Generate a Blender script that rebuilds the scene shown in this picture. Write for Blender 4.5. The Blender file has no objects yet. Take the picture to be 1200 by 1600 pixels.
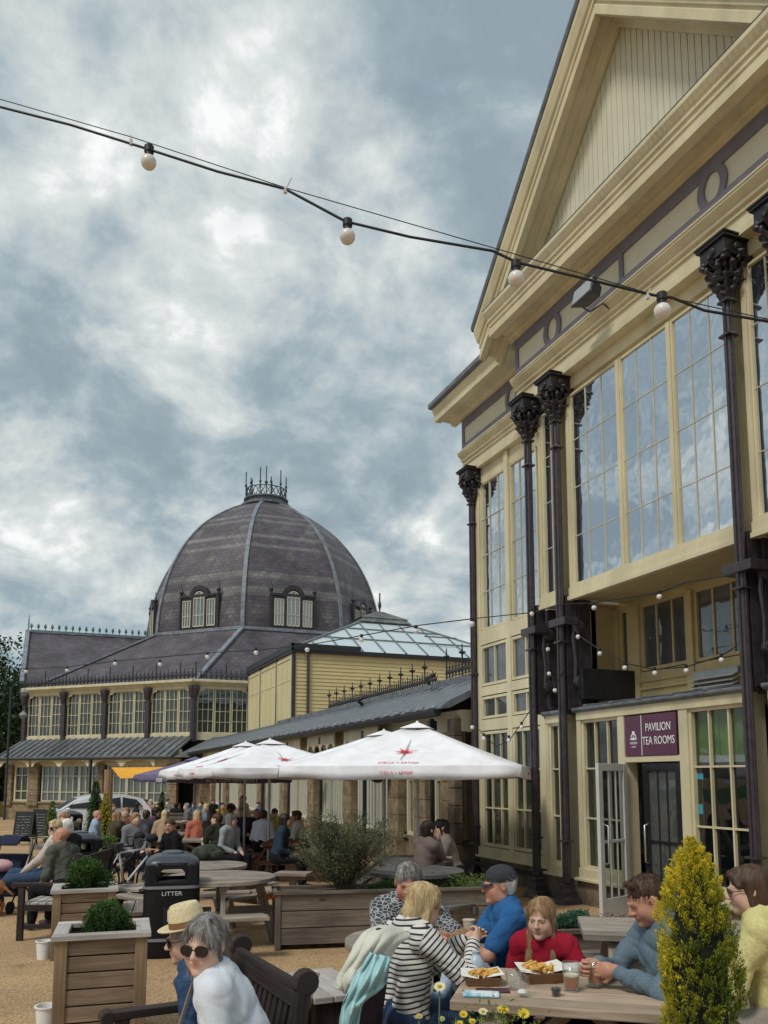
import bpy, math, random
import numpy as np
from mathutils import Vector, Matrix
random.seed(7); RNG=np.random.default_rng(7)
SC=bpy.context.scene
# ---------------- camera, sky, sun, exposure ----------------
F=1300.0; TH=math.radians(6.8); PH=math.radians(21.85); CH=1.95
PX0=600.0; PY0=1215-F*math.tan(TH)
cd=bpy.data.cameras.new('camera'); cam=bpy.data.objects.new('camera',cd); SC.collection.objects.link(cam)
cam.location=(0,0,CH); cam.rotation_euler=(math.pi/2+TH,0,-PH)
cd.sensor_fit='VERTICAL'; cd.sensor_height=36; cd.lens=F/1600*36
cd.shift_y=(PY0-800)/1600; cd.clip_start=.05; cd.clip_end=2000
SC.camera=cam
SC.render.resolution_x=768; SC.render.resolution_y=1024
SC.view_settings.view_transform='Standard'; SC.view_settings.look='None'
SC.view_settings.exposure=0.2; SC.view_settings.gamma=1.0
SUN_EL=math.radians(52); SUN_AZ=math.radians(-118)   # azimuth measured from +Y towards +X
sl=bpy.data.lights.new('sun','SUN'); sl.energy=1.7; sl.angle=math.radians(14); sl.color=(1,.96,.88)
so=bpy.data.objects.new('sun',sl); SC.collection.objects.link(so)
sdir=Vector((math.cos(SUN_EL)*math.sin(SUN_AZ),math.cos(SUN_EL)*math.cos(SUN_AZ),math.sin(SUN_EL)))
so.rotation_euler=sdir.to_track_quat('Z','Y').to_euler()
W=bpy.data.worlds.new('World'); SC.world=W; W.use_nodes=True
nt=W.node_tree; N=nt.nodes; L=nt.links; N.clear()
wo=N.new('ShaderNodeOutputWorld'); bg=N.new('ShaderNodeBackground'); bg.inputs[1].default_value=.1
sky=N.new('ShaderNodeTexSky'); sky.sky_type='NISHITA'; sky.sun_disc=False
sky.sun_elevation=SUN_EL; sky.sun_rotation=SUN_AZ; sky.air_density=1.2; sky.dust_density=2
tc=N.new('ShaderNodeTexCoord')
def wn(t,**k):
    n=N.new('ShaderNode'+t)
    for a,b in k.items(): setattr(n,a,b)
    return n
def wm(op,a,b=None,c=None):
    n=wn('Math',operation=op)
    for i,v in enumerate((a,b,c)):
        if v is None: continue
        if isinstance(v,(int,float)): n.inputs[i].default_value=v
        else: L.new(v,n.inputs[i])
    return n.outputs[0]
sx=wn('SeparateXYZ'); L.new(tc.outputs['Generated'],sx.inputs[0])
zz=wm('ADD',wm('MAXIMUM',sx.outputs[2],0.0),.50)
cx=wn('CombineXYZ'); L.new(wm('DIVIDE',sx.outputs[0],zz),cx.inputs[0]); L.new(wm('DIVIDE',sx.outputs[1],zz),cx.inputs[1])
def noise(scale,det,rough,off,dist=0.0):
    m=wn('Mapping'); m.inputs['Location'].default_value=off; L.new(cx.outputs[0],m.inputs[0])
    n=wn('TexNoise'); n.inputs['Scale'].default_value=scale; n.inputs['Detail'].default_value=det
    n.inputs['Roughness'].default_value=rough; n.inputs['Distortion'].default_value=dist
    L.new(m.outputs[0],n.inputs['Vector']); return n.outputs['Fac']
def ramp(fac,stops):
    r=wn('ValToRGB'); e=r.color_ramp.elements
    while len(e)<len(stops): e.new(.5)
    for el,(p,c) in zip(e,stops): el.position=p; el.color=(*c,1)
    L.new(fac,r.inputs[0]); return r.outputs[0]
big=noise(2.6,3,.5,(7.3,2.2,1.0),.15); fine=noise(16,9,.62,(8.1,4.3,0),.15); mid=noise(5.8,10,.58,(4.4,6.9,.5),.35)
v=wm('ADD',wm('MULTIPLY',big,.60),wm('ADD',wm('MULTIPLY',mid,.80),wm('MULTIPLY',fine,.30)))
v=wm('SUBTRACT',v,.35)
v=wm('ADD',wm('MULTIPLY',v,.86),.07)
cl=ramp(v,[(.38,(2.5,3.2,3.65)),(.44,(2.9,3.65,4.1)),(.495,(3.8,4.5,4.85)),(.56,(5.1,5.6,5.7)),(.62,(6.3,6.7,6.65)),(.67,(8.4,8.5,8.5))])
cov=ramp(noise(1.3,7,.55,(5.2,9.4,2)),[(.56,(0,0,0)),(.70,(1,1,1))])
mx=wn('MixRGB'); L.new(wm('MULTIPLY',cov,.75),mx.inputs[0]); L.new(cl,mx.inputs[1]); 
sk=wn('MixRGB',blend_type='MULTIPLY'); sk.inputs[0].default_value=1; sk.inputs[2].default_value=(.9,.92,.85,1); L.new(sky.outputs[0],sk.inputs[1])
L.new(sk.outputs[0],mx.inputs[2])
L.new(mx.outputs[0],bg.inputs[0]); L.new(bg.outputs[0],wo.inputs[0])

# ---------------- pixel helpers (1200x1600 photo) and terrain ----------------
st_,ct_,sp_,cp_=math.sin(TH),math.cos(TH),math.sin(PH),math.cos(PH)
RV=(cp_,-sp_,0.0); FV=(sp_*ct_,cp_*ct_,st_); UV=(-sp_*st_,-cp_*st_,ct_)
def ray(px,py):
    a=(px-PX0)/F; b=(PY0-py)/F
    return [FV[i]+a*RV[i]+b*UV[i] for i in range(3)]
def zg(y): return .24-.016*y
def at(px,py,h=0.0):                       # point on the terrain raised by h
    d=ray(px,py); t=(.24+h-CH)/(d[2]+.016*d[1]); return Vector((d[0]*t,d[1]*t,CH+d[2]*t))
def atz(px,py,D):
    d=ray(px,py); return Vector((d[0]*D,d[1]*D,CH+d[2]*D))
# ---------------- materials ----------------
MATS={}
def lin(c): return tuple((x/255/12.92 if x/255<=.04045 else ((x/255+.055)/1.055)**2.4) for x in c)
def mat(name,col,rough=.6,var=.12,scale=6.0,bump=.1,spec=.4,metal=0.0,coord='Object',stretch=None,bscale=None,island=0.0,col2=None,ramp_=(.35,.65),attr=None,coat=0.0,trans=0.0):
    if name in MATS: return MATS[name]
    m=bpy.data.materials.new(name); m.use_nodes=True; nt=m.node_tree; N=nt.nodes; L=nt.links
    b=N['Principled BSDF']; b.inputs['Roughness'].default_value=rough; b.inputs['Metallic'].default_value=metal
    b.inputs['Specular IOR Level'].default_value=spec; b.inputs['Coat Weight'].default_value=coat
    tcn=N.new('ShaderNodeTexCoord'); mp=N.new('ShaderNodeMapping')
    L.new(tcn.outputs[coord],mp.inputs[0])
    if stretch: mp.inputs['Scale'].default_value=stretch
    n=N.new('ShaderNodeTexNoise'); n.inputs['Scale'].default_value=scale; n.inputs['Detail'].default_value=7; n.inputs['Roughness'].default_value=.62
    L.new(mp.outputs[0],n.inputs['Vector'])
    r=N.new('ShaderNodeMapRange'); r.inputs[1].default_value=ramp_[0]; r.inputs[2].default_value=ramp_[1]; L.new(n.outputs['Fac'],r.inputs[0])
    mixc=N.new('ShaderNodeMixRGB'); L.new(r.outputs[0],mixc.inputs[0])
    if col2 is None: c1=tuple(max(0,x*(1-var)) for x in col); c2=tuple(min(1,x*(1+var)) for x in col)
    else: c1,c2=col,col2
    mixc.inputs[1].default_value=(*c1,1); mixc.inputs[2].default_value=(*c2,1)
    out=mixc.outputs[0]
    if attr:
        a=N.new('ShaderNodeAttribute'); a.attribute_name=attr
        mm=N.new('ShaderNodeMixRGB'); mm.blend_type='MULTIPLY'; mm.inputs[0].default_value=1
        L.new(out,mm.inputs[1]); L.new(a.outputs['Color'],mm.inputs[2]); out=mm.outputs[0]
    if island:
        g=N.new('ShaderNodeNewGeometry'); mr=N.new('ShaderNodeMapRange'); L.new(g.outputs['Random Per Island'],mr.inputs[0])
        mr.inputs[3].default_value=1-island; mr.inputs[4].default_value=1+island
        vm=N.new('ShaderNodeVectorMath'); vm.operation='SCALE'; L.new(out,vm.inputs[0]); L.new(mr.outputs[0],vm.inputs['Scale']); out=vm.outputs[0]
    L.new(out,b.inputs['Base Color'])
    if bump:
        bp=N.new('ShaderNodeBump'); bp.inputs['Strength'].default_value=bump; bp.inputs['Distance'].default_value=.02
        if bscale:
            n2=N.new('ShaderNodeTexNoise'); n2.inputs['Scale'].default_value=bscale; n2.inputs['Detail'].default_value=5; L.new(mp.outputs[0],n2.inputs['Vector']); L.new(n2.outputs['Fac'],bp.inputs['Height'])
        else: L.new(n.outputs['Fac'],bp.inputs['Height'])
        L.new(bp.outputs[0],b.inputs['Normal'])
    if trans: b.inputs['Subsurface Weight'].default_value=trans; b.inputs['Subsurface Radius'].default_value=(.012,.006,.004)
    MATS[name]=m; return m
def glassmat(name,dark=(.02,.03,.035),refl=.25,see=0.0,rough=.02,wav=.02,tint=(.8,.86,.84)):
    if name in MATS: return MATS[name]
    m=bpy.data.materials.new(name); m.use_nodes=True; nt=m.node_tree; N=nt.nodes; L=nt.links; N.clear()
    o=N.new('ShaderNodeOutputMaterial'); gl=N.new('ShaderNodeBsdfGlossy'); gl.inputs['Roughness'].default_value=rough
    gl.inputs['Color'].default_value=(.93,.96,1,1)
    df=N.new('ShaderNodeBsdfDiffuse'); df.inputs[0].default_value=(*dark,1); tr=N.new('ShaderNodeBsdfTransparent'); tr.inputs[0].default_value=(*tint,1)
    m1=N.new('ShaderNodeMixShader'); m1.inputs[0].default_value=see; L.new(df.outputs[0],m1.inputs[1]); L.new(tr.outputs[0],m1.inputs[2])
    fr=N.new('ShaderNodeLayerWeight'); fr.inputs[0].default_value=.5; pw=N.new('ShaderNodeMath'); pw.operation='POWER'; pw.inputs[1].default_value=4; L.new(fr.outputs['Facing'],pw.inputs[0])
    ad=N.new('ShaderNodeMath'); ad.operation='MULTIPLY_ADD'; ad.inputs[1].default_value=.75; ad.inputs[2].default_value=refl; ad.use_clamp=True; L.new(pw.outputs[0],ad.inputs[0])
    m2=N.new('ShaderNodeMixShader'); L.new(ad.outputs[0],m2.inputs[0]); L.new(m1.outputs[0],m2.inputs[1]); L.new(gl.outputs[0],m2.inputs[2])
    tcn=N.new('ShaderNodeTexCoord'); n=N.new('ShaderNodeTexNoise'); n.inputs['Scale'].default_value=2.2; L.new(tcn.outputs['Object'],n.inputs['Vector'])
    bp=N.new('ShaderNodeBump'); bp.inputs['Strength'].default_value=wav*5; bp.inputs['Distance'].default_value=.05; L.new(n.outputs['Fac'],bp.inputs['Height'])
    L.new(bp.outputs[0],gl.inputs['Normal']); L.new(m2.outputs[0],o.inputs[0]); MATS[name]=m; return m
CREAM=mat('cream_paint',(.60,.54,.36),.55,.13,2.2,.08,stretch=(1,1,.35))
CREAMB=mat('cream_board',(.60,.56,.42),.6,.10,2.0,.06,stretch=(1,1,.2))
PALE=mat('pale_cream_paint',(.62,.60,.47),.6,.05,2,.04)
TIMBERC=mat('ochre_paint',(.50,.40,.20),.6,.1,3,.05)
MAUVE=mat('mauve_paint',(.175,.165,.205),.6,.1,4,.08)
IRON=mat('aubergine_iron',(.042,.032,.040),.38,.3,9,.25,.6)
BLACK=mat('black_paint',(.012,.013,.016),.4,.3,8,.1,.5)
IRONC=mat('capital_iron',(.022,.017,.022),.42,.3,9,.25,.5)
UBAR=mat('grey_glazing_bar',(.50,.47,.37),.6,.08,3,.03)
LEAD=mat('lead_sheet',(.13,.145,.165),.5,.35,5,.3,.5)
WHITE=mat('white_paint',(.8,.8,.78),.45,.04,4,.03)
STONE=mat('sandstone',(.24,.185,.115),.9,.35,3.5,.4,.2,bscale=30)
STONED=mat('weathered_sandstone',(.17,.135,.10),.9,.4,2.5,.4,.2,bscale=25)
def slatemat(name,c1,c2,sx_,sy_):
    m=bpy.data.materials.new(name); m.use_nodes=True; nt=m.node_tree; N=nt.nodes; L=nt.links; b=N['Principled BSDF']; b.inputs['Roughness'].default_value=.55
    tcn=N.new('ShaderNodeTexCoord'); mp=N.new('ShaderNodeMapping'); mp.inputs['Scale'].default_value=(sx_,sy_,1); L.new(tcn.outputs['UV'],mp.inputs[0])
    br=N.new('ShaderNodeTexBrick'); br.inputs['Scale'].default_value=1; br.inputs['Mortar Size'].default_value=.03; br.inputs['Mortar Smooth'].default_value=.4; br.inputs['Bias'].default_value=0
    br.inputs['Color1'].default_value=(*c1,1); br.inputs['Color2'].default_value=(*c2,1); br.inputs['Mortar'].default_value=(c1[0]*.35,c1[1]*.35,c1[2]*.35,1)
    br.inputs['Brick Width'].default_value=1; br.inputs['Row Height'].default_value=.7; L.new(mp.outputs[0],br.inputs['Vector'])
    n=N.new('ShaderNodeTexNoise'); n.inputs['Scale'].default_value=.6; n.inputs['Detail'].default_value=6; L.new(tcn.outputs['Object'],n.inputs['Vector'])
    mr=N.new('ShaderNodeMapRange'); mr.inputs[1].default_value=.3; mr.inputs[2].default_value=.7; mr.inputs[3].default_value=.65; mr.inputs[4].default_value=1.4; L.new(n.outputs['Fac'],mr.inputs[0])
    vm=N.new('ShaderNodeVectorMath'); vm.operation='SCALE'; L.new(br.outputs[0],vm.inputs[0]); L.new(mr.outputs[0],vm.inputs['Scale'])
    a=N.new('ShaderNodeAttribute'); a.attribute_name='tint'; mm=N.new('ShaderNodeMixRGB'); L.new(a.outputs['Fac'],mm.inputs[0]); L.new(vm.outputs[0],mm.inputs[1])
    gm=N.new('ShaderNodeVectorMath'); gm.operation='MULTIPLY'; L.new(vm.outputs[0],gm.inputs[0]); gm.inputs[1].default_value=(1.9,2.15,1.7)
    L.new(gm.outputs[0],mm.inputs[2]); L.new(mm.outputs[0],b.inputs['Base Color'])
    bp=N.new('ShaderNodeBump'); bp.inputs['Strength'].default_value=.5; bp.inputs['Distance'].default_value=.02; L.new(br.outputs['Fac'],bp.inputs['Height']); bp.invert=True; L.new(bp.outputs[0],b.inputs['Normal'])
    MATS[name]=m; return m
SLATE=slatemat('purple_slate',(.068,.058,.070),(.108,.093,.110),2.6,2.8)
SLATEG=slatemat('grey_slate',(.11,.115,.12),(.16,.165,.165),2.0,2.2)
def woodmat(name,c1,c2,gs=1.0,knots=True,rough=.8,bump=.25,isl=.22):
    if name in MATS: return MATS[name]
    m=bpy.data.materials.new(name); m.use_nodes=True; nt=m.node_tree; N=nt.nodes; L=nt.links; b=N['Principled BSDF']; b.inputs['Roughness'].default_value=rough; b.inputs['Specular IOR Level'].default_value=.25
    tcn=N.new('ShaderNodeTexCoord'); g=N.new('ShaderNodeNewGeometry')
    off=N.new('ShaderNodeVectorMath'); off.operation='SCALE'; off.inputs[0].default_value=(17,31,7); L.new(g.outputs['Random Per Island'],off.inputs['Scale'])
    ad=N.new('ShaderNodeVectorMath'); L.new(tcn.outputs['UV'],ad.inputs[0]); L.new(off.outputs[0],ad.inputs[1])
    mp=N.new('ShaderNodeMapping'); mp.inputs['Scale'].default_value=(1.4*gs,26*gs,1); L.new(ad.outputs[0],mp.inputs[0])
    n=N.new('ShaderNodeTexNoise'); n.inputs['Scale'].default_value=1.6; n.inputs['Detail'].default_value=8; n.inputs['Roughness'].default_value=.65; n.inputs['Distortion'].default_value=.5; L.new(mp.outputs[0],n.inputs['Vector'])
    mr=N.new('ShaderNodeMapRange'); mr.inputs[1].default_value=.3; mr.inputs[2].default_value=.7; L.new(n.outputs['Fac'],mr.inputs[0])
    mx=N.new('ShaderNodeMixRGB'); mx.inputs[1].default_value=(*c1,1); mx.inputs[2].default_value=(*c2,1); L.new(mr.outputs[0],mx.inputs[0]); out=mx.outputs[0]
    n3=N.new('ShaderNodeTexNoise'); n3.inputs['Scale'].default_value=1.8; n3.inputs['Detail'].default_value=4; L.new(ad.outputs[0],n3.inputs['Vector'])
    m3=N.new('ShaderNodeMapRange'); m3.inputs[1].default_value=.3; m3.inputs[2].default_value=.7; m3.inputs[3].default_value=.72; m3.inputs[4].default_value=1.25; L.new(n3.outputs['Fac'],m3.inputs[0])
    s3=N.new('ShaderNodeVectorMath'); s3.operation='SCALE'; L.new(out,s3.inputs[0]); L.new(m3.outputs[0],s3.inputs['Scale']); out=s3.outputs[0]
    if knots:
        vo=N.new('ShaderNodeTexVoronoi'); vo.inputs['Scale'].default_value=1; mk=N.new('ShaderNodeMapping'); mk.inputs['Scale'].default_value=(2.6,6.5,1); L.new(ad.outputs[0],mk.inputs[0]); L.new(mk.outputs[0],vo.inputs['Vector'])
        kr=N.new('ShaderNodeMapRange'); kr.inputs[1].default_value=.05; kr.inputs[2].default_value=.16; kr.inputs[3].default_value=.75; kr.inputs[4].default_value=0; L.new(vo.outputs['Distance'],kr.inputs[0])
        mk2=N.new('ShaderNodeMixRGB'); L.new(kr.outputs[0],mk2.inputs[0]); L.new(out,mk2.inputs[1]); mk2.inputs[2].default_value=(c1[0]*.35,c1[1]*.3,c1[2]*.25,1); out=mk2.outputs[0]
    r=N.new('ShaderNodeMapRange'); r.inputs[3].default_value=1-isl; r.inputs[4].default_value=1+isl; L.new(g.outputs['Random Per Island'],r.inputs[0])
    s=N.new('ShaderNodeVectorMath'); s.operation='SCALE'; L.new(out,s.inputs[0]); L.new(r.outputs[0],s.inputs['Scale']); L.new(s.outputs[0],b.inputs['Base Color'])
    bp=N.new('ShaderNodeBump'); bp.inputs['Strength'].default_value=bump; bp.inputs['Distance'].default_value=.006; L.new(n.outputs['Fac'],bp.inputs['Height']); L.new(bp.outputs[0],b.inputs['Normal'])
    MATS[name]=m; return m
WPLANT=woodmat('planter_wood',(.15,.10,.068),(.30,.22,.155))
WPLANTG=woodmat('grey_planter_wood',(.10,.08,.062),(.21,.175,.14))
WFRAME=woodmat('planter_frame_wood',(.19,.125,.075),(.31,.22,.14),knots=False)
WTRIM=woodmat('silvered_wood',(.34,.31,.28),(.52,.49,.46),knots=False)
WTABLE=woodmat('weathered_table_wood',(.17,.14,.115),(.40,.35,.30),knots=False)
WTAN=woodmat('tan_table_wood',(.28,.20,.14),(.50,.40,.30))
WGREY=woodmat('grey_table_wood',(.07,.068,.065),(.17,.165,.16),knots=False)
WDARK=woodmat('dark_bench_wood',(.022,.017,.016),(.065,.05,.046),knots=False)
WRED=woodmat('red_brown_wood',(.10,.05,.035),(.22,.12,.085),knots=False)
GU=glassmat('upper_window_glass',(.06,.075,.085),.74,0,wav=.03)
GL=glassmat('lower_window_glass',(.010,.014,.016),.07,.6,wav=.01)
GF=glassmat('far_window_glass',(.03,.045,.045),.10,0)
GW=glassmat('wing_window_glass',(.075,.08,.08),.14,0)
# ---------------- mesh building ----------------
OFF={}
def link(o): SC.collection.objects.link(o)
def tag(o,label=None,cat=None,group=None,kind=None):
    if label: o['label']=label
    if cat: o['category']=cat
    if group: o['group']=group
    if kind: o['kind']=kind
    return o
def empty(name,loc=(0,0,0),rz=0.0,label=None,cat=None,group=None,world=False):
    o=bpy.data.objects.new(name,None); o.empty_display_size=.2; link(o); o.location=loc; o.rotation_euler=(0,0,rz)
    tag(o,label,cat,group)
    if world: OFF[o.name]=Vector(loc)
    return o
def copy_tree(o,parent=None):
    c=o.copy(); link(c)
    if parent: c.parent=parent
    for ch in [x for x in o.children]: copy_tree(ch,c)
    return c
def place(o,loc,rz=0,label=None,s=1,group=None):
    o.location=loc; o.rotation_euler=(0,0,rz); o.scale=(s,s,s)
    if label: o['label']=label
    if group: o['group']=group
    return o
class Fr:                                    # a wall frame: u along, v up, n outward
    def __init__(s,O,U,V,N_=None):
        s.O=Vector(O); s.U=Vector(U).normalized(); s.V=Vector(V).normalized(); s.N=Vector(N_).normalized() if N_ is not None else s.U.cross(s.V)
    def p(s,u,v,n=0): return s.O+s.U*u+s.V*v+s.N*n
WORLD=Fr((0,0,0),(1,0,0),(0,1,0),(0,0,1))
class MB:
    def __init__(s): s.v=[]; s.f=[]; s.uv=[]
    def poly(s,pts,uv=None):
        i=len(s.v); s.v+= [tuple(p) for p in pts]; s.f.append(tuple(range(i,i+len(pts)))); s.uv.append(uv or [(0,0)]*len(pts)); return s
    def boxc(s,P,dims=None):                # 8 corners: 0-3 bottom, 4-7 top
        i=len(s.v); s.v+=[tuple(p) for p in P]; P=[Vector(p) for p in P]
        ex=(P[1]-P[0]).length; ey=(P[3]-P[0]).length; ez=(P[4]-P[0]).length
        c=[(0,0,0),(ex,0,0),(ex,ey,0),(0,ey,0),(0,0,ez),(ex,0,ez),(ex,ey,ez),(0,ey,ez)]
        o=sorted(range(3),key=lambda a:-(ex,ey,ez)[a])
        for q in ((0,3,2,1),(4,5,6,7),(0,1,5,4),(1,2,6,5),(2,3,7,6),(3,0,4,7)):
            s.f.append(tuple(i+k for k in q)); 
            ax=[a for a in o if max(c[k][a] for k in q)-min(c[k][a] for k in q)>1e-9]
            if len(ax)<2: ax=[0,1]
            sh=(q[0]+q[2])*.13
            s.uv.append([(c[k][ax[0]],c[k][ax[1]]+sh) for k in q])
        return s
    def box(s,x0,x1,y0,y1,z0,z1,fr=WORLD):
        return s.boxc([fr.p(x0,y0,z0),fr.p(x1,y0,z0),fr.p(x1,y1,z0),fr.p(x0,y1,z0),fr.p(x0,y0,z1),fr.p(x1,y0,z1),fr.p(x1,y1,z1),fr.p(x0,y1,z1)])
    def bar(s,a,b,w,h,up=(0,0,1)):          # box beam between points
        a=Vector(a);b=Vector(b); d=(b-a).normalized(); upv=Vector(up)
        if abs(d.dot(upv))>.98: upv=Vector((0,1,0))
        sd=d.cross(upv).normalized()*w/2; u=sd.cross(d).normalized()*h/2
        return s.boxc([a-sd-u,b-sd-u,b+sd-u,a+sd-u,a-sd+u,b-sd+u,b+sd+u,a+sd+u])
    def tube(s,pts,r,n=8,closed=False,caps=True,r2=None):
        pts=[Vector(p) for p in pts]; m=len(pts); i0=len(s.v); prev=None
        for k,p in enumerate(pts):
            a=pts[k-1] if (k or closed) else p; b=pts[(k+1)%m] if (k<m-1 or closed) else p
            d=(b-a).normalized()
            if prev is None: prev=d.orthogonal().normalized()
            x=(prev-d*prev.dot(d)); x=x.normalized() if x.length>1e-6 else d.orthogonal().normalized(); prev=x; y=d.cross(x)
            rr=r[k] if isinstance(r,(list,tuple)) else (r if r2 is None else r+(r2-r)*k/(m-1))
            for j in range(n):
                t=2*math.pi*j/n; s.v.append(tuple(p+x*math.cos(t)*rr+y*math.sin(t)*rr))
        for k in range(m if closed else m-1):
            for j in range(n):
                a=i0+k*n+j; b=i0+k*n+(j+1)%n; c=i0+((k+1)%m)*n+(j+1)%n; d=i0+((k+1)%m)*n+j
                s.f.append((a,b,c,d)); s.uv.append([(0,0)]*4)
        if caps and not closed:
            s.f.append(tuple(i0+j for j in range(n))[::-1]); s.uv.append([(0,0)]*n)
            s.f.append(tuple(i0+(m-1)*n+j for j in range(n))); s.uv.append([(0,0)]*n)
        return s
    def lathe(s,prof,c=(0,0,0),n=16,fr=None,a0=0,caps=True):
        c=Vector(c); X,Y,Z=(Vector((1,0,0)),Vector((0,1,0)),Vector((0,0,1))) if fr is None else fr
        i0=len(s.v)
        for r,z in prof:
            for j in range(n):
                t=a0+2*math.pi*j/n; s.v.append(tuple(c+X*math.cos(t)*r+Y*math.sin(t)*r+Z*z))
        for k in range(len(prof)-1):
            for j in range(n):
                a=i0+k*n+j; b=i0+k*n+(j+1)%n
                s.f.append((a,b,b+n,a+n)); w=2*math.pi/n
                s.uv.append([(j*w*2,prof[k][1]),((j+1)*w*2,prof[k][1]),((j+1)*w*2,prof[k+1][1]),(j*w*2,prof[k+1][1])])
        if caps:
            s.f.append(tuple(i0+j for j in range(n))[::-1]); s.uv.append([(0,0)]*n); e=i0+(len(prof)-1)*n
            s.f.append(tuple(e+j for j in range(n))); s.uv.append([(0,0)]*n)
        return s
    def sphere(s,c,r,n=12,sc=(1,1,1)):
        m=max(5,n//2+1); c=Vector(c); i0=len(s.v)
        for k in range(m):
            p=math.pi*(k+.0)/(m-1)
            for j in range(n):
                t=2*math.pi*j/n; q=max(1e-4,math.sin(p)); s.v.append((c.x+r*sc[0]*q*math.cos(t),c.y+r*sc[1]*q*math.sin(t),c.z-r*sc[2]*math.cos(p)))
        for k in range(m-1):
            for j in range(n):
                a=i0+k*n+j;b=i0+k*n+(j+1)%n; s.f.append((a,b,b+n,a+n)); s.uv.append([(0,0)]*4)
        return s
    def prism(s,poly,A,B):                  # poly mapped by A and B (functions of (a,b) -> point)
        n=len(poly); i=len(s.v); s.v+=[tuple(A(*p)) for p in poly]+[tuple(B(*p)) for p in poly]
        s.f.append(tuple(range(i,i+n))[::-1]); s.uv.append([(p[0],p[1]) for p in poly][::-1]); s.f.append(tuple(range(i+n,i+2*n))); s.uv.append([(p[0],p[1]) for p in poly])
        Ln=(Vector(s.v[i])-Vector(s.v[i+n])).length; t=0
        for k in range(n):
            k2=(k+1)%n; e=math.dist(poly[k],poly[k2])
            s.f.append((i+k,i+k2,i+n+k2,i+n+k)); s.uv.append([(0,t),(0,t+e),(Ln,t+e),(Ln,t)]); t+=e
        return s
    def sweep(s,prof,fr,u0,u1,dv0=0,dv1=0): # prof in (n,v)
        return s.prism(prof,lambda a,b:fr.p(u0,b+dv0,a),lambda a,b:fr.p(u1,b+dv1,a))
    def build(s,name,m,parent=None,smooth=False,bevel=0,off=None):
        off=off if off is not None else (OFF.get(parent.name,Vector()) if parent is not None else Vector())
        me=bpy.data.meshes.new(name); V=[(x-off[0],y-off[1],z-off[2]) for x,y,z in s.v]
        me.from_pydata(V,[],s.f); ul=me.uv_layers.new(name='UVMap')
        flat=[c for f in s.uv for q in f for c in q]
        if len(flat)==2*len(me.loops): ul.data.foreach_set('uv',flat)
        if smooth: me.polygons.foreach_set('use_smooth',[True]*len(me.polygons))
        me.materials.append(m); me.validate(); me.update()
        o=bpy.data.objects.new(name,me); link(o)
        if parent is not None:
            o.parent=parent; OFF[o.name]=off
        if bevel:
            b=o.modifiers.new('bevel','BEVEL'); b.width=bevel; b.segments=2; b.limit_method='ANGLE'; b.angle_limit=math.radians(40)
        if smooth==2: 
            me.polygons.foreach_set('use_smooth',[True]*len(me.polygons)); me.set_sharp_from_angle(angle=math.radians(35))
        return o
def npmesh(name,V,Fq,m,parent=None,smooth=True,attrs=None,mats=None):
    me=bpy.data.meshes.new(name); V=np.asarray(V,np.float32); Fq=np.asarray(Fq,np.int32); k=Fq.shape[1]
    me.vertices.add(len(V)); me.vertices.foreach_set('co',V.ravel()); me.loops.add(Fq.size); me.loops.foreach_set('vertex_index',Fq.ravel())
    me.polygons.add(len(Fq)); me.polygons.foreach_set('loop_start',np.arange(0,Fq.size,k,dtype=np.int32)); me.polygons.foreach_set('loop_total',np.full(len(Fq),k,np.int32))
    me.polygons.foreach_set('use_smooth',np.full(len(Fq),bool(smooth)))
    me.update(calc_edges=True)
    if attrs:
        for an,(ty,arr) in attrs.items():
            if ty=='C': a=me.color_attributes.new(an,'FLOAT_COLOR','POINT'); a.data.foreach_set('color',np.asarray(arr,np.float32).ravel())
            else: a=me.attributes.new(an,'FLOAT','POINT'); a.data.foreach_set('value',np.asarray(arr,np.float32).ravel())
    me.materials.append(m); o=bpy.data.objects.new(name,me); link(o)
    if parent is not None: o.parent=parent; OFF[o.name]=OFF.get(parent.name,Vector())
    return o
def text(name,body,m,parent,size,M,ext=.002,align='CENTER',sx=1.0):
    cu=bpy.data.curves.new('t','FONT'); cu.body=body; cu.size=size; cu.extrude=ext; cu.align_x=align; cu.align_y='CENTER'; cu.resolution_u=3
    t=bpy.data.objects.new('t',cu); link(t); dg=bpy.context.evaluated_depsgraph_get(); me=bpy.data.meshes.new_from_object(t.evaluated_get(dg))
    bpy.data.objects.remove(t); bpy.data.curves.remove(cu)
    if sx!=1: me.transform(Matrix.Diagonal((sx,1,1,1)))
    me.transform(M); me.materials.clear(); me.materials.append(m); me.name=name
    o=bpy.data.objects.new(name,me); link(o)
    if parent is not None: o.parent=parent
    return o
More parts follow.
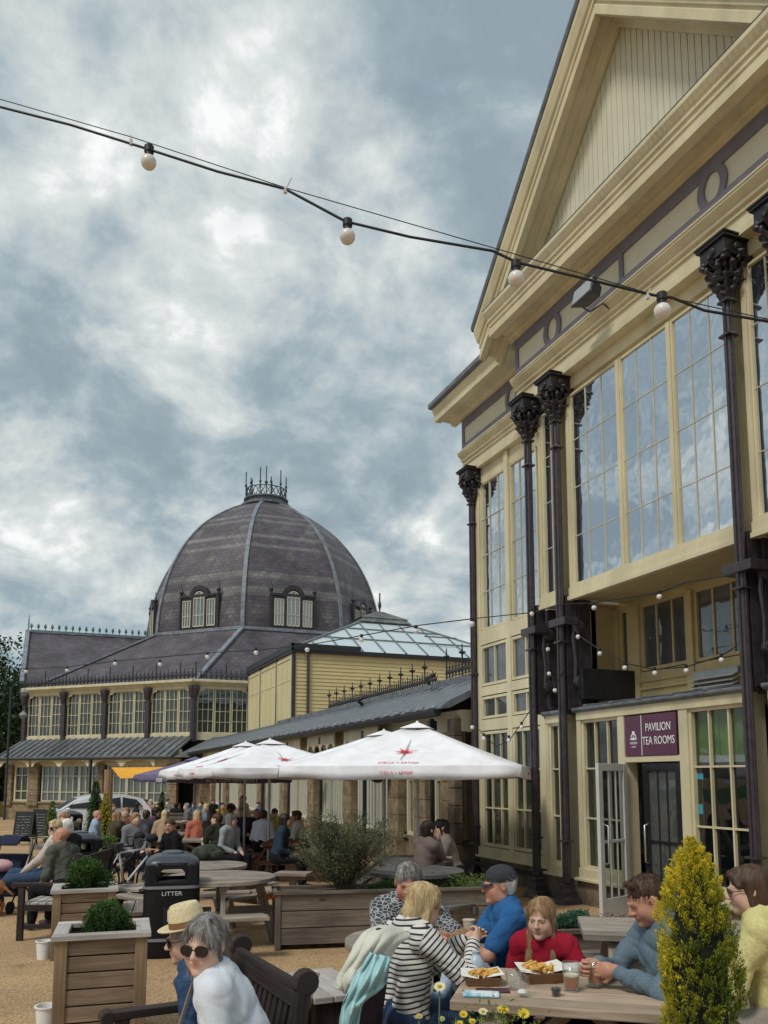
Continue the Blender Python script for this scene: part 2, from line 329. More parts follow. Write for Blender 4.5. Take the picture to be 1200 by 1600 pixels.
# ---------------- setting: ground ----------------
def groundmat():
    m=bpy.data.materials.new('resin_gravel'); m.use_nodes=True; nt=m.node_tree; N=nt.nodes; L=nt.links; b=N['Principled BSDF']; b.inputs['Roughness'].default_value=.9; b.inputs['Specular IOR Level'].default_value=.2
    tcn=N.new('ShaderNodeTexCoord')
    def nz(s,d,r=.6):
        n=N.new('ShaderNodeTexNoise'); n.inputs['Scale'].default_value=s; n.inputs['Detail'].default_value=d; n.inputs['Roughness'].default_value=r; L.new(tcn.outputs['Object'],n.inputs['Vector']); return n.outputs['Fac']
    vo=N.new('ShaderNodeTexVoronoi'); vo.inputs['Scale'].default_value=85; L.new(tcn.outputs['Object'],vo.inputs['Vector'])
    r=N.new('ShaderNodeValToRGB'); e=r.color_ramp.elements; e[0].position=0; e[0].color=(.20,.12,.065,1); e[1].position=1; e[1].color=(.60,.43,.26,1); x=e.new(.5); x.color=(.44,.29,.155,1)
    L.new(vo.outputs['Color'],r.inputs[0])
    mr=N.new('ShaderNodeMapRange'); mr.inputs[1].default_value=.3; mr.inputs[2].default_value=.7; mr.inputs[3].default_value=.78; mr.inputs[4].default_value=1.18; L.new(nz(.55,6),mr.inputs[0])
    s=N.new('ShaderNodeVectorMath'); s.operation='SCALE'; L.new(r.outputs[0],s.inputs[0]); L.new(mr.outputs[0],s.inputs['Scale'])
    st=N.new('ShaderNodeMapRange'); st.inputs[1].default_value=.62; st.inputs[2].default_value=.72; st.inputs[3].default_value=1; st.inputs[4].default_value=.72; L.new(nz(1.7,4),st.inputs[0])
    s2=N.new('ShaderNodeVectorMath'); s2.operation='SCALE'; L.new(s.outputs[0],s2.inputs[0]); L.new(st.outputs[0],s2.inputs['Scale']); L.new(s2.outputs[0],b.inputs['Base Color'])
    bp=N.new('ShaderNodeBump'); bp.inputs['Strength'].default_value=.35; bp.inputs['Distance'].default_value=.01; L.new(vo.outputs['Distance'],bp.inputs['Height']); L.new(bp.outputs[0],b.inputs['Normal']); return m
g=MB()
ys=[-60,0,20,45,70,120,900]
for a,b_ in zip(ys[:-1],ys[1:]):
    za,zb=(zg(min(a,70)),zg(min(b_,70))); g.poly([(-700,a,za),(700,a,za),(700,b_,zb),(-700,b_,zb)])
tag(g.build('ground',groundmat()),kind='structure')
g=MB(); g.poly([(-200,78,zg(70)+.02),(200,78,zg(70)+.02),(200,400,zg(70)+.02),(-200,400,zg(70)+.02)]); tag(g.build('lawn',mat('lawn',(.05,.10,.03),.9,.3,2,.2)),kind='structure')

# ---------------- window helper ----------------
def window(fr,u0,u1,v0,v1,ub,vb,parent,glass,frame=CREAM,fw=.06,bw=.022,d=.06,n0=0.0,name='window',gl_n=None,bd=None,sub='glass',barm=None):
    """frame from u0..u1, v0..v1 standing proud by d; ub/vb: counts or lists of bar positions"""
    m=MB(); n1=n0+d
    m.box(u0,u0+fw,v0,v1,n0,n1,fr); m.box(u1-fw,u1,v0,v1,n0,n1,fr)
    m.box(u0+fw,u1-fw,v0,v0+fw,n0,n1-.004,fr); m.box(u0+fw,u1-fw,v1-fw,v1,n0,n1-.004,fr)
    U=[u0+(u1-u0)*k/ub for k in range(1,ub)] if isinstance(ub,int) else ub
    Vb=[v0+(v1-v0)*k/vb for k in range(1,vb)] if isinstance(vb,int) else vb
    nb=n1-.018 if bd is None else n0+bd
    if barm: w=m.build(name,frame,parent); m=MB()
    for u in U: m.box(u-bw/2,u+bw/2,v0+fw,v1-fw,n0+.005,nb,fr)
    for v_ in Vb: m.box(u0+fw,u1-fw,v_-bw/2,v_+bw/2,n0+.008,nb-.004,fr)
    if barm: m.build('glazing_bars',barm,w)
    else: w=m.build(name,frame,parent)
    gm=MB(); g_=n0+.012 if gl_n is None else gl_n
    gm.poly([fr.p(u0+fw*.5,v0+fw*.5,g_),fr.p(u1-fw*.5,v0+fw*.5,g_),fr.p(u1-fw*.5,v1-fw*.5,g_),fr.p(u0+fw*.5,v1-fw*.5,g_)])
    gm.build(sub,glass,w); return w

# ================= PAVILION =================
PV=empty('pavilion',(8,11,0),world=True,label='large cream and mauve pavilion with pediment, tall windows and iron columns beside the terrace',cat='building')
fa=Fr((7.4,0,0),(0,1,0),(0,0,1),(-1,0,0))      # front plane x=7.4
fb=Fr((8.05,0,0),(0,1,0),(0,0,1),(-1,0,0))     # recessed plane
YL=12.12; YR=3.2; YW=15.45; YC=8.97
# --- entablature (front) ---
def entab(fr,u0,u1,nm=''):
    m=MB(); m.box(u0,u1,8.46,8.72,-.35,.0,fr)                       # architrave
    m.sweep([(-.35,8.34),(.07,8.34),(.07,8.44),(.045,8.445),(.045,8.475),(.012,8.48),(-.02,8.50),(-.35,8.50)],fr,u0,u1)
    m.sweep([(-.02,8.64),(.03,8.64),(.03,8.665),(.015,8.67),(.015,8.70),(.06,8.715),(.065,8.75),(.055,8.76),(.10,8.80),(.145,8.845),(.145,8.87),(.16,8.875),(.16,8.90),(-.02,8.90)],fr,u0,u1)
    m.box(u0,u1,8.90,9.75,-.35,-.001,fr); m.build('entablature',CREAM,PV,bevel=.004)
    q=MB(); q.box(u0+.02,u1-.02,8.94,9.66,0,.006,fr); q.build('frieze_panel',PALE,PV)
entab(fa,YR,YL); entab(fb,YL,YW)
# mauve strapwork on the frieze with ovals
def strap(fr,u0,u1,ovals,divs):
    m=MB(); t=.035
    m.box(u0,u1,9.47,9.70,.006,t,fr); m.box(u0,u1,8.91,9.10,.006,t,fr)
    m.box(u1-.09,u1,9.10,9.47,.006,t,fr)
    for d in divs: m.box(d-.045,d+.045,9.10,9.47,.006,t,fr)
    for c in ovals:
        n=28; a,b2=.14,.19; A,B=.25,.28; vc=9.275
        for k in range(n):
            t0=2*math.pi*k/n; t1=2*math.pi*(k+1)/n
            cl=lambda w:min(max(w,9.095),9.475)
            P=[fr.p(c+a*math.cos(t0),cl(vc+b2*math.sin(t0)),0),fr.p(c+a*math.cos(t1),cl(vc+b2*math.sin(t1)),0),fr.p(c+A*math.cos(t1),cl(vc+B*math.sin(t1)),0),fr.p(c+A*math.cos(t0),cl(vc+B*math.sin(t0)),0)]
            lo=[p+fr.N*.006 for p in P]; hi=[p+fr.N*(t+.003) for p in P]; m.boxc(lo+hi)
    m.build('frieze_strapwork',MAUVE,PV)
strap(fa,YR,YL,[10.96,7.38,5.4],[9.17]); strap(fb,YL-.3,YW,[13.35],[])
# grooves lines are left to the step of the strapwork. big cornice
CP=[(0,9.70),(.03,9.66),(.06,9.66),(.07,9.72),(.11,9.73),(.13,9.79),(.30,9.80),(.30,9.73),(.335,9.70),(.49,9.70),(.49,9.83),(.475,9.84),(.475,9.865),(.50,9.87),(.50,9.93),(.53,9.95),(.53,10.0),(.55,10.02),(.60,10.10),(.60,10.16),(0,10.24)]
m=MB(); m.sweep(CP,fa,YR,YL+.12); m.build('cornice',CREAM,PV,bevel=.003)
m=MB()
for k in range(int((YL-YR)/.085)):
    u=YR+.1+k*.085; m.boxc([fa.p(u,10.02,.53),fa.p(u+.03,10.02,.53),fa.p(u+.03,10.09,.53),fa.p(u,10.09,.53),fa.p(u,10.02,.555),fa.p(u+.03,10.02,.555),fa.p(u+.03,10.09,.60),fa.p(u,10.09,.60)])
m.build('egg_moulding',CREAMB,PV)
m=MB(); m.sweep([(0,10.245),(.603,10.163),(.607,10.172),(0,10.256)],fa,YR,YL+.14); m.build('lead_flashing',LEAD,PV)
CR=[(0,9.66),(.10,9.67),(.14,9.72),(.34,9.73),(.37,9.69),(.52,9.69),(.52,9.82),(.58,9.92),(.58,9.97),(0,9.98)]
m=MB(); m.sweep(CR,fb,YL-.4,YW+.35); m.build('cornice',CREAM,PV,bevel=.003)
m=MB(); m.sweep([(-.5,10.25),(-.5,9.98),(.60,9.975),(.66,9.99),(.66,10.09)],fb,YL-.4,YW+.4); m.build('roof_edge',LEAD,PV,bevel=.01)
# end wall of recessed wing and its roof
m=MB(); m.sweep([(-.5,10.0),(.66,10.0),(-5,12.3),(-5,10.0)],fb,YL-.4,YW+.38); m.build('roof',SLATEG,PV)
# pediment
SL=.985; vb=10.26; zt=lambda y,b:b-SL*abs(y-YC)
m=MB(); hw=(13.15-10.0)/SL
m.prism([(YC-hw,10.0),(YC+hw,10.0),(YC,13.15)],lambda a,b:fa.p(a,b,-.2),lambda a,b:fa.p(a,b,0.0)); m.build('tympanum',CREAMB,PV)
m=MB(); k=YC-hw+.15
while k<YC+hw-.1:
    top=13.12-SL*abs(k-YC)
    if top>10.3: m.box(k-.055,k+.055,10.26,top,.0,.012,fa)
    k+=.122
m.build('tongue_boards',PALE,PV,bevel=.006)
RP=[(0,0),(.05,-.03),(.09,-.03),(.10,.05),(.15,.06),(.17,.14),(.34,.15),(.34,.07),(.38,.03),(.49,.03),(.49,.18),(.47,.20),(.47,.24),(.50,.25),(.50,.33),(.54,.35),(.60,.50),(.60,.60),(0,.62)]
for sg in (1,-1):
    e=YC+sg*3.62; m=MB(); b0=12.98
    m.sweep(RP,fa,e,YC,b0-SL*3.62,b0); m.build('raking_cornice',CREAM,PV,bevel=.003)
    m=MB(); m.sweep([(-3.5,.62),(.62,.60),(.64,.64),(.64,.70),(-3.5,.70)],fa,YC+sg*3.66,YC,b0-SL*3.66,b0); m.build('roof',LEAD,PV)
m=MB(); m.box(YR,YL,9.7,10.2,-4,-.2,fa); m.build('wall',CREAM,PV)
# --- columns ---
def smin(a,b,k):
    h=np.maximum(k-np.abs(a-b),0)/k; return np.minimum(a,b)-h*h*k*.25
# ---------------- implicit surfaces: smooth unions meshed with surface nets ----------------
def rc(a,b,ra,rb=None,k=.03,s=1,tg=0): return dict(t='r',a=np.array(a,float),b=np.array(b,float),ra=ra,rb=ra if rb is None else rb,k=k,s=s,tg=tg)
def el(c,r,M=None,k=.03,s=1,tg=0):
    r=np.array(r if hasattr(r,'__len__') else (r,r,r),float); return dict(t='e',c=np.array(c,float),r=r,M=np.eye(3) if M is None else np.array(M,float),k=k,s=s,tg=tg)
def pdist(p,P):
    if p['t']=='r':
        ba=p['b']-p['a']; q=P-p['a']; h=np.clip(q@ba/max(ba@ba,1e-9),0,1); return np.linalg.norm(q-h[:,None]*ba,axis=1)-(p['ra']+(p['rb']-p['ra'])*h)
    q=(P-p['c'])@p['M']; k1=np.linalg.norm(q/p['r'],axis=1); k2=np.linalg.norm(q/(p['r']**2),axis=1); return k1*(k1-1)/np.maximum(k2,1e-6)
def pb(p):
    if p['t']=='r': return np.minimum(p['a']-p['ra'],p['b']-p['rb']),np.maximum(p['a']+p['ra'],p['b']+p['rb'])
    e=np.abs(p['M'])@p['r']; return p['c']-e,p['c']+e
def field(prims,P,disp=None):
    f=np.full(len(P),1.0)
    for p in prims:
        lo,hi=pb(p); mg=.09+p['k']; idx=np.nonzero(np.all((P>lo-mg)&(P<hi+mg),axis=1))[0]
        if len(idx)==0: continue
        d=pdist(p,P[idx]); g=f[idx]
        if p['s']>0: f[idx]=smin(g,d,p['k'])
        else: f[idx]=-smin(-g,d,p['k'])
    if disp is not None: f=f+disp(P)
    return f
def sdf(prims,vox,disp=None):
    B=[pb(p) for p in prims if p['s']>0]; lo=np.min([b[0] for b in B],0)-vox*3-.01; hi=np.max([b[1] for b in B],0)+vox*3+.01
    c=4; n=np.ceil((hi-lo)/vox).astype(int)+1; n=((n+c-1)//c)*c
    nc=n//c+1
    gi=np.stack(np.meshgrid(*[np.arange(k) for k in nc],indexing='ij'),-1).reshape(-1,3)
    fc=field(prims,lo+gi*vox*c,disp).reshape(nc)
    F_=np.empty(n); mask=np.zeros(n,bool); near=np.zeros(nc-1,bool); 
    for dx in (0,1):
        for dy in (0,1):
            for dz in (0,1):
                s_=fc[dx:nc[0]-1+dx,dy:nc[1]-1+dy,dz:nc[2]-1+dz]; near|=np.abs(s_)<vox*c*1.9+.012
    base=fc[:-1,:-1,:-1]
    F_[:]=np.repeat(np.repeat(np.repeat(base,c,0),c,1),c,2); mask[:]=np.repeat(np.repeat(np.repeat(near,c,0),c,1),c,2)
    I=np.argwhere(mask); F_[mask]=field(prims,lo+I*vox,disp)
    S=F_<0; n=np.array(F_.shape)
    sl_=lambda A,d:A[d[0]:n[0]-1+d[0],d[1]:n[1]-1+d[1],d[2]:n[2]-1+d[2]]
    cor=[(i,j,k) for i in (0,1) for j in (0,1) for k in (0,1)]
    cnt=sum(sl_(S,d).astype(np.int8) for d in cor); mixed=(cnt>0)&(cnt<8)&sl_(mask,(0,0,0)); C=np.argwhere(mixed)
    if len(C)==0: return np.zeros((0,3)),np.zeros((0,4),int)
    vals=[F_[C[:,0]+d[0],C[:,1]+d[1],C[:,2]+d[2]] for d in cor]; acc=np.zeros((len(C),3)); num=np.zeros(len(C))
    for a in range(8):
        for b in range(a+1,8):
            da,db=np.array(cor[a]),np.array(cor[b])
            if np.abs(da-db).sum()!=1: continue
            va,vb_=vals[a],vals[b]; x=(va<0)!=(vb_<0); t=np.where(x,va/np.where(x,va-vb_,1),0)
            acc+=np.where(x[:,None],da+(db-da)*t[:,None],0); num+=x
    V=lo+(C+acc/np.maximum(num,1)[:,None])*vox
    id_=np.full(np.array(mixed.shape),-1,np.int32); id_[tuple(C.T)]=np.arange(len(C)); Q=[]
    for ax in range(3):
        o=[(1,0,0),(0,1,0),(0,0,1)][ax]; a,b=[(1,2),(2,0),(0,1)][ax]
        s0=S[:n[0]-1,:n[1]-1,:n[2]-1]; s1=S[o[0]:n[0]-1+o[0],o[1]:n[1]-1+o[1],o[2]:n[2]-1+o[2]]
        E_=np.argwhere((s0!=s1)); E_=E_[(E_[:,a]>0)&(E_[:,b]>0)]
        ea=np.zeros(3,int); ea[a]=1; eb=np.zeros(3,int); eb[b]=1
        q=np.stack([id_[tuple((E_-ea-eb).T)],id_[tuple((E_-eb).T)],id_[tuple(E_.T)],id_[tuple((E_-ea).T)]],1)
        fl=~s0[tuple(E_.T)]; q[fl]=q[fl][:,::-1]; Q.append(q[(q>=0).all(1)])
    return V,np.concatenate(Q)
def wob(amp,fr,seed=0,st=(1,1,1)):
    r=np.random.default_rng(seed); K=r.normal(size=(5,3))*fr*np.array(st); ph=r.uniform(0,6.28,5)
    return lambda P: amp*sum(np.sin(P@K[i]+ph[i]) for i in range(5))/2.2
def sdfobj(name,prims,vox,m,parent,disp=None,attrs=None):
    V,Q=sdf(prims,vox,disp); return npmesh(name,V,Q,m,parent,True,attrs(V) if attrs else None)
def capital_prims():
    P=[rc((0,0,-.05),(0,0,.35),.075,.12,k=.05)]
    rr=random.Random(3)
    for tier,(z0,z1,r0,r1,cnt) in enumerate([(-.02,.16,.07,.15,8),(.12,.30,.10,.19,8),(.24,.40,.12,.215,8)]):
        for j in range(cnt):
            t=2*math.pi*(j+.5*(tier%2))/cnt; c,s=math.cos(t),math.sin(t)
            P.append(rc((r0*c,r0*s,z0),(r1*c*1.1,r1*s*1.1,z1),.028,.034,k=.02)); P.append(el((r1*1.2*c,r1*1.2*s,z1-.01),(.030,.030,.024),k=.03))
    for sx in (-1,1):
        for sy in (-1,1): P.append(el((sx*.16,sy*.16,.38),(.055,.055,.06),k=.03)); 
    return P
capmesh=None
def column(fr,u,zb,zc,n=.0,back=True):
    """iron column: flared base, moulded shaft with fins, leafy capital under a square block"""
    global capmesh
    O=fr.p(u,0,n)
    m=MB(); m.lathe([(.048,zb+.4),(.048,zc)],(O.x,O.y,0),12); 
    for a in range(4):
        t=a*math.pi/2; c,s=math.cos(t)*.052,math.sin(t)*.052
        m.box(O.x+c-.018,O.x+c+.018,O.y+s-.018,O.y+s+.018,zb+.4,zc-.12)
    for z in (zb+1.0,zb+4.05,zc-.12,zc-.55):
        m.box(O.x-.085,O.x+.085,O.y-.085,O.y+.085,z,z+.03)
    m.box(O.x+.07,O.x+.24,O.y-.05,O.y+.05,2.98,4.8) if back else None
    sh=m.build('column',IRON,PV,bevel=.006)
    b=MB(); q=[(.27,0),(.27,.07),(.24,.085),(.23,.13),(.19,.15),(.17,.21),(.13,.25),(.12,.33),(.10,.36),(.10,.42)]
    b.lathe([(r*1.2,z) for r,z in q],(O.x,O.y,zb-.05),4,a0=math.pi/4); b.build('base',IRON,sh,bevel=.008)
    bl=MB(); x,y=O.x,O.y
    bl.box(x-.20,x+.20,y-.20,y+.20,zc+.40,zc+.58); bl.box(x-.235,x+.235,y-.235,y+.235,zc+.58,zc+.615); bl.box(x-.215,x+.215,y-.215,y+.215,zc+.375,zc+.40)
    bl.box(x-.25,x+.25,y-.25,y+.25,zc+.615,zc+.64); bl.lathe([(.06,0),(.05,.02),(.02,.03)],(x-.2,y,zc+.49),10,fr=(Vector((0,1,0)),Vector((0,0,1)),Vector((-1,0,0))))
    bl.lathe([(.06,0),(.05,.02),(.02,.03)],(x,y-.2,zc+.49),10,fr=(Vector((1,0,0)),Vector((0,0,1)),Vector((0,-1,0))))
    bl.build('capital_block',IRONC,sh,bevel=.006)
    if capmesh is None:
        V,Q=sdf(capital_prims(),.011,wob(.009,48,4)); c=npmesh('capital',V,Q,IRONC,sh); capmesh=c.data
    else:
        c=bpy.data.objects.new('capital',capmesh); link(c); c.parent=sh
    c.location=(x-PV.location.x,y-PV.location.y,zc)
    return sh
COLS=[(fb,14.98,8.38-.64+.0),(fa,11.72,8.38-.64),(fa,10.88,8.38-.64),(fa,7.20,8.38-.64),(fa,6.36,8.38-.64),(fa,3.3,8.38-.64)]
for fr,u,zc in COLS: column(fr,u,-.02 if u>10 else .05,zc,.06)
# --- bay windows upper ---
def posts(fr,us,v0,v1,w,n0,n1,nm='mullion',mt=CREAM):
    m=MB()
    for u in us: m.box(u-w/2,u+w/2,v0,v1,n0,n1,fr)
    m.build(nm,mt,PV,bevel=.004)
def bay(y0,y1,muls,left=True):
    m=MB(); m.box(y0,y1,4.77,4.90,-.8,-.05,fa); m.box(y0,y1,4.70,4.765,-.10,-.02,fa); m.box(y0+.07,y1-.07,4.90,4.95,-.16,-.065,fa); m.box(y0+.07,y1-.07,8.14,8.34,-.5,-.10,fa); m.box(y0+.07,y1-.07,8.05,8.14,-.5,-.16,fa)
    m.box(y1-.07,y1,4.90,8.34,-.75,-.07,fa); m.box(y0,y0+.07,4.90,8.34,-.75,-.07,fa)
    m.build('bay_frame',CREAM,PV,bevel=.004)
    s=MB(); s.box(y0+.02,y1-.02,4.735,4.758,-1.2,-.05,fa); s.build('bay_soffit',TIMBERC,PV)
    muls=sorted(muls); e=[y0+.07]+muls+[y1-.07]
    if muls: posts(fa,muls,4.95,8.05,.07,-.2,-.075)
    for a,b_ in zip(e[:-1],e[1:]):
        pa=.034 if a in muls else 0; pb_=.034 if b_ in muls else 0
        nb=3 if b_-a>.7 else 2
        window(fa,a+pa,b_-pb_,4.93,8.06,nb,4,PV,GU,fw=.03,bw=.013,d=.05,n0=-.15,gl_n=-.13,barm=UBAR)
bay(10.98,11.63,[]); bay(7.30,10.80,[9.49,8.40]); bay(6.45,7.12,[]); bay(3.4,6.27,[5.3,4.3])
# --- recessed wing windows (x=8.05) between first two columns, continuing behind the narrow bay ---
for (a,b_,nb) in ((13.78,14.82,3),(12.66,13.62,3),(11.2,12.5,3)):
    if a>12.6: window(fb,a,b_,4.93,8.04,nb,[5.72,6.48,7.25],PV,GU,fw=.04,bw=.014,d=.06,n0=-.11,gl_n=-.09,barm=UBAR)
    window(fb,a,b_,3.78,4.60,2 if a>12.6 else 4,1,PV,GW,fw=.05,bw=.03,d=.07,n0=-.09)
    window(fb,a,b_,3.12,3.56,2 if a>12.6 else 4,1,PV,GW,fw=.05,bw=.03,d=.07,n0=-.09)
    window(fb,a,b_,.62,2.86,nb,[1.36,2.1],PV,GL,fw=.055,bw=.025,d=.07,n0=-.09)
m=MB()
for u,w in ((14.92,.22),(13.70,.15),(12.58,.15),(11.15,.1)): m.box(u-w/2,u+w/2,.5,8.335 if u>12.6 else 4.76,-.12,-.004,fb)
m.box(11.1,14.82,8.02,8.335,-.15,-.05,fb)
for z0,z1 in ((4.62,4.91),(3.58,3.76),(2.88,3.10)): m.box(11.1,14.9,z0,z1,-.12,-.012,fb)
m.build('wall_framing',CREAM,PV,bevel=.004)
m=MB(); m.box(10.9,15.0,.42,.60,-.2,.05,fb); m.box(10.9,15.0,.40,.44,-.2,.10,fb); m.build('sill',CREAM,PV,bevel=.006)
m=MB(); m.box(10.9,15.3,-.4,.40,-.3,.02,fb); m.build('plinth',STONED,PV)
# north gable end of the wing
m=MB(); m.box(14.98,15.08,-.4,9.7,-5,-.10,fb); m.build('end_wall',CREAM,PV)
# --- middle storey back wall (x=8.55) behind the wide bays ---
fm=Fr((8.55,0,0),(0,1,0),(0,0,1),(-1,0,0))
m=MB(); m.box(11.0,12.6,2.9,4.74,-.2,-.006,fm); m.box(11.10,11.16,2.9,4.74,-.1,.48,fm); m.box(3,11.0,2.9,3.42,-.2,-.005,fm); m.box(3,11.0,4.66,4.95,-.2,-.005,fm); 
for u,w in ((10.62,.28),(9.38,.14),(11.05,.1),(8.2,.12),(7.0,.25),(6.0,.2)): m.box(u-w/2,u+w/2,3.42,4.66,-.2,.045,fm)
m.box(3,11.1,3.42,3.58,-.2,.02,fm); m.box(3,11.1,3.30,3.335,0,.03,fm); m.box(9.31,9.45,2.9,3.42,0,.045,fm); m.box(10.5,10.74,2.9,3.42,0,.045,fm)
m.build('middle_wall',TIMBERC,PV,bevel=.004)
for a,b_,nb in ((10.76,11.0,1),(9.45,10.48,3),(8.26,9.31,3),(7.12,8.14,3),(6.1,6.87,2)): window(fm,a,b_,3.60,4.66,nb,1,PV,GW,frame=TIMBERC,fw=.05,bw=.03,d=.05,n0=-.06)
m=MB(); m.box(8.47,9.29,3.34,3.44,.04,.07,fm); 
for k in range(6): 
    z=3.04+k*.062; m.boxc([fm.p(8.47,z,.06),fm.p(9.29,z,.06),fm.p(9.29,z+.012,.06),fm.p(8.47,z+.012,.06),fm.p(8.47,z-.04,.16),fm.p(9.29,z-.04,.16),fm.p(9.29,z-.03,.16),fm.p(8.47,z-.03,.16)])
m.build('louvre_vent',mat('grey_louvre',(.34,.36,.38),.5,.1,5,.05),PV)
# dark piers, brackets and tie boxes behind the columns
def pier(u,tie=False):
    m=MB(); m.box(u-.08,u+.08,2.95,4.74,-.45,-.22,fa); m.box(u-.11,u+.11,2.92,3.1,-.48,-.20,fa); pr=m.build('iron_pier',IRON,PV,bevel=.01)
    b=MB()
    for z in (4.28,3.42):
        for du in (-.15,.15):
            b.lathe([(.085,-.05),(.10,-.04),(.10,.04),(.085,.05)],fa.p(u+du,z,-.16),14,fr=(Vector((1,0,0)),Vector((0,0,1)),Vector((0,1,0))))
    for du in (-.15,.15): b.tube([fa.p(u+du,4.35,-.10),fa.p(u+du,4.1,-.06),fa.p(u+du,3.75,-.10),fa.p(u+du,3.4,-.08)],.028,8)
    b.build('scroll_bracket',IRON,pr,smooth=2)
    c=MB(); c.box(u-.22,u+.22,4.30,4.42,-.12,.14,fa); c.build('collar',IRON,pr,bevel=.008)
for u in (11.72,10.88,7.20,6.36): pier(u)
m=MB(); m.box(10.60,10.72,3.16,3.62,-1.12,-.12,fa); m.box(10.585,10.735,3.14,3.18,-1.12,-.12,fa); m.build('black_sign_box',BLACK,PV,bevel=.01)
# --- ground floor shopfront (x=7.45) ---
fs=Fr((7.5,0,0),(0,1,0),(0,0,1),(-1,0,0))
m=MB()
for a,b_ in ((11.02,11.62),(7.32,10.76),(6.5,7.06),(3.0,6.22)): m.sweep([(-.3,2.94),(.03,2.94),(.07,2.97),(.07,3.01),(-1.06,3.14),(-1.06,2.94)],fs,a-.04,b_+.04)
for i in range(5): m.sweep([(-1.0,3.10),(.075,3.0),(.085,3.04),(-1.0,3.17)],fs,7.9+i*.62,8.0+i*.62)
m.build('lead_roof',LEAD,PV,bevel=.012)
m=MB()
for a,b_ in ((11.02,11.62),(7.32,10.76),(6.5,7.06),(3.0,6.22)): m.box(a,b_,2.82,2.94,-.25,.01,fs)
for u,w in ((11.61,.09),(11.05,.08),(10.72,.10),(9.70,.14),(8.45,.16),(7.36,.08),(7.02,.1),(6.55,.1),(6.18,.1)): m.box(u-w/2,u+w/2,.50 if u not in (9.70,8.45) else .05,2.82,-.22,-.002,fs)
m.box(8.53,9.63,2.16,2.24,-.2,-.01,fs)
m.build('shopfront_frame',CREAM,PV,bevel=.004)
SW=[(11.09,11.565,2),(9.77,10.67,3),(7.40,8.37,3),(6.6,6.97,2),(5.2,6.1,3),(4.2,5.1,3)]
for a,b_,nb in SW: window(fs,a,b_,.60,2.82,nb,[1.345,2.085],PV,GL,fw=.045,bw=.024,d=.07,n0=-.10)
for a,b_ in ((11.0,11.66),(9.66,10.80),(7.28,8.40),(6.45,7.10),(3.0,6.25)): m=MB(); m.box(a,b_,.45,.60,-.25,.0,fs); m.box(a-.02,b_+.02,.42,.46,-.25,.075,fs); m.build('sill',CREAM,PV,bevel=.006)
for a,b_ in ((9.62,11.7),(3.0,8.52)): m=MB(); m.box(a,b_,-.4,.42,-.3,.0,fs); m.build('plinth',STONED,PV)
# green blind, notices, door
m=MB()
for k in range(10):
    u0=7.42+k*.095; m.box(u0,u0+.093,2.22,2.80,-.16-.012*(k%2),-.15-.012*(k%2),fs)
m.build('green_blind',mat('green_cloth',(.34,.50,.07),.8,.25,5,.2),PV)
m=MB(); m.box(7.42,8.36,2.14,2.22,-.17,-.15,fs); m.build('blind_rail',WHITE,PV)
for q in ((8.22,8.34,1.93,2.0),(8.25,8.32,1.50,1.62)): m=MB(); m.box(*q,-.09,-.086,fs); m.build('notice',mat('cyan_notice',(.05,.30,.40),.5,.1,20,0),PV)
sg=MB(); sg.box(8.57,9.60,2.245,2.80,-.02,.0,fs); SGN=sg.build('tea_room_sign',mat('plum_sign',(.11,.035,.075),.5,.06,4,.02),PV)
SGM=mat('sign_white',(.8,.8,.8),.5,.02,5,0)
def onwall(fr,u,v,n): # text matrix: reading direction is -u (towards the camera side is +y->left)
    M=Matrix.Identity(4); M.col[0][:3]=-fr.U; M.col[1][:3]=fr.V; M.col[2][:3]=fr.N; M.col[3][:3]=fr.p(u,v,n)-PV.location; return M
for tx,v_ in (('PAVILION',2.62),('TEA ROOMS',2.44)): text('lettering',tx,SGM,SGN,.155,onwall(fs,8.915,v_,.004),.002,sx=.74)
text('lettering','PAVILION',SGM,SGN,.05,onwall(fs,9.42,2.42,.004),.001,sx=.7); text('lettering','GARDENS',SGM,SGN,.03,onwall(fs,9.42,2.37,.004),.001,sx=.7)
m=MB(); m.box(9.245,9.255,2.25,2.80,.0,.005,fs)
for du,dv,r in ((0,.06,.03),(-.03,.02,.025),(.03,.02,.025),(-.045,-.015,.02),(.045,-.015,.02),(0,-.0,.04)):
    m.lathe([(r,0),(r,.004)],fs.p(9.42+du,2.50+dv,.0),10,fr=(Vector((0,1,0)),Vector((0,0,1)),Vector((-1,0,0))))
m.build('emblem',SGM,SGN)
def doorleaf(fr,u0,u1,v0,v1,mt,nm,glz,uside,th=.05):
    m=MB(); w=.10; m.box(u0,u0+w,v0,v1,0,th,fr); m.box(u1-w,u1,v0,v1,0,th,fr); m.box(u0+w,u1-w,v0,v0+.30,0,th-.002,fr); m.box(u0+w,u1-w,v1-.10,v1,0,th-.002,fr)
    m.box(u0+w,u1-w,v0+1.02,v0+1.06,.0,th-.01,fr)
    for k in (1,2): 
        u=u0+w+(u1-u0-2*w)*k/3; m.box(u-.012,u+.012,v0+.3,v1-.1,.01,th-.012,fr)
    d=m.build(nm,mt,PV,bevel=.005)
    g_=MB(); g_.poly([fr.p(u0+.05,v0+.2,th/2),fr.p(u1-.05,v0+.2,th/2),fr.p(u1-.05,v1-.05,th/2),fr.p(u0+.05,v1-.05,th/2)]); g_.build('glass',glz,d)
    h=MB(); hv=v0+.75; h.tube([fr.p(uside,hv,th),fr.p(uside,hv+.02,th+.06),fr.p(uside,hv+.5,th+.06),fr.p(uside,hv+.52,th)],.014,8); h.build('handle',mat('steel',(.55,.56,.58),.3,.05,5,0,metal=.8),d,smooth=True); return d
fd=Fr((7.58,0,0),(0,1,0),(0,0,1),(-1,0,0))
doorleaf(fd,8.56,9.30,.06,2.14,BLACK,'dark_door',GW,9.22)
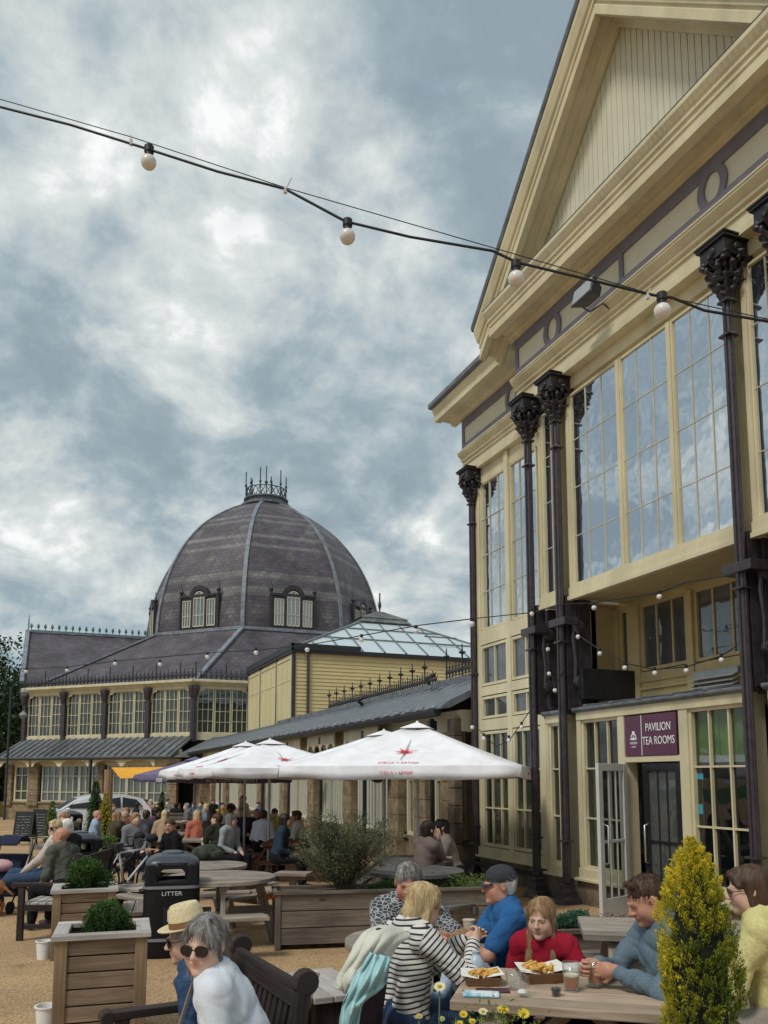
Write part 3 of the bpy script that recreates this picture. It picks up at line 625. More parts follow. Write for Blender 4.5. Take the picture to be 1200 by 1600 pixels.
m=MB(); m.box(8.54,9.62,-.1,.05,-.5,.02,fs); m.build('threshold',STONE,PV)
fo=Fr((7.46,9.60,0),(-.93,-.36,0),(0,0,1),(-.36,.93,0)); fo.N=Vector((-.36,.93,0)).normalized()*-1
doorleaf(fo,0.0,.72,.06,2.14,mat('grey_white_door',(.55,.55,.54),.5,.06,4,.05),'open_white_door',GL,.62)
# interior seen through the lower windows
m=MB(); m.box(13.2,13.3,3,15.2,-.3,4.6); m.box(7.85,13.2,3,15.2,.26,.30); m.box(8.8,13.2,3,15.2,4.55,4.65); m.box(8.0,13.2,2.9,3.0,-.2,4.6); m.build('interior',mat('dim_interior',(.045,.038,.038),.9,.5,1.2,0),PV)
m=MB()
for k in range(16):
    y=4+k*.72; x=9+random.random()*2.5; z=.45+random.random()*.9; w=.15+random.random()*.4
    m=MB(); m.box(x,x+.05,y,y+w,z,z+.12+random.random()*.5); m.build('interior_furniture',mat('interior_things',(.30,.2,.18),.8,.9,.9,0,col2=(.05,.04,.06)),PV)
em=bpy.data.materials.new('lamp_glow'); em.use_nodes=True; e_=em.node_tree.nodes['Principled BSDF']; e_.inputs['Emission Color'].default_value=(1,.45,.08,1); e_.inputs['Emission Strength'].default_value=2.5
m=MB(); m.sphere((8.6,10.75,2.62),.035,10); m.build('interior_lamp',em,PV,smooth=True)
# flood light above the frieze
FLt=empty('floodlight',(7.15,9.45,8.86),world=True,label='grey rectangular floodlight on a bracket above the cornice moulding of the pavilion',cat='floodlight')
m=MB(); c=fa.p(9.42,8.92,.42); ax=Fr(c,(0,1,0),Vector((.25,0,1)),Vector((-1,0,.25)))
m.boxc([ax.p(-.24,-.13,.09),ax.p(.24,-.13,.09),ax.p(.24,.13,.09),ax.p(-.24,.13,.09),ax.p(-.15,-.08,-.11),ax.p(.15,-.08,-.11),ax.p(.15,.08,-.11),ax.p(-.15,.08,-.11)])
m.box(-.25,.25,-.14,.14,.09,.115,ax); m.build('housing',mat('grey_housing',(.06,.065,.07),.5,.2,6,.1),FLt,bevel=.01)
m=MB(); m.box(-.22,.22,-.115,.115,.116,.12,ax); m.build('lens',glassmat('lamp_lens',(.25,.28,.28),.1,0),FLt)
m=MB(); m.tube([ax.p(.2,0,0),ax.p(.27,0,0),ax.p(.27,-.02,-.22),ax.p(0,-.02,-.26),ax.p(0,-.05,-.38)],.014,8); m.build('bracket',IRON,FLt,smooth=True)
# ================= COLONNADE WING =================
WG=empty('colonnade_wing',(8,25,0),world=True,label='low stone wing with tall white-barred windows and lead roof behind the white umbrellas',cat='building')
fw_=Fr((7.9,0,0),(0,1,0),(0,0,1),(-1,0,0)); Y0w,Y1w=15.35,46.5
m=MB(); m.box(Y0w,Y1w,-1,.55,-.4,.0,fw_); m.box(Y0w,Y1w,.55,.62,-.4,.07,fw_); m.build('plinth',STONED,WG,bevel=.01)
m=MB(); m.box(Y0w,Y1w,2.9,3.35,-.4,.02,fw_); m.build('wall_plate',CREAM,WG)
pil=[15.75,17.2,18.75]+[22.1+3.5*i for i in range(7)]
for y in pil:
    m=MB(); z=.0
    m.box(y-.40,y+.40,-.9,.60,.0,.24,fw_); m.box(y-.38,y+.38,.60,.66,.0,.22,fw_)
    k=0; z=.66
    while z<2.85:
        h=.40; m.box(y-.33,y+.33,z+.012,min(z+h,2.9),-.1,.16,fw_); m.box(y-.31,y+.31,z,z+.012,-.1,.145,fw_); z+=h; k+=1
    m.build('pilaster',STONE,WG,bevel=.012)
for a,b_ in zip(pil[:-1],pil[1:]):
    c=(a+b_)/2; w=(b_-a)/2-.42; nb=max(2,int(w*2/.21))
    if b_-a<2:
        window(fw_,c-w*.9,c+w*.9,.62,2.9,2,[1.9],WG,GW,fw=.07,bw=.03,d=.08,n0=-.1); continue
    window(fw_,c-w,c+w,.62,2.9,nb,[1.95],WG,GW,frame=mat('white_window_bars',(.66,.64,.52),.5,.05,3,0),fw=.07,bw=.035,d=.08,n0=-.1)
    m=MB(); n=4; q=2*w/n          # scalloped cream valance above each window
    for i in range(n):
        u0=c-w+i*q; pts=[(u0,2.62),(u0+.03,2.62)]+[(u0+q/2-(q/2-.03)*math.cos(t),2.70+.22*math.sin(t)) for t in [math.pi*j/8 for j in range(9)]]+[(u0+q-.03,2.62),(u0+q,2.62),(u0+q,3.25),(u0,3.25)]
        m.prism(pts,lambda a_,b2:fw_.p(a_,b2,.36),lambda a_,b2:fw_.p(a_,b2,.40))
    m.build('scalloped_valance',CREAM,WG)
for y in (16.1,20.2,23.9,27.5,31.2):
    m=MB(); m.tube([fw_.p(y,-.1,.34),fw_.p(y,3.2,.34)],.05,10); m.box(y-.075,y+.075,2.95,3.15,.26,.42,fw_); m.box(y-.07,y+.07,0.1,.3,.27,.41,fw_); m.build('downpipe',BLACK,WG,smooth=2)
m=MB(); m.sweep([(.50,3.20),(.62,3.20),(.66,3.30),(.66,3.32),(.48,3.32)],fw_,Y0w,Y1w+1.5); m.build('gutter',BLACK,WG,bevel=.008)
m=MB(); m.sweep([(.60,3.33),(.62,3.36),(.45,3.50),(-1.1,4.22),(-1.1,4.1),(.40,3.36)],fw_,Y0w-.25,Y1w+2.6)
m.sweep([(-1.05,4.20),(-1.05,4.34),(-1.5,4.36),(-1.5,4.1)],fw_,Y0w-.25,Y1w-12)
y=Y0w
while y<Y1w+2: m.sweep([(.60,3.36),(.60,3.385),(-1.1,4.25),(-1.1,4.21)],fw_,y,y+.04); y+=.62
m.build('lead_roof',LEAD,WG,bevel=.006)
m=MB(); y=Y0w
while y<Y1w: m.box(y,y+.34,3.37,3.43,.50,.64,fw_); y+=.62
m.build('roof_tiles_edge',mat('pale_lead',(.24,.26,.28),.5,.3,6,.2),WG,bevel=.01)
m=MB(); m.box(Y0w,Y1w-6,-.5,4.25,-1.7,-1.5,fw_); m.build('rear_wall',CREAM,WG)
# roof railing (cresting) with urn finials
def cresting(m,A,B,z,h,step,fin,urn=True,r=.012):
    A=Vector(A);B=Vector(B); L_=(B-A).length; d=(B-A)/L_; n=int(L_/step)
    m.bar(A+Vector((0,0,z+.06)),B+Vector((0,0,z+.06)),.025,.02); m.bar(A+Vector((0,0,z+h*.55)),B+Vector((0,0,z+h*.55)),.025,.018)
    for i in range(n+1):
        p=A+d*(L_*i/n)
        m.bar(p+Vector((0,0,z)),p+Vector((0,0,z+h*(.8 if i%2 else .68))),r*1.5,r*1.5); m.sphere(p+Vector((0,0,z+h*.3)),r*3.2,5,(1,1,1.3)); 
        m.bar(p+Vector((0,0,z+.06)),p+d*step+Vector((0,0,z+h*.55)),r,r); m.bar(p+Vector((0,0,z+h*.55)),p+d*step+Vector((0,0,z+.06)),r,r)
        if i%fin==0:
            m.bar(p+Vector((0,0,z)),p+Vector((0,0,z+h*1.25)),r*2.6,r*2.6)
            if urn: m.lathe([(.012,h*.98),(.085,h*1.08),(.09,h*1.12),(.02,h*1.15),(.012,h*1.5)],p+Vector((0,0,z)),8)
RAILM=mat('cast_iron_dark',(.035,.035,.045),.6,.3,9,0)
m=MB(); cresting(m,(9.0,27.6,0),(9.0,18.95,0),4.26,.50,.16,5); m.bar((9.0,18.95,4.26),(9.0,18.4,4.3),.03,.03); m.build('roof_railing',RAILM,WG)
m=MB(); cresting(m,(9.0,18.3,0),(9.0,15.6,0),4.34,.52,.16,5); m.build('roof_railing',RAILM,WG)
m=MB(); m.tube([(8.8,18.9,4.3),(8.6,18.6,4.38),(8.5,18.0,4.40),(8.3,17.6,4.34)],.05,8); m.tube([(8.9,24.0,4.2),(8.6,23.6,4.26),(8.5,23.0,4.26)],.05,8); m.build('roof_pipe',BLACK,WG,smooth=True)
# stone pier between wing and pavilion with iron bracket
m=MB(); 
for i in range(8): m.box(15.36,15.66,.3+i*.36,.3+i*.36+.345,.0,.20,fw_)
m.build('stone_pier',STONED,WG,bevel=.012)
# hanging baskets
def basket(px,py,x,lab):
    d=ray(px,py); t=x/d[0]; p=Vector((x,d[1]*t,CH+d[2]*t))
    r=empty('hanging_basket',p,0,lab,'hanging basket','hanging baskets along the wing'); m=MB(); m.lathe([(.05,-.24),(.16,-.18),(.22,-.06),(.24,0)],(0,0,0),12); m.build('basket',BLACK,r,smooth=True)
    m=MB(); m.bar((0,0,.0),(0,0,.55),.01,.01); m.bar((0,0,.55),(.55,0,.55),.02,.02); m.build('chain',BLACK,r)
    leaves('flowers',r,400,lambda g:(g.normal(0,.14,(400,3))*np.array([1,1,.6])+np.array([0,0,.06])),.05,FLM if 'pink' in lab else LEAFD)
# ================= CREAM BLOCK WITH GLASS PYRAMID =================
BK=empty('glass_roofed_hall',(14,37,0),world=True,label='cream boarded hall with hipped glass roof rising behind the low wing',cat='building')
zt_=7.25; x0,x1,y0_,y1_=9.2,20.4,33.0,41.2
m=MB(); m.box(x0,x1,y0_,y1_,-1,zt_-.16)
z=3.9
while z<zt_-.2: m.boxc([(x0,y0_,z),(x1,y0_,z),(x1,y0_-.03,z),(x0,y0_-.03,z),(x0,y0_,z+.15),(x1,y0_,z+.15),(x1,y0_-.006,z+.15),(x0,y0_-.006,z+.15)]); z+=.155
m.build('boarded_wall',mat('butter_boards',(.60,.50,.26),.6,.06,2,.03),BK)
m=MB(); fl=Fr((x0,0,0),(0,1,0),(0,0,1),(-1,0,0))
for y in (33.0,35.6,38.6,41.2): m.box(y-.09,y+.09,-1,zt_,.0,.05,fl)
m.box(x0-.06,x0+.08,y0_-.06,y0_,-1,zt_); m.tube([(x0+.62,y0_-.08,4.0),(x0+.62,y0_-.08,zt_-.3),(x0+.7,y0_-.08,zt_-.1)],.06,8); m.build('dark_post',IRON,BK)
m=MB(); m.box(x0-.12,x1+.1,y0_-.16,y1_+.1,zt_-.16,zt_+.02); m.box(x0-.14,x0+2.9,y0_-.20,y0_-.1,zt_-.05,zt_+.22); m.box(x0-.15,x0-.05,y0_-.20,y1_,zt_-.05,zt_+.22); m.build('black_gutter',BLACK,BK)
for a,b_ in ((33.1,35.5),(35.7,38.5),(38.7,41.1)): window(fl,a,b_,3.6,zt_-.25,3,[4.2,6.0],BK,mat('cream_infill',(.62,.54,.30),.6,.05,2,0),fw=.12,bw=.06,d=.05,n0=.005,name='panel_frame',sub='infill_panel')
ap=[(13.6,36.6),(15.7,36.6),(15.7,37.6),(13.6,37.6)]; bs=[(x0,y0_),(x1,y0_),(x1,y1_),(x0,y1_)]; za=9.35; zb_=zt_+.05
GR=glassmat('roof_glazing',(.60,.68,.70),.10,0,rough=.3,wav=.06)
m=MB()
for k in range(4):
    k2=(k+1)%4; m.poly([(*bs[k],zb_),(*bs[k2],zb_),(*ap[k2],za),(*ap[k],za)])
m.build('glazed_roof',GR,BK)
m=MB()
for k in range(4):
    k2=(k+1)%4; A,B=Vector((*bs[k],zb_)),Vector((*bs[k2],zb_)); C,D=Vector((*ap[k2],za)),Vector((*ap[k],za)); n=11 if k%2==0 else 8
    m.bar(A,D,.14,.12)
    for i in range(1,n):      # rafters perpendicular to the eaves, ending on the hips
        b0=A.lerp(B,i/n); dirn=((C+D)/2-(A+B)/2); e=(B-A).normalized(); up=dirn-e*dirn.dot(e); s_=(b0-A).dot(e); La=(D-A).dot(e); Lb=(C-A).dot(e); Lt=(B-A).length
        f_=1 if La<=s_<=Lb else (s_/La if s_<La else (Lt-s_)/(Lt-Lb)); m.bar(b0,b0+up*f_,.07,.09)
    for f_ in (.36,.70): m.bar(A.lerp(D,f_)+Vector((0,0,.02)),B.lerp(C,f_)+Vector((0,0,.02)),.09,.07)
m.build('glazing_bars',mat('blue_grey_bars',(.16,.19,.20),.5,.2,5,0),BK)
m=MB(); m.prism([(13.3,36.3),(16.0,36.3),(16.0,37.9),(13.3,37.9)],lambda a,b:Vector((a,b,za-.05)),lambda a,b:Vector((14.65+(a-14.65)*.82,37.1+(b-37.1)*.82,za+.18)))
m.prism([(13.4,36.4),(15.9,36.4),(15.9,37.8),(13.4,37.8)],lambda a,b:Vector((a,b,za+.18)),lambda a,b:Vector((14.65+(a-14.65)*.12,37.1+(b-37.1)*.1,za+.62))); m.bar((14.65,37.1,za+.5),(14.65,37.1,za+1.55),.06,.06); m.sphere((14.65,37.1,za+.95),.13,8,(.7,.7,1.6)); m.build('ridge_ventilator',SLATEG,BK)
m=MB(); m.box(15.6,17.2,33.9,34.0,zb_+1.0,zb_+1.05); m.build('roof_hatch',LEAD,BK)
# small slate roof further right
RB=empty('far_gable_house',(23,45,0),world=True,label='grey slate roofed building behind the right end of the glass roof',cat='building')
m=MB(); m.box(20,30,44,52,-1,8.0); m.build('wall',CREAM,RB); m=MB(); m.prism([(19.6,8.0),(30.4,8.0),(30.4,9.6),(23,9.6)],lambda a,b:Vector((a,43.6,b)),lambda a,b:Vector((a,52,b))); m.build('roof',SLATEG,RB)
# ================= OCTAGONAL DOMED HALL =================
OC=empty('domed_hall',(14.9,62,0),world=True,label='octagonal hall with a great ribbed slate dome at the far end of the terrace',cat='building')
cxo,cyo=14.9,62.0; gz_=zg(60)
V1=Vector((8.0,50.7,0)); V2=Vector((-1.55,60.25,0)); V8=Vector((21.8,50.7,0)); V7=Vector((31.35,60.25,0))
LOW=[V1,V8,V7,V7+Vector((0,13,0)),Vector((21.8,83,0)),Vector((8,83,0)),V2+Vector((0,13,0)),V2]
ZE=7.75; ZD=11.75; R0=9.0
DR=[Vector((cxo+R0*math.sin(a),cyo-R0*math.cos(a),0)) for a in [math.radians(-22.5+45*k) for k in range(8)]]
m=MB()
for k in range(8):
    A,B=LOW[k],LOW[(k+1)%8]; C,D=DR[(k+1)%8],DR[k]; w=(B-A).length; w2=(C-D).length; h=((A+B)/2-(C+D)/2+Vector((0,0,ZD-ZE))).length
    m.poly([A+Vector((0,0,ZE)),B+Vector((0,0,ZE)),C+Vector((0,0,ZD)),D+Vector((0,0,ZD))],[(0,0),(w,0),(w/2+w2/2,h),(w/2-w2/2,h)])
m.build('lower_roof',SLATE,OC)
PR=[(9.0,11.75),(8.92,13.2),(8.62,14.8),(8.15,16.4),(7.45,17.9),(6.6,19.2),(5.55,20.4),(4.45,21.3),(3.15,22.15),(1.95,22.75),(1.6,22.9)]
# dome: eight gored faces, finely divided so that the pale slate bands follow the curve
def prof_at(t):
    t*=len(PR)-1; i=min(int(t),len(PR)-2); f_=t-i; p0=PR[max(i-1,0)];p1=PR[i];p2=PR[i+1];p3=PR[min(i+2,len(PR)-1)]
    cr=lambda a,b,c,d:.5*(2*b+(c-a)*f_+(2*a-5*b+4*c-d)*f_*f_+(-a+3*b-3*c+d)*f_**3)
    return cr(p0[0],p1[0],p2[0],p3[0]),cr(p0[1],p1[1],p2[1],p3[1])
NZ=150; NU=28; V=[];Q=[];T_=[];UVs=[]
bands=[(13.25,13.55),(14.75,15.0),(16.1-.0,16.35),(15.35,15.5),(18.0,18.2),(18.6,18.8),(20.1,20.25),(20.55,20.7),(21.8,21.95)]
bands=[(14.15,14.7),(15.35,15.8),(17.75,18.05),(18.55,18.9),(20.1,20.3),(20.6,20.8),(21.9,22.05)]
crosses=[(.12,13.0),(.88,13.0),(.5,17.05),(.22,19.5),(.78,19.5)]
for k in range(8):
    a0=math.radians(-22.5+45*k); a1=a0+math.radians(45); base=len(V); arc=0; pr=None
    for i in range(NZ+1):
        r,z=prof_at(i/NZ)
        if pr: arc+=math.dist(pr,(r,z))
        pr=(r,z); A=Vector((r*math.sin(a0),-r*math.cos(a0),z)); B=Vector((r*math.sin(a1),-r*math.cos(a1),z)); w=(B-A).length
        for j in range(NU+1):
            p=A.lerp(B,j/NU); V.append((cxo+p.x,cyo+p.y,z)); u=(j/NU-.5)*w; UVs.append((u,arc))
            tt=1.0 if any(b0<=z<=b1 for b0,b1 in bands) else 0
            for cu,cz in crosses:
                du=abs(u-(cu-.5)*6.9*(r/9 if cz<15 else 1)*.95); dz=abs(z-cz)
                if (du<.14 and dz<.48) or (du<.42 and dz<.18): tt=.9
            T_.append(tt*.75*(.8+.4*random.random()))
    for i in range(NZ):
        for j in range(NU):
            a=base+i*(NU+1)+j; Q.append((a,a+1,a+NU+2,a+NU+1))
o=npmesh('dome',np.array(V)-np.array(OC.location),Q,SLATE,None,True,{'tint':('F',T_)}); o.parent=OC; o.data.set_sharp_from_angle(angle=math.radians(20))
ul=o.data.uv_layers.new(name='UVMap'); UVs=np.array(UVs,np.float32); ul.data.foreach_set('uv',UVs[np.array(Q).ravel()].ravel())
LEADP=mat('pale_lead_roll',(.20,.22,.26),.5,.3,3,.1)
m=MB()
for k in range(8):
    a=math.radians(-22.5+45*k); pts=[]
    for i in range(31):
        r,z=prof_at(i/30); pts.append((cxo+(r+.03)*math.sin(a),cyo-(r+.03)*math.cos(a),z))
    for p,q in zip(pts[:-1],pts[1:]): m.bar(p,q,.26,.09,up=(math.sin(a),-math.cos(a),0.3))
    m.bar(LOW[k]+Vector((0,0,ZE+.05)),DR[k]+Vector((0,0,ZD+.05)),.36,.12)
    A,B=DR[k],DR[(k+1)%8]; m.bar(A*1.0+Vector((0,0,ZD+.03)),B+Vector((0,0,ZD+.03)),.3,.22)
m.build('lead_rolls',LEADP,OC)
m=MB(); m.lathe([(1.75,22.75),(1.95,22.85),(1.95,23.0),(1.6,23.05),(1.55,23.35),(1.75,23.4),(1.75,23.5),(.4,23.9),(.1,24.0)],(cxo,cyo,0),16); m.build('lantern_base',LEAD,OC)
m=MB()
for k in range(12):
    a=2*math.pi*k/12; a2=2*math.pi*(k+1)/12; p=Vector((cxo+1.6*math.cos(a),cyo+1.6*math.sin(a),23.4)); q=Vector((cxo+1.6*math.cos(a2),cyo+1.6*math.sin(a2),23.4))
    m.bar(p,p+Vector((0,0,1.5 if k%2 else 2.2)),.07,.07); m.sphere(p+Vector((0,0,1.1)),.1,6,(1,1,1.4))
    for h in (.08,.85): m.bar(p+Vector((0,0,h)),q+Vector((0,0,h)),.06,.06)
    for f0,f1 in ((0,.5),(.5,0),(.5,1),(1,.5)): m.bar(p.lerp(q,f0)+Vector((0,0,.1)),p.lerp(q,f1)+Vector((0,0,.85)),.045,.045)
m.bar((cxo,cyo,23.9),(cxo,cyo,26.3),.07,.07); m.sphere((cxo,cyo,25.0),.14,6); m.build('crown_railing',mat('verdigris_iron',(.04,.065,.065),.6,.3,9,0),OC)
# dormers on the four diagonal and four straight faces
DW=mat('dormer_dark',(.035,.03,.036),.5,.3,5,.1)
for k in (7,0,1,6):
    a=math.radians(45*k); nrm=Vector((math.sin(a),-math.cos(a),0)); ap_=R0*math.cos(math.radians(22.5)); fr=Fr(Vector((cxo,cyo,0))+nrm*(ap_-.12),(-nrm.y,nrm.x,0),(0,0,1),nrm); fr.U=fr.U*.80; fr.O=fr.O+Vector((0,0,11.85*.12)); fr.V=fr.V*.88
    m=MB(); m.box(-1.85,1.85,11.85,14.45,-1.5,.16,fr); m.box(-1.95,1.95,14.45,14.62,-1.6,.24,fr); m.box(-2.0,-1.82,11.85,14.5,-.2,.22,fr); m.box(1.82,2.0,11.85,14.5,-.2,.22,fr)
    for u in (-.68,.68): m.box(u-.07,u+.07,11.9,14.45,.1,.24,fr)
    n=14; 
    for j in range(n):
        t0=math.pi*j/n;t1=math.pi*(j+1)/n
        for (r0,r1,n0,n1) in ((.62,.98,-1.4,.26),):
            P=[(r0*math.cos(t0),14.35+r0*math.sin(t0)),(r1*math.cos(t0),14.35+r1*math.sin(t0)),(r1*math.cos(t1),14.35+r1*math.sin(t1)),(r0*math.cos(t1),14.35+r0*math.sin(t1))]
            m.boxc([fr.p(*q,n0) for q in P]+[fr.p(*q,n1) for q in P])
    m.prism([(0.62*math.cos(math.pi*j/12),14.35+.62*math.sin(math.pi*j/12)) for j in range(13)],lambda a_,b_:fr.p(a_,b_,-1.3),lambda a_,b_:fr.p(a_,b_,.10))
    for u in (-1.9,1.9): m.lathe([(.05,-.02),(.08,.1),(.17,.28),(.10,.4),(.03,.6),(.02,.9)],fr.p(u,14.6,.1),8)
    dm=m.build('dormer',DW,OC)
    for u0,u1,zt2 in ((-1.62,-.84,14.2),(-.54,.54,14.35),(.84,1.62,14.2)):
        m=MB(); 
        for u in [u0+(u1-u0)*i/3 for i in range(4)]: m.box(u-.03,u+.03,12.1,zt2+(.45 if abs(u)<.3 else 0),.17,.22,fr)
        m.box(u0,u1,12.1,12.18,.17,.22,fr); m.box(u0,u1,12.95,13.0,.17,.22,fr); m.box(u0,u1,zt2-.06,zt2,.17,.22,fr)
        if u0<0<u1:
            for j in range(8):
                t0=math.pi*j/8;t1=math.pi*(j+1)/8; m.bar(fr.p(.54*math.cos(t0),14.3+.54*math.sin(t0),.19),fr.p(.54*math.cos(t1),14.3+.54*math.sin(t1),.19),.06,.06)
        w=m.build('dormer_window',mat('dormer_bars',(.60,.56,.44),.5,.05,3,0),OC)
        m=MB(); m.poly([fr.p(u0,12.1,.165),fr.p(u1,12.1,.165),fr.p(u1,zt2,.165),fr.p(u0,zt2,.165)])
        if u0<0<u1: m.poly([fr.p(.52*math.cos(math.pi*j/10),14.33+.52*math.sin(math.pi*j/10),.167) for j in range(11)])
        m.build('glass',glassmat('dormer_glass',(.10,.12,.12),.2,0),w)
# walls of lower octagon (faces A and B visible)
def octwall(A,B,nb,ver=True):
    U=(B-A).normalized(); Nn=U.cross(Vector((0,0,1))); 
    if Nn.dot(Vector((cxo,cyo,0))-A)>0: Nn=-Nn
    fr=Fr((A.x,A.y,0),U,(0,0,1),Nn); Ln=(B-A).length; st=Ln/nb
    m=MB(); m.box(0,Ln,4.2,4.62,-.3,.03,fr); m.box(0,Ln,7.32,7.62,-.3,.06,fr); m.sweep([(0,7.5),(.12,7.5),(.3,7.68),(.42,7.7),(.42,7.82),(0,7.95)],fr,-.1,Ln+.1); m.box(0,Ln,5.25,5.35,-.3,.0,fr) if False else None
    m.build('cornice',CREAM,OC)
    m=MB(); m.box(0,Ln,-1.2,7.4,-.5,-.2,fr); m.build('inner_wall',mat('dark_hall',(.02,.022,.022),.8,.2,2,0),OC)
    for i in range(nb+1):
        c=MB(); u=i*st; c.box(u-.14,u+.14,4.1,7.35,-.05,.2,fr); c.lathe([(.14,6.75),(.2,6.9),(.26,7.1),(.3,7.3),(.3,7.45)],fr.p(u,0,.15),8); c.build('iron_column',IRON,OC)
    for i in range(nb):
        a=i*st+.16; b_=(i+1)*st-.16; c=(b_-a)/3
        for j in range(3): window(fr,a+c*j+.02,a+c*(j+1)-.02,4.62,7.34,3,[5.3,5.95,6.75] if (i+j)%2 else [5.35,6.05,6.7],OC,GF,fw=.065,bw=.032,d=.08,n0=-.1)
        v=MB()
        for s_ in (0,1):
            pts=[(0,7.34),(.5,7.34),(.42,7.22),(.2,7.15),(.08,6.95),(0,6.6)]
            q=[(a+x,y) if s_==0 else (b_-x,y) for x,y in pts]; v.prism(q,lambda p_,q_:fr.p(p_,q_,.0),lambda p_,q_:fr.p(p_,q_,.05))
        v.build('spandrel_bracket',CREAM,OC)
    r=MB(); cresting(r,fr.p(0,0,.25),fr.p(Ln,0,.25),7.85,.85,.30,6,urn=False,r=.026); r.build('roof_railing',RAILM,OC)
    if not ver: return fr,Ln
    # verandah roof and ground floor
    m=MB(); m.sweep([(0,4.35),(2.1,3.12),(2.15,3.12),(2.15,3.22),(0,4.45)],fr,-.2,Ln-.0); 
    m.build('verandah_roof',SLATEG,OC)
    m=MB(); u=0
    while u<Ln-.1: m.sweep([(2.1,3.2),(2.16,3.2),(2.16,3.32),(0,4.5),(0,4.44)],fr,u,u+.09); u+=.55
    m.build('roof_rolls',LEAD,OC)
    m=MB(); m.box(-.25,Ln+.8,3.02,3.13,2.04,2.2,fr); m.build('gutter',BLACK,OC)
    fg=Fr(fr.p(0,0,1.35),fr.U,fr.V,fr.N)
    m=MB(); m.box(0,Ln,-1.3,.35,-.3,.02,fg); m.box(0,Ln,.35,.45,-.3,.1,fg); m.build('plinth',STONE,OC)
    m=MB(); m.box(0,Ln,2.72,3.6,-.3,-.02,fg); m.build('wall_head',CREAM,OC)
    segs=[(.0,.62,'p'),(.62,1.9,'w2'),(1.9,2.75,'p'),(2.9,7.3,'w4'),(7.3,7.75,'p'),(7.9,12.3,'w4'),(12.3,13.0,'p')]
    for a,b_,t in segs:
        a*=Ln/13.0;b_*=Ln/13.0
        if t=='p':
            p=MB(); z=.45
            while z<2.7: p.box(a+.03,b_-.03,z+.015,min(z+.36,2.75),-.1,.14,fg); z+=.36
            p.box(a,b_,.2,.45,-.1,.17,fg); p.box(a,b_,2.6,2.75,-.1,.17,fg); p.build('pilaster',STONE,OC,bevel=.02)
        elif t=='w2': window(fg,a+.05,b_-.05,.45,2.72,2,[1.1,2.1],OC,GF,fw=.12,bw=.05,d=.1,n0=-.12)
        else:
            for j in range(3):
                c=(b_-a)/3; window(fg,a+c*j,a+c*(j+1)-.01,.45,2.72,3,[1.05,2.05],OC,glassmat('far_lower_glass',(.10,.14,.15),.12,0),frame=mat('pale_frame',(.55,.53,.42),.6,.05,2,0),fw=.08,bw=.05,d=.1,n0=-.12)
    v=MB()
    for a,b_ in ((.1,2.6),(2.8,5.05),(5.05,7.4),(7.7,9.9),(9.9,12.3)):
        pts=[(a,2.62),(a+.1,2.62)]+[(a+.1+(b_-a-.2)*t,2.75+.24*math.sin(math.pi*t)**.6) for t in [j/10 for j in range(1,10)]]+[(b_-.1,2.62),(b_,2.62),(b_,3.02),(a,3.02)]
        v.prism(pts,lambda p_,q_:fr.p(p_,q_,1.98),lambda p_,q_:fr.p(p_,q_,2.04))
    v.build('arched_valance',CREAM,OC)
    v=MB(); v.tube([fr.p(7.55,-1,2.0),fr.p(7.55,3.05,2.0)],.07,8); v.tube([fr.p(.05,-1,2.0),fr.p(.05,3.05,2.0)],.07,8); v.build('downpipe',BLACK,OC); return fr,Ln
octwall(V2,V1,4); octwall(V1,V8,4,False)
m=MB(); m.box(8.1,13,48.4,50.6,-1,3.0); m.build('link_wall',STONE,OC)
m=MB(); m.prism([(0,3.1),(7.4,3.1),(7.4,4.4),(2.6,4.4)],lambda a,b:Vector((6.6+a,48.0 if b<4 else 50.6,b)),lambda a,b:Vector((6.6+a,50.65,b))) ; m.build('link_roof',SLATEG,OC)
# slate-roofed wing behind left with ridge cresting
SW_=empty('slate_roofed_hall',(3,70,0),world=True,label='long purple slate roof with verdigris ridge cresting left of the dome',cat='building')
m=MB(); m.box(-1.6,12,62,76,-1,8.4); m.build('wall',CREAM,SW_)
m=MB(); m.prism([(61.6,8.3),(76.4,8.3),(69,13.1)],lambda a,b:Vector((-1.9,a,b)),lambda a,b:Vector((12,a,b))); o=m.build('roof',SLATE,SW_)
m=MB(); m.bar((-1.95,61.6,8.4),(-1.95,69,13.2),.3,.25); m.bar((-1.9,69,13.15),(12,69,13.15),.3,.15); m.build('lead_verge',LEADP,SW_)
m=MB()
for i in range(26):
    x=-1.7+i*.5; m.lathe([(.03,0),(.03,.22),(.11,.34),(.09,.48),(.02,.62)],(x,69,13.2),6); m.bar((x,69,13.25),(x+.5,69,13.25),.04,.12)
m.lathe([(.05,0),(.05,.8),(.01,1.3)],(-1.9,69,13.2),6); m.build('ridge_cresting',mat('verdigris',(.10,.19,.18),.6,.2,5,0),SW_)
# ---------------- foliage ----------------
def leafmat(name,c1,c2,rough=.55):
    m=bpy.data.materials.new(name); m.use_nodes=True; nt=m.node_tree; N=nt.nodes; L=nt.links; b=N['Principled BSDF']; b.inputs['Roughness'].default_value=rough; b.inputs['Specular IOR Level'].default_value=.3
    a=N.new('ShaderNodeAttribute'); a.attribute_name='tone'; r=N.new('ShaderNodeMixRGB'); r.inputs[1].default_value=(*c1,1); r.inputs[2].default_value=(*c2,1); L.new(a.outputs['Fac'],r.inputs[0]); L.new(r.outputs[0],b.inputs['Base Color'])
    tl=N.new('ShaderNodeBsdfTranslucent'); L.new(r.outputs[0],tl.inputs[0]); mx=N.new('ShaderNodeMixShader'); mx.inputs[0].default_value=.25
    L.new(b.outputs[0],mx.inputs[1]); L.new(tl.outputs[0],mx.inputs[2]); L.new(mx.outputs[0],N['Material Output'].inputs[0]); MATS[name]=m; return m
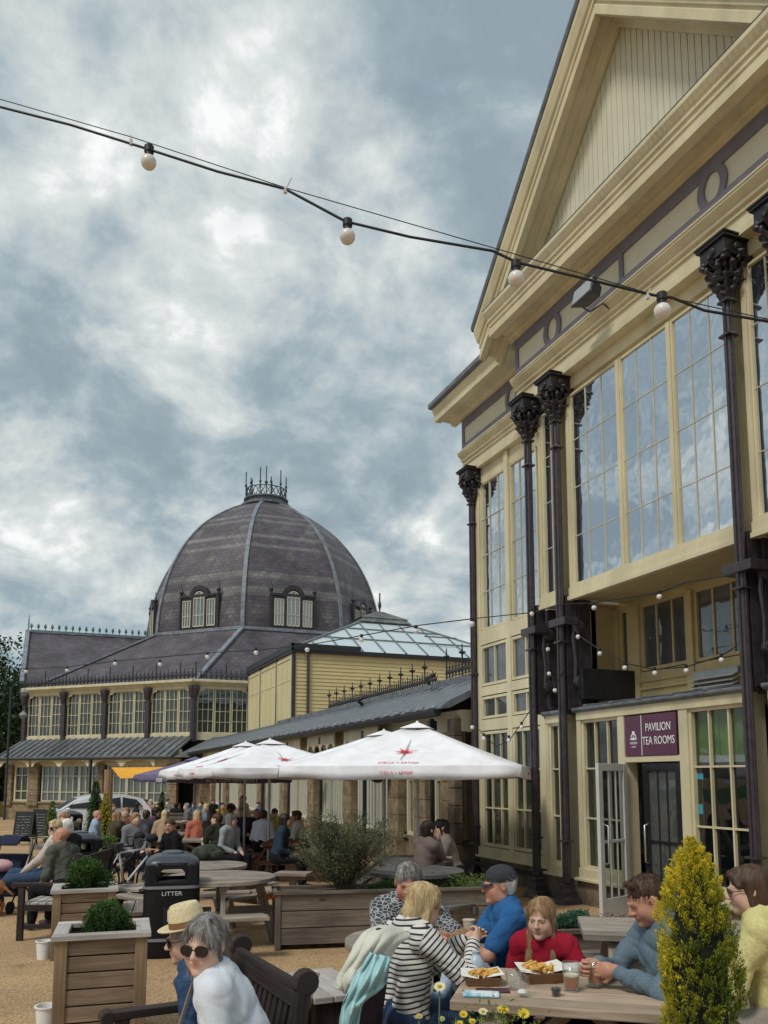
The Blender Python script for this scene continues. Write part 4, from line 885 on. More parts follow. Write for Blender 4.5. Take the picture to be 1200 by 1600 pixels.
LEAFD=leafmat('box_leaf',(.018,.045,.012),(.07,.15,.03)); LEAFO=leafmat('olive_leaf',(.05,.065,.03),(.20,.22,.12)); LEAFY=leafmat('golden_leaf',(.07,.14,.018),(.78,.64,.05))
LEAFT=leafmat('tree_leaf',(.012,.03,.012),(.05,.09,.025)); LEAFG=leafmat('fresh_leaf',(.05,.10,.02),(.20,.30,.06)); LEAFB=leafmat('blue_green_leaf',(.02,.06,.04),(.09,.20,.12))
FLM=leafmat('pink_petals',(.03,.08,.02),(.60,.04,.12))
def leaves(name,parent,n,fn,size,mt,tone=None,asp=.5,up=.0,g=None,wd=None,outw=None):
    g=g or RNG; C=fn(g); n=len(C); d=g.normal(size=(n,3)); 
    if outw is not None: d=d*.7+outw(C)
    d[:,2]+=up; d/=np.linalg.norm(d,axis=1)[:,None]; e=np.cross(d,g.normal(size=(n,3))); e/=np.linalg.norm(e,axis=1)[:,None]
    s=size*g.uniform(.6,1.3,n)[:,None]; nrm=np.cross(d,e)
    V=np.stack([C-d*s*.5,C+e*s*asp*.5+nrm*s*.08,C+d*s*.5,C-e*s*asp*.5+nrm*s*.08],1).reshape(-1,3)
    t=g.uniform(0,1,n) if tone is None else tone(C,g); T4=np.repeat(np.clip(t,0,1),4)
    return npmesh(name,V,np.arange(n*4).reshape(-1,4),mt,parent,False,{'tone':('F',T4)})
def lumpy(n,c,r,lobes=9,seed=1,shell=.55,lob=.5):
    def fn(g):
        gg=np.random.default_rng(seed); L_=gg.normal(size=(lobes,3)); L_/=np.linalg.norm(L_,axis=1)[:,None]; L_*=gg.uniform(.35,.75,lobes)[:,None]
        R_=gg.uniform(lob*.7,lob*1.15,lobes); k=g.integers(0,lobes,n); d=g.normal(size=(n,3)); d/=np.linalg.norm(d,axis=1)[:,None]
        q=g.uniform(shell,1.0,n)**.6; return (L_[k]+d*(R_[k]*q)[:,None])*np.array(r)+np.array(c)
    return fn
def ball_fn(n,c,r,seed=0,amp=.12):
    def fn(g):
        d=g.normal(size=(n,3)); d/=np.linalg.norm(d,axis=1)[:,None]; gg=np.random.default_rng(seed); K=gg.normal(size=(6,3))*3.5; ph=gg.uniform(0,6,6)
        b=1+amp*sum(np.sin(d@K[i]+ph[i]) for i in range(6))/1.6; return d*(b*(.72+.32*g.uniform(0,1,n)**1.0+.10*(g.uniform(0,1,n)>.93)))[:,None]*np.array(r)+np.array(c)
    return fn
def tonez(c,r): return lambda C,g:.25+.35*(C[:,2]-c[2])/r+g.normal(0,.2,len(C))+.3*np.sin(C@np.array([9,7,8.]))*.5
def tree(name,loc,h,r,lab,cat='tree',seed=1,n=9000,mt=None,leaf=.22,group=None,trunk=True):
    t=empty(name,loc,0,lab,cat,group); g=random.Random(seed)
    m=MB(); m.tube([(0,0,0),(.1,.05,h*.3),(0,0,h*.6)],[.03*h,.022*h,.012*h],8)
    for i in range(7):
        a=g.random()*6.28; z=h*(.28+.06*i); m.tube([(0,0,z),(math.cos(a)*r*.5,math.sin(a)*r*.5,z+h*.15),(math.cos(a)*r*.8,math.sin(a)*r*.8,z+h*.25)],[.011*h,.007*h,.003*h],6)
    m.build('trunk',mat('bark',(.07,.055,.04),.9,.3,4,.4),t,smooth=True)
    leaves('crown',t,n,lumpy(n,(0,0,h*.62),(r,r,h*.42),14,seed,.5,.48),leaf,mt or LEAFT,lambda C,gg:.35+.5*np.sin(C@np.array([1.1,.9,1.3]))*.5+gg.normal(0,.2,len(C))); return t
for i,(px,Y,h,r,lb) in enumerate([(-30,85,15.5,6.5,'tall dark broadleaf tree at the left edge beside the slate roof'),(18,75,10,3.6,'lower dark tree in front of the tall one at the left edge'),(-8,66,6.5,2.8,'dark bushy tree standing behind the yellow kiosk')]):
    d=ray(px,1215); t=Y/d[1]; tree('broadleaf_tree',(d[0]*t,Y,zg(60)),h,r,lb,seed=i+3,n=9000,leaf=.42)
cf=empty('conifer_tree',(19.6,52,0),0,'dark pointed conifer showing above the glass roof','tree')
def cfn(g):
    n=5000; z=g.uniform(0,1,n)**.7; lvl=(z*14)%1; r=(1-z)*2.4*(.45+.55*(1-lvl))+.15; a=g.uniform(0,6.28,n); q=g.uniform(.2,1,n); return np.stack([np.cos(a)*r*q,np.sin(a)*r*q,4+z*9.4-r*q*.25],1)
leaves('crown',cf,5000,cfn,.38,LEAFT); m=MB(); m.tube([(0,0,-1),(0,0,13)],[.25,.03],7); m.build('trunk',MATS['bark'],cf)
ly=cf.location; d=ray(628,1215); t=52/d[1]; cf.location=(d[0]*t,52,-2.9)
basket(487,1203,7.45,'dark hanging basket by the third stone pilaster from the right behind the umbrellas'); basket(590,1208,7.45,'leafy hanging basket above the window just left of the umbrella pole'); basket(398,1210,7.3,'hanging basket of pink flowers near the purple umbrella')
# ================= PEOPLE =================
def fab(name,c,sc=60,bump=.25,rough=.9,var=.12): return mat('fabric_'+name,c,rough,var,sc,bump,.15)
def skinmat(name,c):
    return mat('skin_'+name,c,.5,.08,14,.06,.35,attr='paint',trans=.12,bscale=160)
SK=dict(fair=skinmat('fair',(.62,.40,.30)),tan=skinmat('tan',(.46,.25,.165)),ruddy=skinmat('ruddy',(.52,.26,.18)),dark=skinmat('dark',(.16,.085,.055)))
def hairmat(name,c1,c2):
    return mat('hair_'+name,c1,.5,0,30,.5,.35,col2=c2,stretch=(1,1,.07),ramp_=(.3,.7))
HR=dict(blonde=hairmat('blonde',(.42,.28,.12),(.75,.60,.36)),brown=hairmat('brown',(.035,.018,.01),(.11,.06,.035)),dark=hairmat('dark',(.006,.005,.005),(.025,.018,.015)),
 grey=hairmat('grey',(.06,.052,.05),(.42,.39,.37)),white=hairmat('white',(.5,.48,.44),(.85,.82,.78)),lightbrown=hairmat('lightbrown',(.16,.085,.04),(.42,.26,.13)),ginger=hairmat('ginger',(.20,.08,.03),(.42,.20,.09)))
JEANS=fab('denim',(.045,.075,.14)); DKT=fab('dark_trousers',(.012,.013,.018)); SHOE=mat('shoe',(.04,.035,.035),.6,.3,8,.05); SHOEW=mat('white_shoe',(.7,.7,.7),.6,.1,8,.05)
def V3(*a): return np.array(a,float)
def unit(v): return v/max(np.linalg.norm(v),1e-9)
def ik(a,t,la,lb,pole):
    d=t-a; L_=min(np.linalg.norm(d),(la+lb)*.995); d=unit(d); x=(la*la-lb*lb+L_*L_)/(2*L_); h=math.sqrt(max(la*la-x*x,0)); p=pole-d*np.dot(pole,d)
    return a+d*x+unit(p)*h, a+d*L_
def ridge(amp,fr,seed):
    r=np.random.default_rng(seed); K=r.normal(size=(4,3))*fr; K[:,2]*=1.1; ph=r.uniform(0,6.28,4); W_=wob(1.4,6,seed+1)
    return lambda P: amp*(sum((1-np.abs(np.sin(P@K[i]+ph[i]+W_(P))))**2 for i in range(4))-1.1)
def rotz(v,a): c,s=math.cos(a),math.sin(a); return V3(v[0]*c-v[1]*s,v[0]*s+v[1]*c,v[2])
def hand(P,w,d,n,curl=.5,side=1,fine=True,s=1.0):
    d=unit(d); n=unit(n-d*np.dot(n,d)); x=np.cross(d,n)*side     # x: towards the thumb
    M=np.stack([x,d,n],1); P.append(el(w+d*.048*s,V3(.040,.052,.017)*s,M,k=.015)); P.append(rc(w-d*.01,w+d*.03*s,.027*s,.03*s,k=.015))
    if not fine: P.append(el(w+d*.10*s+n*.015,V3(.036,.04,.018)*s,M,k=.015)); P.append(rc(w+d*.03*s+x*.03*s,w+d*.085*s+x*.045*s+n*.02,.013*s,.010*s,k=.01)); return
    for i,(o,l) in enumerate(((.030,.92),(.010,1.05),(-.010,1.0),(-.029,.78))):
        p=w+d*(.088-.004*abs(i-1.3))*s+x*o*s; a=curl*.55+.07*i; r=.0093*s
        for j,sl_ in enumerate((.040,.026,.021)):
            dr=d*math.cos(a)+n*math.sin(a)+x*(o*.9 if j==0 else 0); q=p+unit(dr)*sl_*l*s; P.append(rc(p,q,r,r*.9,k=.004)); p=q; r*=.93; a+=curl*.8
    p=w+d*.022*s+x*.028*s; dr=unit(d*.55+x*.75+n*.35); q=p+dr*.038*s; P.append(rc(p,q,.0135*s,.011*s,k=.008)); dr=unit(d*.8+x*.15+n*(.35+curl*.4)); P.append(rc(q,q+dr*.032*s,.0108*s,.009*s,k=.004))
def person(label,px,py,face,head=None,pitch=0,group=None,sit=True,s=1.0,top=None,sleeve='long',trous=None,shoes=SHOE,skin='fair',hair=('short','brown'),lean=8,arms=('lap','lap'),
           vox=.02,slim=1.0,hat=None,glasses=None,beard=None,pattern=None,child=False,hs=None,D=None,wr=.004,stride=0,slide=0,roll=0,name='person',legs=None,collar=None,brow=None,neckline=None,yarm=None):
    near=vox<.009; wr=wr*(1.7 if near else 1); hd=(face if head is None else head)-face; hd=-math.radians(hd); ln=math.radians(lean)
    hip=V3(0,0,.55 if sit else .93); sd=V3(math.sin(math.radians(roll)),math.sin(ln),math.cos(ln)); sd=unit(sd)
    S=hip+sd*.46; NB=hip+sd*.52; up=V3(0,0,1)
    fwd=rotz(V3(0,1,0),hd); pt=math.radians(pitch); hf=unit(fwd*math.cos(pt)-up*math.sin(pt)); hr=unit(np.cross(hf,up)); hu=np.cross(hr,hf)
    HC=NB+V3(0,.015,0)+hu*.13+hf*.01; hsz=1.0 if not child else 1.1; M=np.stack([hr,hf,hu],1)
    hp=lambda x,y,z:HC+(hr*x+hf*y+hu*z)*hsz
    w=slim; T=[]                       # torso
    T+= [el(hip+V3(0,-.005,.03),(.165*w,.125*w,.125),k=.05),el(hip+sd*.18,(.138*w,.105*w,.15),k=.06),el(hip+sd*.34+V3(0,0,0),(.158*w,.112*w,.15),k=.06),rc(S+V3(-.135,0,.0),S+V3(.135,0,.0),.062,k=.06),rc(S+V3(-.06,-.01,.03),S+V3(.06,-.01,.03),.05,k=.05),rc(NB+V3(0,-.02,.0),S+V3(-.15,-.01,.005),.045,.055,k=.05),rc(NB+V3(0,-.02,.0),S+V3(.15,-.01,.005),.045,.055,k=.05)]
    if slim>1.05: T.append(el(hip+sd*.16+V3(0,.06,0),(.13,.10,.12),k=.06))
    arm=[];A_=[];hands=[]
    for i,sg in enumerate((1,-1)):     # right arm first (+x is the person's right)
        sh=S+V3(sg*.175,0,-.005); sp=arms[i]; curl=.7; nrm=V3(0,0,-1); hdir=None; pole=V3(sg*.5,-.4,-1)
        if isinstance(sp,dict): tg=V3(*sp['t']); curl=sp.get('curl',.7); nrm=V3(*sp.get('n',(0,0,-1))); hdir=sp.get('d'); pole=V3(*sp.get('pole',pole))
        elif sp=='lap': tg=V3(sg*.10,.30,.62)
        elif sp=='table': tg=V3(sg*.12,.42,.80); 
        elif sp=='fold': tg=V3(-sg*.05,.36,.80+.03*i); hdir=V3(-sg,.25,0)
        elif sp=='down': tg=sh+V3(sg*.06,.06,-.53); nrm=V3(-sg,0,0)
        elif sp=='face': tg=HC+V3(sg*.05,.10,-.10); nrm=V3(-sg,-.5,0)
        elif sp=='eat': tg=V3(sg*.08,.30,.98); nrm=V3(-sg,-.3,-.2)
        elb,wr_=ik(sh,tg,.285,.255,pole); arm.append((sh,elb,wr_)); d=unit(wr_-elb) if hdir is None else unit(np.array(hdir,float)); hands.append((wr_,d,nrm,curl,sg))
        A_.append((sh,elb,wr_))
    kn=[];an=[]
    for sg in (1,-1):
        h=hip+V3(sg*.09,.02,-.02)
        if sit: k_=h+V3(sg*.04,.40,-.0) if legs is None else V3(*legs[0 if sg>0 else 1][0]); a_=k_+V3(0,.04,-.43) if legs is None else V3(*legs[0 if sg>0 else 1][1])
        else: k_=h+V3(0,.03+sg*stride*.5,-.43); a_=h+V3(0,-.02+sg*stride,-.83)
        kn.append((h,k_,a_))
    B=[];ins=-.010 if vox<.012 else -.014
    for p in T: q=dict(p); 
    def infl(p,e):
        q=dict(p)
        if q['t']=='e': q['r']=q['r']+e
        else: q['ra']+=e; q['rb']+=e
        return q
    B+=[infl(p,ins) for p in T]
    B.append(rc(NB+V3(0,-.015,-.03),hp(0,-.02,-.05),.056 if w>=1 else .048,.052 if w>=1 else .045,k=.03))
    for (sh,e_,w_) in A_: q_=.8 if sleeve in('long','three') and top is not None else 1.0; B+= [rc(sh,e_,.050*q_,.041*q_,k=.03),rc(e_,w_,.041*q_,.027,k=.02)]+([] if q_<1 else [el(e_+(w_-e_)*.3,(.040,.040,.045),k=.03)])
    for (h,k_,a_) in kn: B+= [rc(h,k_,.075,.052,k=.04),rc(k_,a_,.05,.035,k=.03),el(a_+V3(0,.06,-.045),(.04,.10,.035),k=.03)]
    for (w_,d,nn,c,sg) in hands: hand(B,w_,d,nn,c,-sg if not near else -sg,near,.92 if w<1 else 1.0)
    # head
    h_=hsz; E=lambda x,y,z,rx,ry,rz,k=.02,sg=1:B.append(el(hp(x,y,z),V3(rx,ry,rz)*h_,M,k=k,s=sg)); R=lambda a,b,ra,rb=None,k=.01,sg=1:B.append(rc(hp(*a),hp(*b),ra*h_,(ra if rb is None else rb)*h_,k=k,s=sg))
    E(0,-.018,.035,.075,.094,.082); E(0,.018,-.03,.062,.070,.082,.03); E(0,.045,-.088,.034,.034,.030,.035)
    for sg in (1,-1): E(sg*.040,.045,-.035,.026,.03,.03,.03); E(sg*.052,.01,-.07,.018,.035,.03,.03)
    if near:
        for sg in (1,-1):
            E(sg*.031,.0965,.006,.019,.018,.012,.014,-1); E(sg*.031,.071,.006,.0145,.0135,.0135,.004); R((sg*.016,.089,.022),(sg*.046,.076,.021),.0065,.005,.012)
            R((sg*.018,.0825,.0145),(sg*.044,.075,.012),.0038,.003,.003); R((sg*.020,.0815,-.005),(sg*.042,.075,-.003),.003,.0025,.004)
            E(sg*.079,-.012,-.002,.008,.019,.031,.008); E(sg*.087,-.006,.002,.005,.010,.018,.004,-1); E(sg*.0125,.093,-.029,.0075,.009,.007,.006)
        R((0,.082,.016),(0,.106,-.022),.0075,.0105,.012); E(0,.104,-.026,.0115,.011,.009,.008)
        R((-.019,.083,-.054),(.019,.083,-.054),.0055,None,.008); E(0,.0885,-.053,.015,.007,.0055,.006); E(0,.086,-.0645,.017,.0075,.006,.006); R((-.020,.090,-.0585),(.020,.090,-.0585),.0018,None,.003,-1); E(0,.077,-.098,.018,.014,.014,.02)
    else:
        R((0,.082,.01),(0,.102,-.022),.009,.012,.012)
        for sg in (1,-1): E(sg*.078,-.012,-.002,.010,.02,.03,.008); E(sg*.032,.092,.005,.018,.016,.012,.01,-1)
    loc=None; nm=name
    # head-top point -> location on terrain
    ht=hp(0,-.02,.118 if hair[0] not in('afro',) else .165); a=-(PH+math.radians(face))
    if D is None: base=at(px,py,ht[2]*s)
    else: base=atz(px,py,D); 
    o_=rotz(ht*s,a); L0=Vector((base.x-o_[0],base.y-o_[1],0)); L0.z=zg(L0.y) if D is None else base.z-ht[2]*s
    if near: print('PER',label[:30],'D %.2f'%(base.x*FV[0]+base.y*FV[1]),'hs %.2f'%(ht[2]*s),'dz %.3f'%(L0.z-zg(L0.y)))
    root=empty(nm,L0,a,label,'person',group); root.scale=(s,s,s)
    hl=lambda Vv:((Vv-HC)@M)/h_
    def paint(Vv):
        q=hl(Vv); C=np.ones((len(Vv),4)); 
        if near:
            lip=np.exp(-(((q[:,0])/.019)**4+((q[:,2]+.0585)/.0095)**4))*(q[:,1]>.07); C[:,:3]*=1-lip[:,None]*V3(.12,.42,.38)
            chk=np.exp(-(((np.abs(q[:,0])-.042)/.02)**2+((q[:,2]+.03)/.022)**2))*(q[:,1]>.03); C[:,:3]*=1-chk[:,None]*V3(0,.18,.16)
            bw=np.exp(-(((np.abs(q[:,0])-.032)/.0165)**4+((q[:,2]-.0255+.10*np.abs(np.abs(q[:,0])-.03))/.0042)**4))*(q[:,1]>.05)*(.75 if brow is None else brow); C[:,:3]*=1-bw[:,None]*V3(.62,.66,.66)
            if beard:
                bd=np.clip((-q[:,2]-.045)/.02,0,1)*(q[:,1]>-.01)*(q[:,1]<.2)*(np.abs(q[:,0])<.08)*np.clip((q[:,2]+.135)/.02,0,1); C[:,:3]*=1-bd[:,None]*V3(.34,.30,.24)*beard*(1-lip[:,None])
        return {'paint':('C',C)}
    body=sdfobj('body',B,vox,SK[skin],root,None,paint)
    if near:
        for sg in (1,-1):
            m=MB(); c=hp(sg*.031,.0715,.0055); m.sphere(c,.0128*h_,12); e=m.build('eye',mat('eye_white',(.62,.58,.55),.25,.03,5,0),root,smooth=True); m=MB(); g_=unit(hf*1.0-hu*.25); m.sphere(c+g_*.0085*h_,.0062*h_,10); m.build('iris',mat('eye_iris',(.02,.018,.015),.15,.1,5,0),e,smooth=True)
    # clothes
    cv=vox if near else vox; ex=.013
    if top is not None:
        K=[infl(p,ex) for p in T]
        for (sh,e_,w_) in A_:
            if sleeve=='long': K+= [rc(sh,e_,.064,.055,k=.035),rc(e_,e_+(w_-e_)*.93,.055,.040,k=.03)]
            elif sleeve=='short': K+= [rc(sh,sh+(e_-sh)*.72,.066,.064,k=.035)]
            elif sleeve=='none': K+= [el(sh,(.05,.06,.06),k=.03)]
            elif sleeve=='three': K+= [rc(sh,e_,.064,.055,k=.035),rc(e_,e_+(w_-e_)*.55,.055,.048,k=.03)]
        if collar: K.append(rc(NB+V3(0,-.01,-.01),NB+V3(0,-.006,.022),.066,.064,k=.01))
        if neckline: K.append(el(NB+V3(0,.075,-.02),(.055,.05,.06),k=.01,s=-1))
        at_=None
        if pattern:
            def at_(Vv):
                best=np.full(len(Vv),9.); u=np.array(Vv[:,2]-.12*Vv[:,1])
                tor=np.full(len(Vv),9.)
                for p in T: tor=np.minimum(tor,pdist(p,Vv))
                acc=tor.copy()
                for (sh,e_,w_) in A_:
                    for (a0,b0,off) in ((sh,e_,0.),(e_,w_,.285)):
                        ba=b0-a0; h=np.clip((Vv-a0)@ba/(ba@ba),0,1); dd=np.linalg.norm(Vv-a0-h[:,None]*ba,axis=1)-.055; k=dd<acc; acc=np.where(k,dd,acc); u=np.where(k,2+off+((Vv-a0)@ba)/np.linalg.norm(ba),u)
                return {'u':('F',u)}
        tp=sdfobj('top',K,cv,top,root,(lambda P,f1=wob(wr*.8,13,3),f2=wob(wr*.35,38,5),f3=ridge(wr*.75,12,len(label)):f1(P)+f2(P)+f3(P)),at_)
    tr=trous or DKT; K=[infl(T[0],.018)]
    for (h,k_,a_) in kn: K+= [rc(h,k_,.094,.072,k=.04),rc(k_,a_+(k_-a_)*.08,.070,.056,k=.03)]
    sdfobj('trousers',K,cv*1.3 if near else cv,tr,root,lambda P,f1=wob(wr*.8,16,7),f3=ridge(wr*.75,13,8):f1(P)+f3(P))
    for (h,k_,a_) in kn:
        sdfobj('shoe',[el(a_+V3(0,.06,-.05),(.048,.13,.040),k=.02),rc(a_+V3(0,0,.0),a_+V3(0,0,-.05),.045,k=.02)],max(vox,.012),shoes,root)
    # hair
    st,hc=hair
    if st!='bald':
        K=[]; c=lambda x,y,z,rx,ry,rz,k=.015,sg=1:K.append(el(hp(x,y,z),V3(rx,ry,rz)*h_,M,k=k,s=sg)); r_=lambda a,b,ra,rb,k=.02:K.append(rc(hp(*a),hp(*b),ra*h_,rb*h_,k=k))
        if st=='afro': c(0,-.03,.065,.125,.12,.11); c(0,.12,-.03,.07,.09,.075,.02,-1)
        elif st in('short','thin','quiff'):
            o=.0 if st=='thin' else (.0015 if st=='quiff' else .004); c(0,-.024,.040,.080+o,.098+o,.0865+o); c(0,-.06,-.01,.062+o,.05,.062,.02)
            if st=='quiff': r_((-.035,.035,.108),(.035,.04,.108),.018,.018)
            c(0,.122,-.02,.095,.075,.090,.008,-1)
            for sg in (1,-1): c(sg*.08,.015,-.045,.03,.05,.045,.01,-1)
        else:
            c(0,-.023,.042,.0835,.102,.0885)
            if st=='bob': r_((-.02,.03,.112),(.03,.062,.085),.018,.016)
            if st=='bob':
                for sg in (1,-1): r_((sg*.064,.005,.05),(sg*.069,.0,-.085),.024,.017); r_((sg*.03,.060,.085),(sg*.062,.045,.03),.018,.013)
                c(0,-.06,-.04,.078,.055,.095,.03)
            if st in('long','longfront'):
                for sg in (1,-1): r_((sg*.062,.005,.05),(sg*.070,.0,-.10),.024,.022); r_((sg*.070,.005,-.10),(sg*.080,.065 if st=='long' else .03,-.27),.023,.016)
                c(0,-.05,-.03,.070,.050,.11,.03); r_((0,-.065,-.06),(0,-.08,-.22),.052,.036,.04)
            if st=='pony': c(0,-.06,-.02,.068,.05,.07,.03); r_((0,-.12,.03),(0,-.15,-.14),.032,.015)
            if st=='bun': c(0,-.05,-.0,.07,.055,.07,.03); c(0,-.135,.05,.04,.04,.04,.01)
            c(0,.128,-.02 if st=='bob' else -.005,.066,.080,.112,.008,-1)
            if st in('long','longfront'):
                for sg in (1,-1): r_((0,.03,.112),(sg*.05,.045,.05),.012,.010)
        if hat in('cap','straw'): c(0,0,.15,.2,.2,.105,.008,-1)
        ho=sdfobj('hair',K,.0052 if near else max(.012,vox*.8),HR[hc],root,(lambda P,f1=wob(.0018 if near else .004,190 if near else 70,9,(1,1,.08)),f2=wob(.0025,45,2,(1,1,.2)):f1(P)+f2(P)) if st!='afro' else wob(.012,60,2))
        if vox<.0075: strands(ho,HC,hu,hf,st,HR[hc],len(label))
    if glasses:
        m=MB(); lens=[]
        for sg in (1,-1):
            GR_=(.030,.0225) if glasses=='sun' else (.026,.019); pts=[hp(sg*.035+GR_[0]*math.cos(t),.098-abs(.034+.026*math.cos(t)*sg)*.12,.002+GR_[1]*math.sin(t)*(1 if math.sin(t)>0 else 1.1)) for t in [2*math.pi*k/14 for k in range(14)]]
            m.tube(pts,.0022,6,closed=True); m.tube([hp(sg*.062,.088,.010),hp(sg*.078,.03,.008),hp(sg*.082,-.02,.0)],.0022,6); lens.append(pts)
        m.tube([hp(-.010,.098,.006),hp(.010,.098,.006)],.0022,6); gm=m.build('glasses',mat('glasses_frame',(.02,.014,.012),.3,.1,9,0),root,smooth=True)
        m=MB()
        for pts in lens: m.poly(pts); m.poly([Vector(p)-Vector(hf)*.003 for p in pts][::-1])
        m.build('lens',BLK_LENS if glasses=='sun' else CLR_LENS,gm)
    if hat=='straw':
        m=MB(); fr=(Vector(hr),Vector(hf),Vector(hu)); m.lathe([(.0,.0),(.152,.012),(.155,.018),(.150,.020),(.094,.012),(.094,.03),(.088,.10),(.07,.125),(.03,.118),(0.0,.112)],hp(0,-.02,.055),24,fr=fr,caps=False); hh=m.build('straw_hat',mat('straw',(.66,.56,.34),.8,.12,60,.3),root,smooth=2)
        m=MB(); m.lathe([(.096,.014),(.0935,.045)],hp(0,-.02,.055),24,fr=fr,caps=False); m.build('hat_band',mat('brown_band',(.20,.09,.04),.7,.1,9,0),hh,smooth=True)
    if hat=='cap':
        K=[el(hp(0,-.022,.055),V3(.092,.107,.082),M),el(hp(0,0,-.03),V3(.2,.2,.062),M,k=.008,s=-1)]; hh=sdfobj('cap',K,vox if near else .012,mat('charcoal_cap',(.035,.038,.045),.9,.2,40,.3),root)
        m=MB(); P0=[]; 
        for k in range(11):
            t=math.pi*(k/10); P0.append((math.cos(t)*.075,math.sin(t)*.075))
        m.prism([(x,.055+y) for x,y in P0],lambda a,b:Vector(hp(a,b,.030-.9*max(0,b-.06)*.35-abs(a)*.12)),lambda a,b:Vector(hp(a,b,.036-.9*max(0,b-.06)*.35-abs(a)*.12))); m.build('peak',MATS['charcoal_cap'],hh,bevel=.001)
    if hat=='sun': m=MB(); m.lathe([(0,.0),(.13,.0),(.135,.006),(.095,.02),(.09,.08),(.05,.105),(0,.11)],hp(0,-.02,.05),20,fr=(Vector(hr),Vector(hf),Vector(hu)),caps=False); m.build('sun_hat',fab('hat_cloth',(.6,.5,.5)),root,smooth=2)
    root['_h']=0; del root['_h']
    root_info[root.name]=dict(hands=hands,HC=HC,hp=hp,S=S,NB=NB,hip=hip,A=A_,hf=hf,hr=hr,hu=hu,a=a,s=s,sd=sd)
    return root
root_info={}
def strands(ho,HC,hu,hf,st,m,seed):
    g=np.random.default_rng(seed); me=ho.data; n=len(me.vertices); co=np.empty(n*3,np.float32); no=np.empty(n*3,np.float32); me.vertices.foreach_get('co',co); me.vertices.foreach_get('normal',no); co=co.reshape(-1,3); no=no.reshape(-1,3)
    if np.mean(np.sum(no*(co-HC),1))<0: no=-no
    k=g.integers(0,n,1500 if st in('short','quiff','thin') else 2200); P=co[k]; Nn=no[k]; sh=st in('short','quiff','thin')
    D=(hf*.55+hu*.3+g.normal(0,.35,(len(k),3))) if sh else (-hu*1.0+g.normal(0,.13,(len(k),3))); D=D-Nn*np.sum(D*Nn,1)[:,None]; D/=np.linalg.norm(D,axis=1)[:,None]+1e-6
    l=(g.uniform(.008,.020,len(k)) if sh else g.uniform(.03,.08,len(k)))[:,None]; S_=np.cross(D,Nn); w=.0011; o=g.uniform(.0005,.0035,len(k))[:,None]
    A=P-Nn*.001; B=P+D*l*.5+Nn*(o+(.004 if sh else 0)); C=P+D*l+Nn*(o*1.2-.001+(.006 if sh else 0))
    V=np.stack([A-S_*w,A+S_*w,B-S_*w,B+S_*w,C-S_*w*.3,C+S_*w*.3],1).reshape(-1,3); b=np.arange(len(k))*6; Q=np.concatenate([np.stack([b,b+1,b+3,b+2],1),np.stack([b+2,b+3,b+5,b+4],1)])
    npmesh('loose_strands',V,Q,m,ho,True)
BLK_LENS=mat('dark_lens',(.008,.007,.008),.08,.1,5,0,.8); CLR_LENS=glassmat('clear_lens',(.2,.2,.2),.0,.93)
def w2l(root,p):                     # world -> local of a thing
    return root.matrix_basis.inverted()@Vector(p)
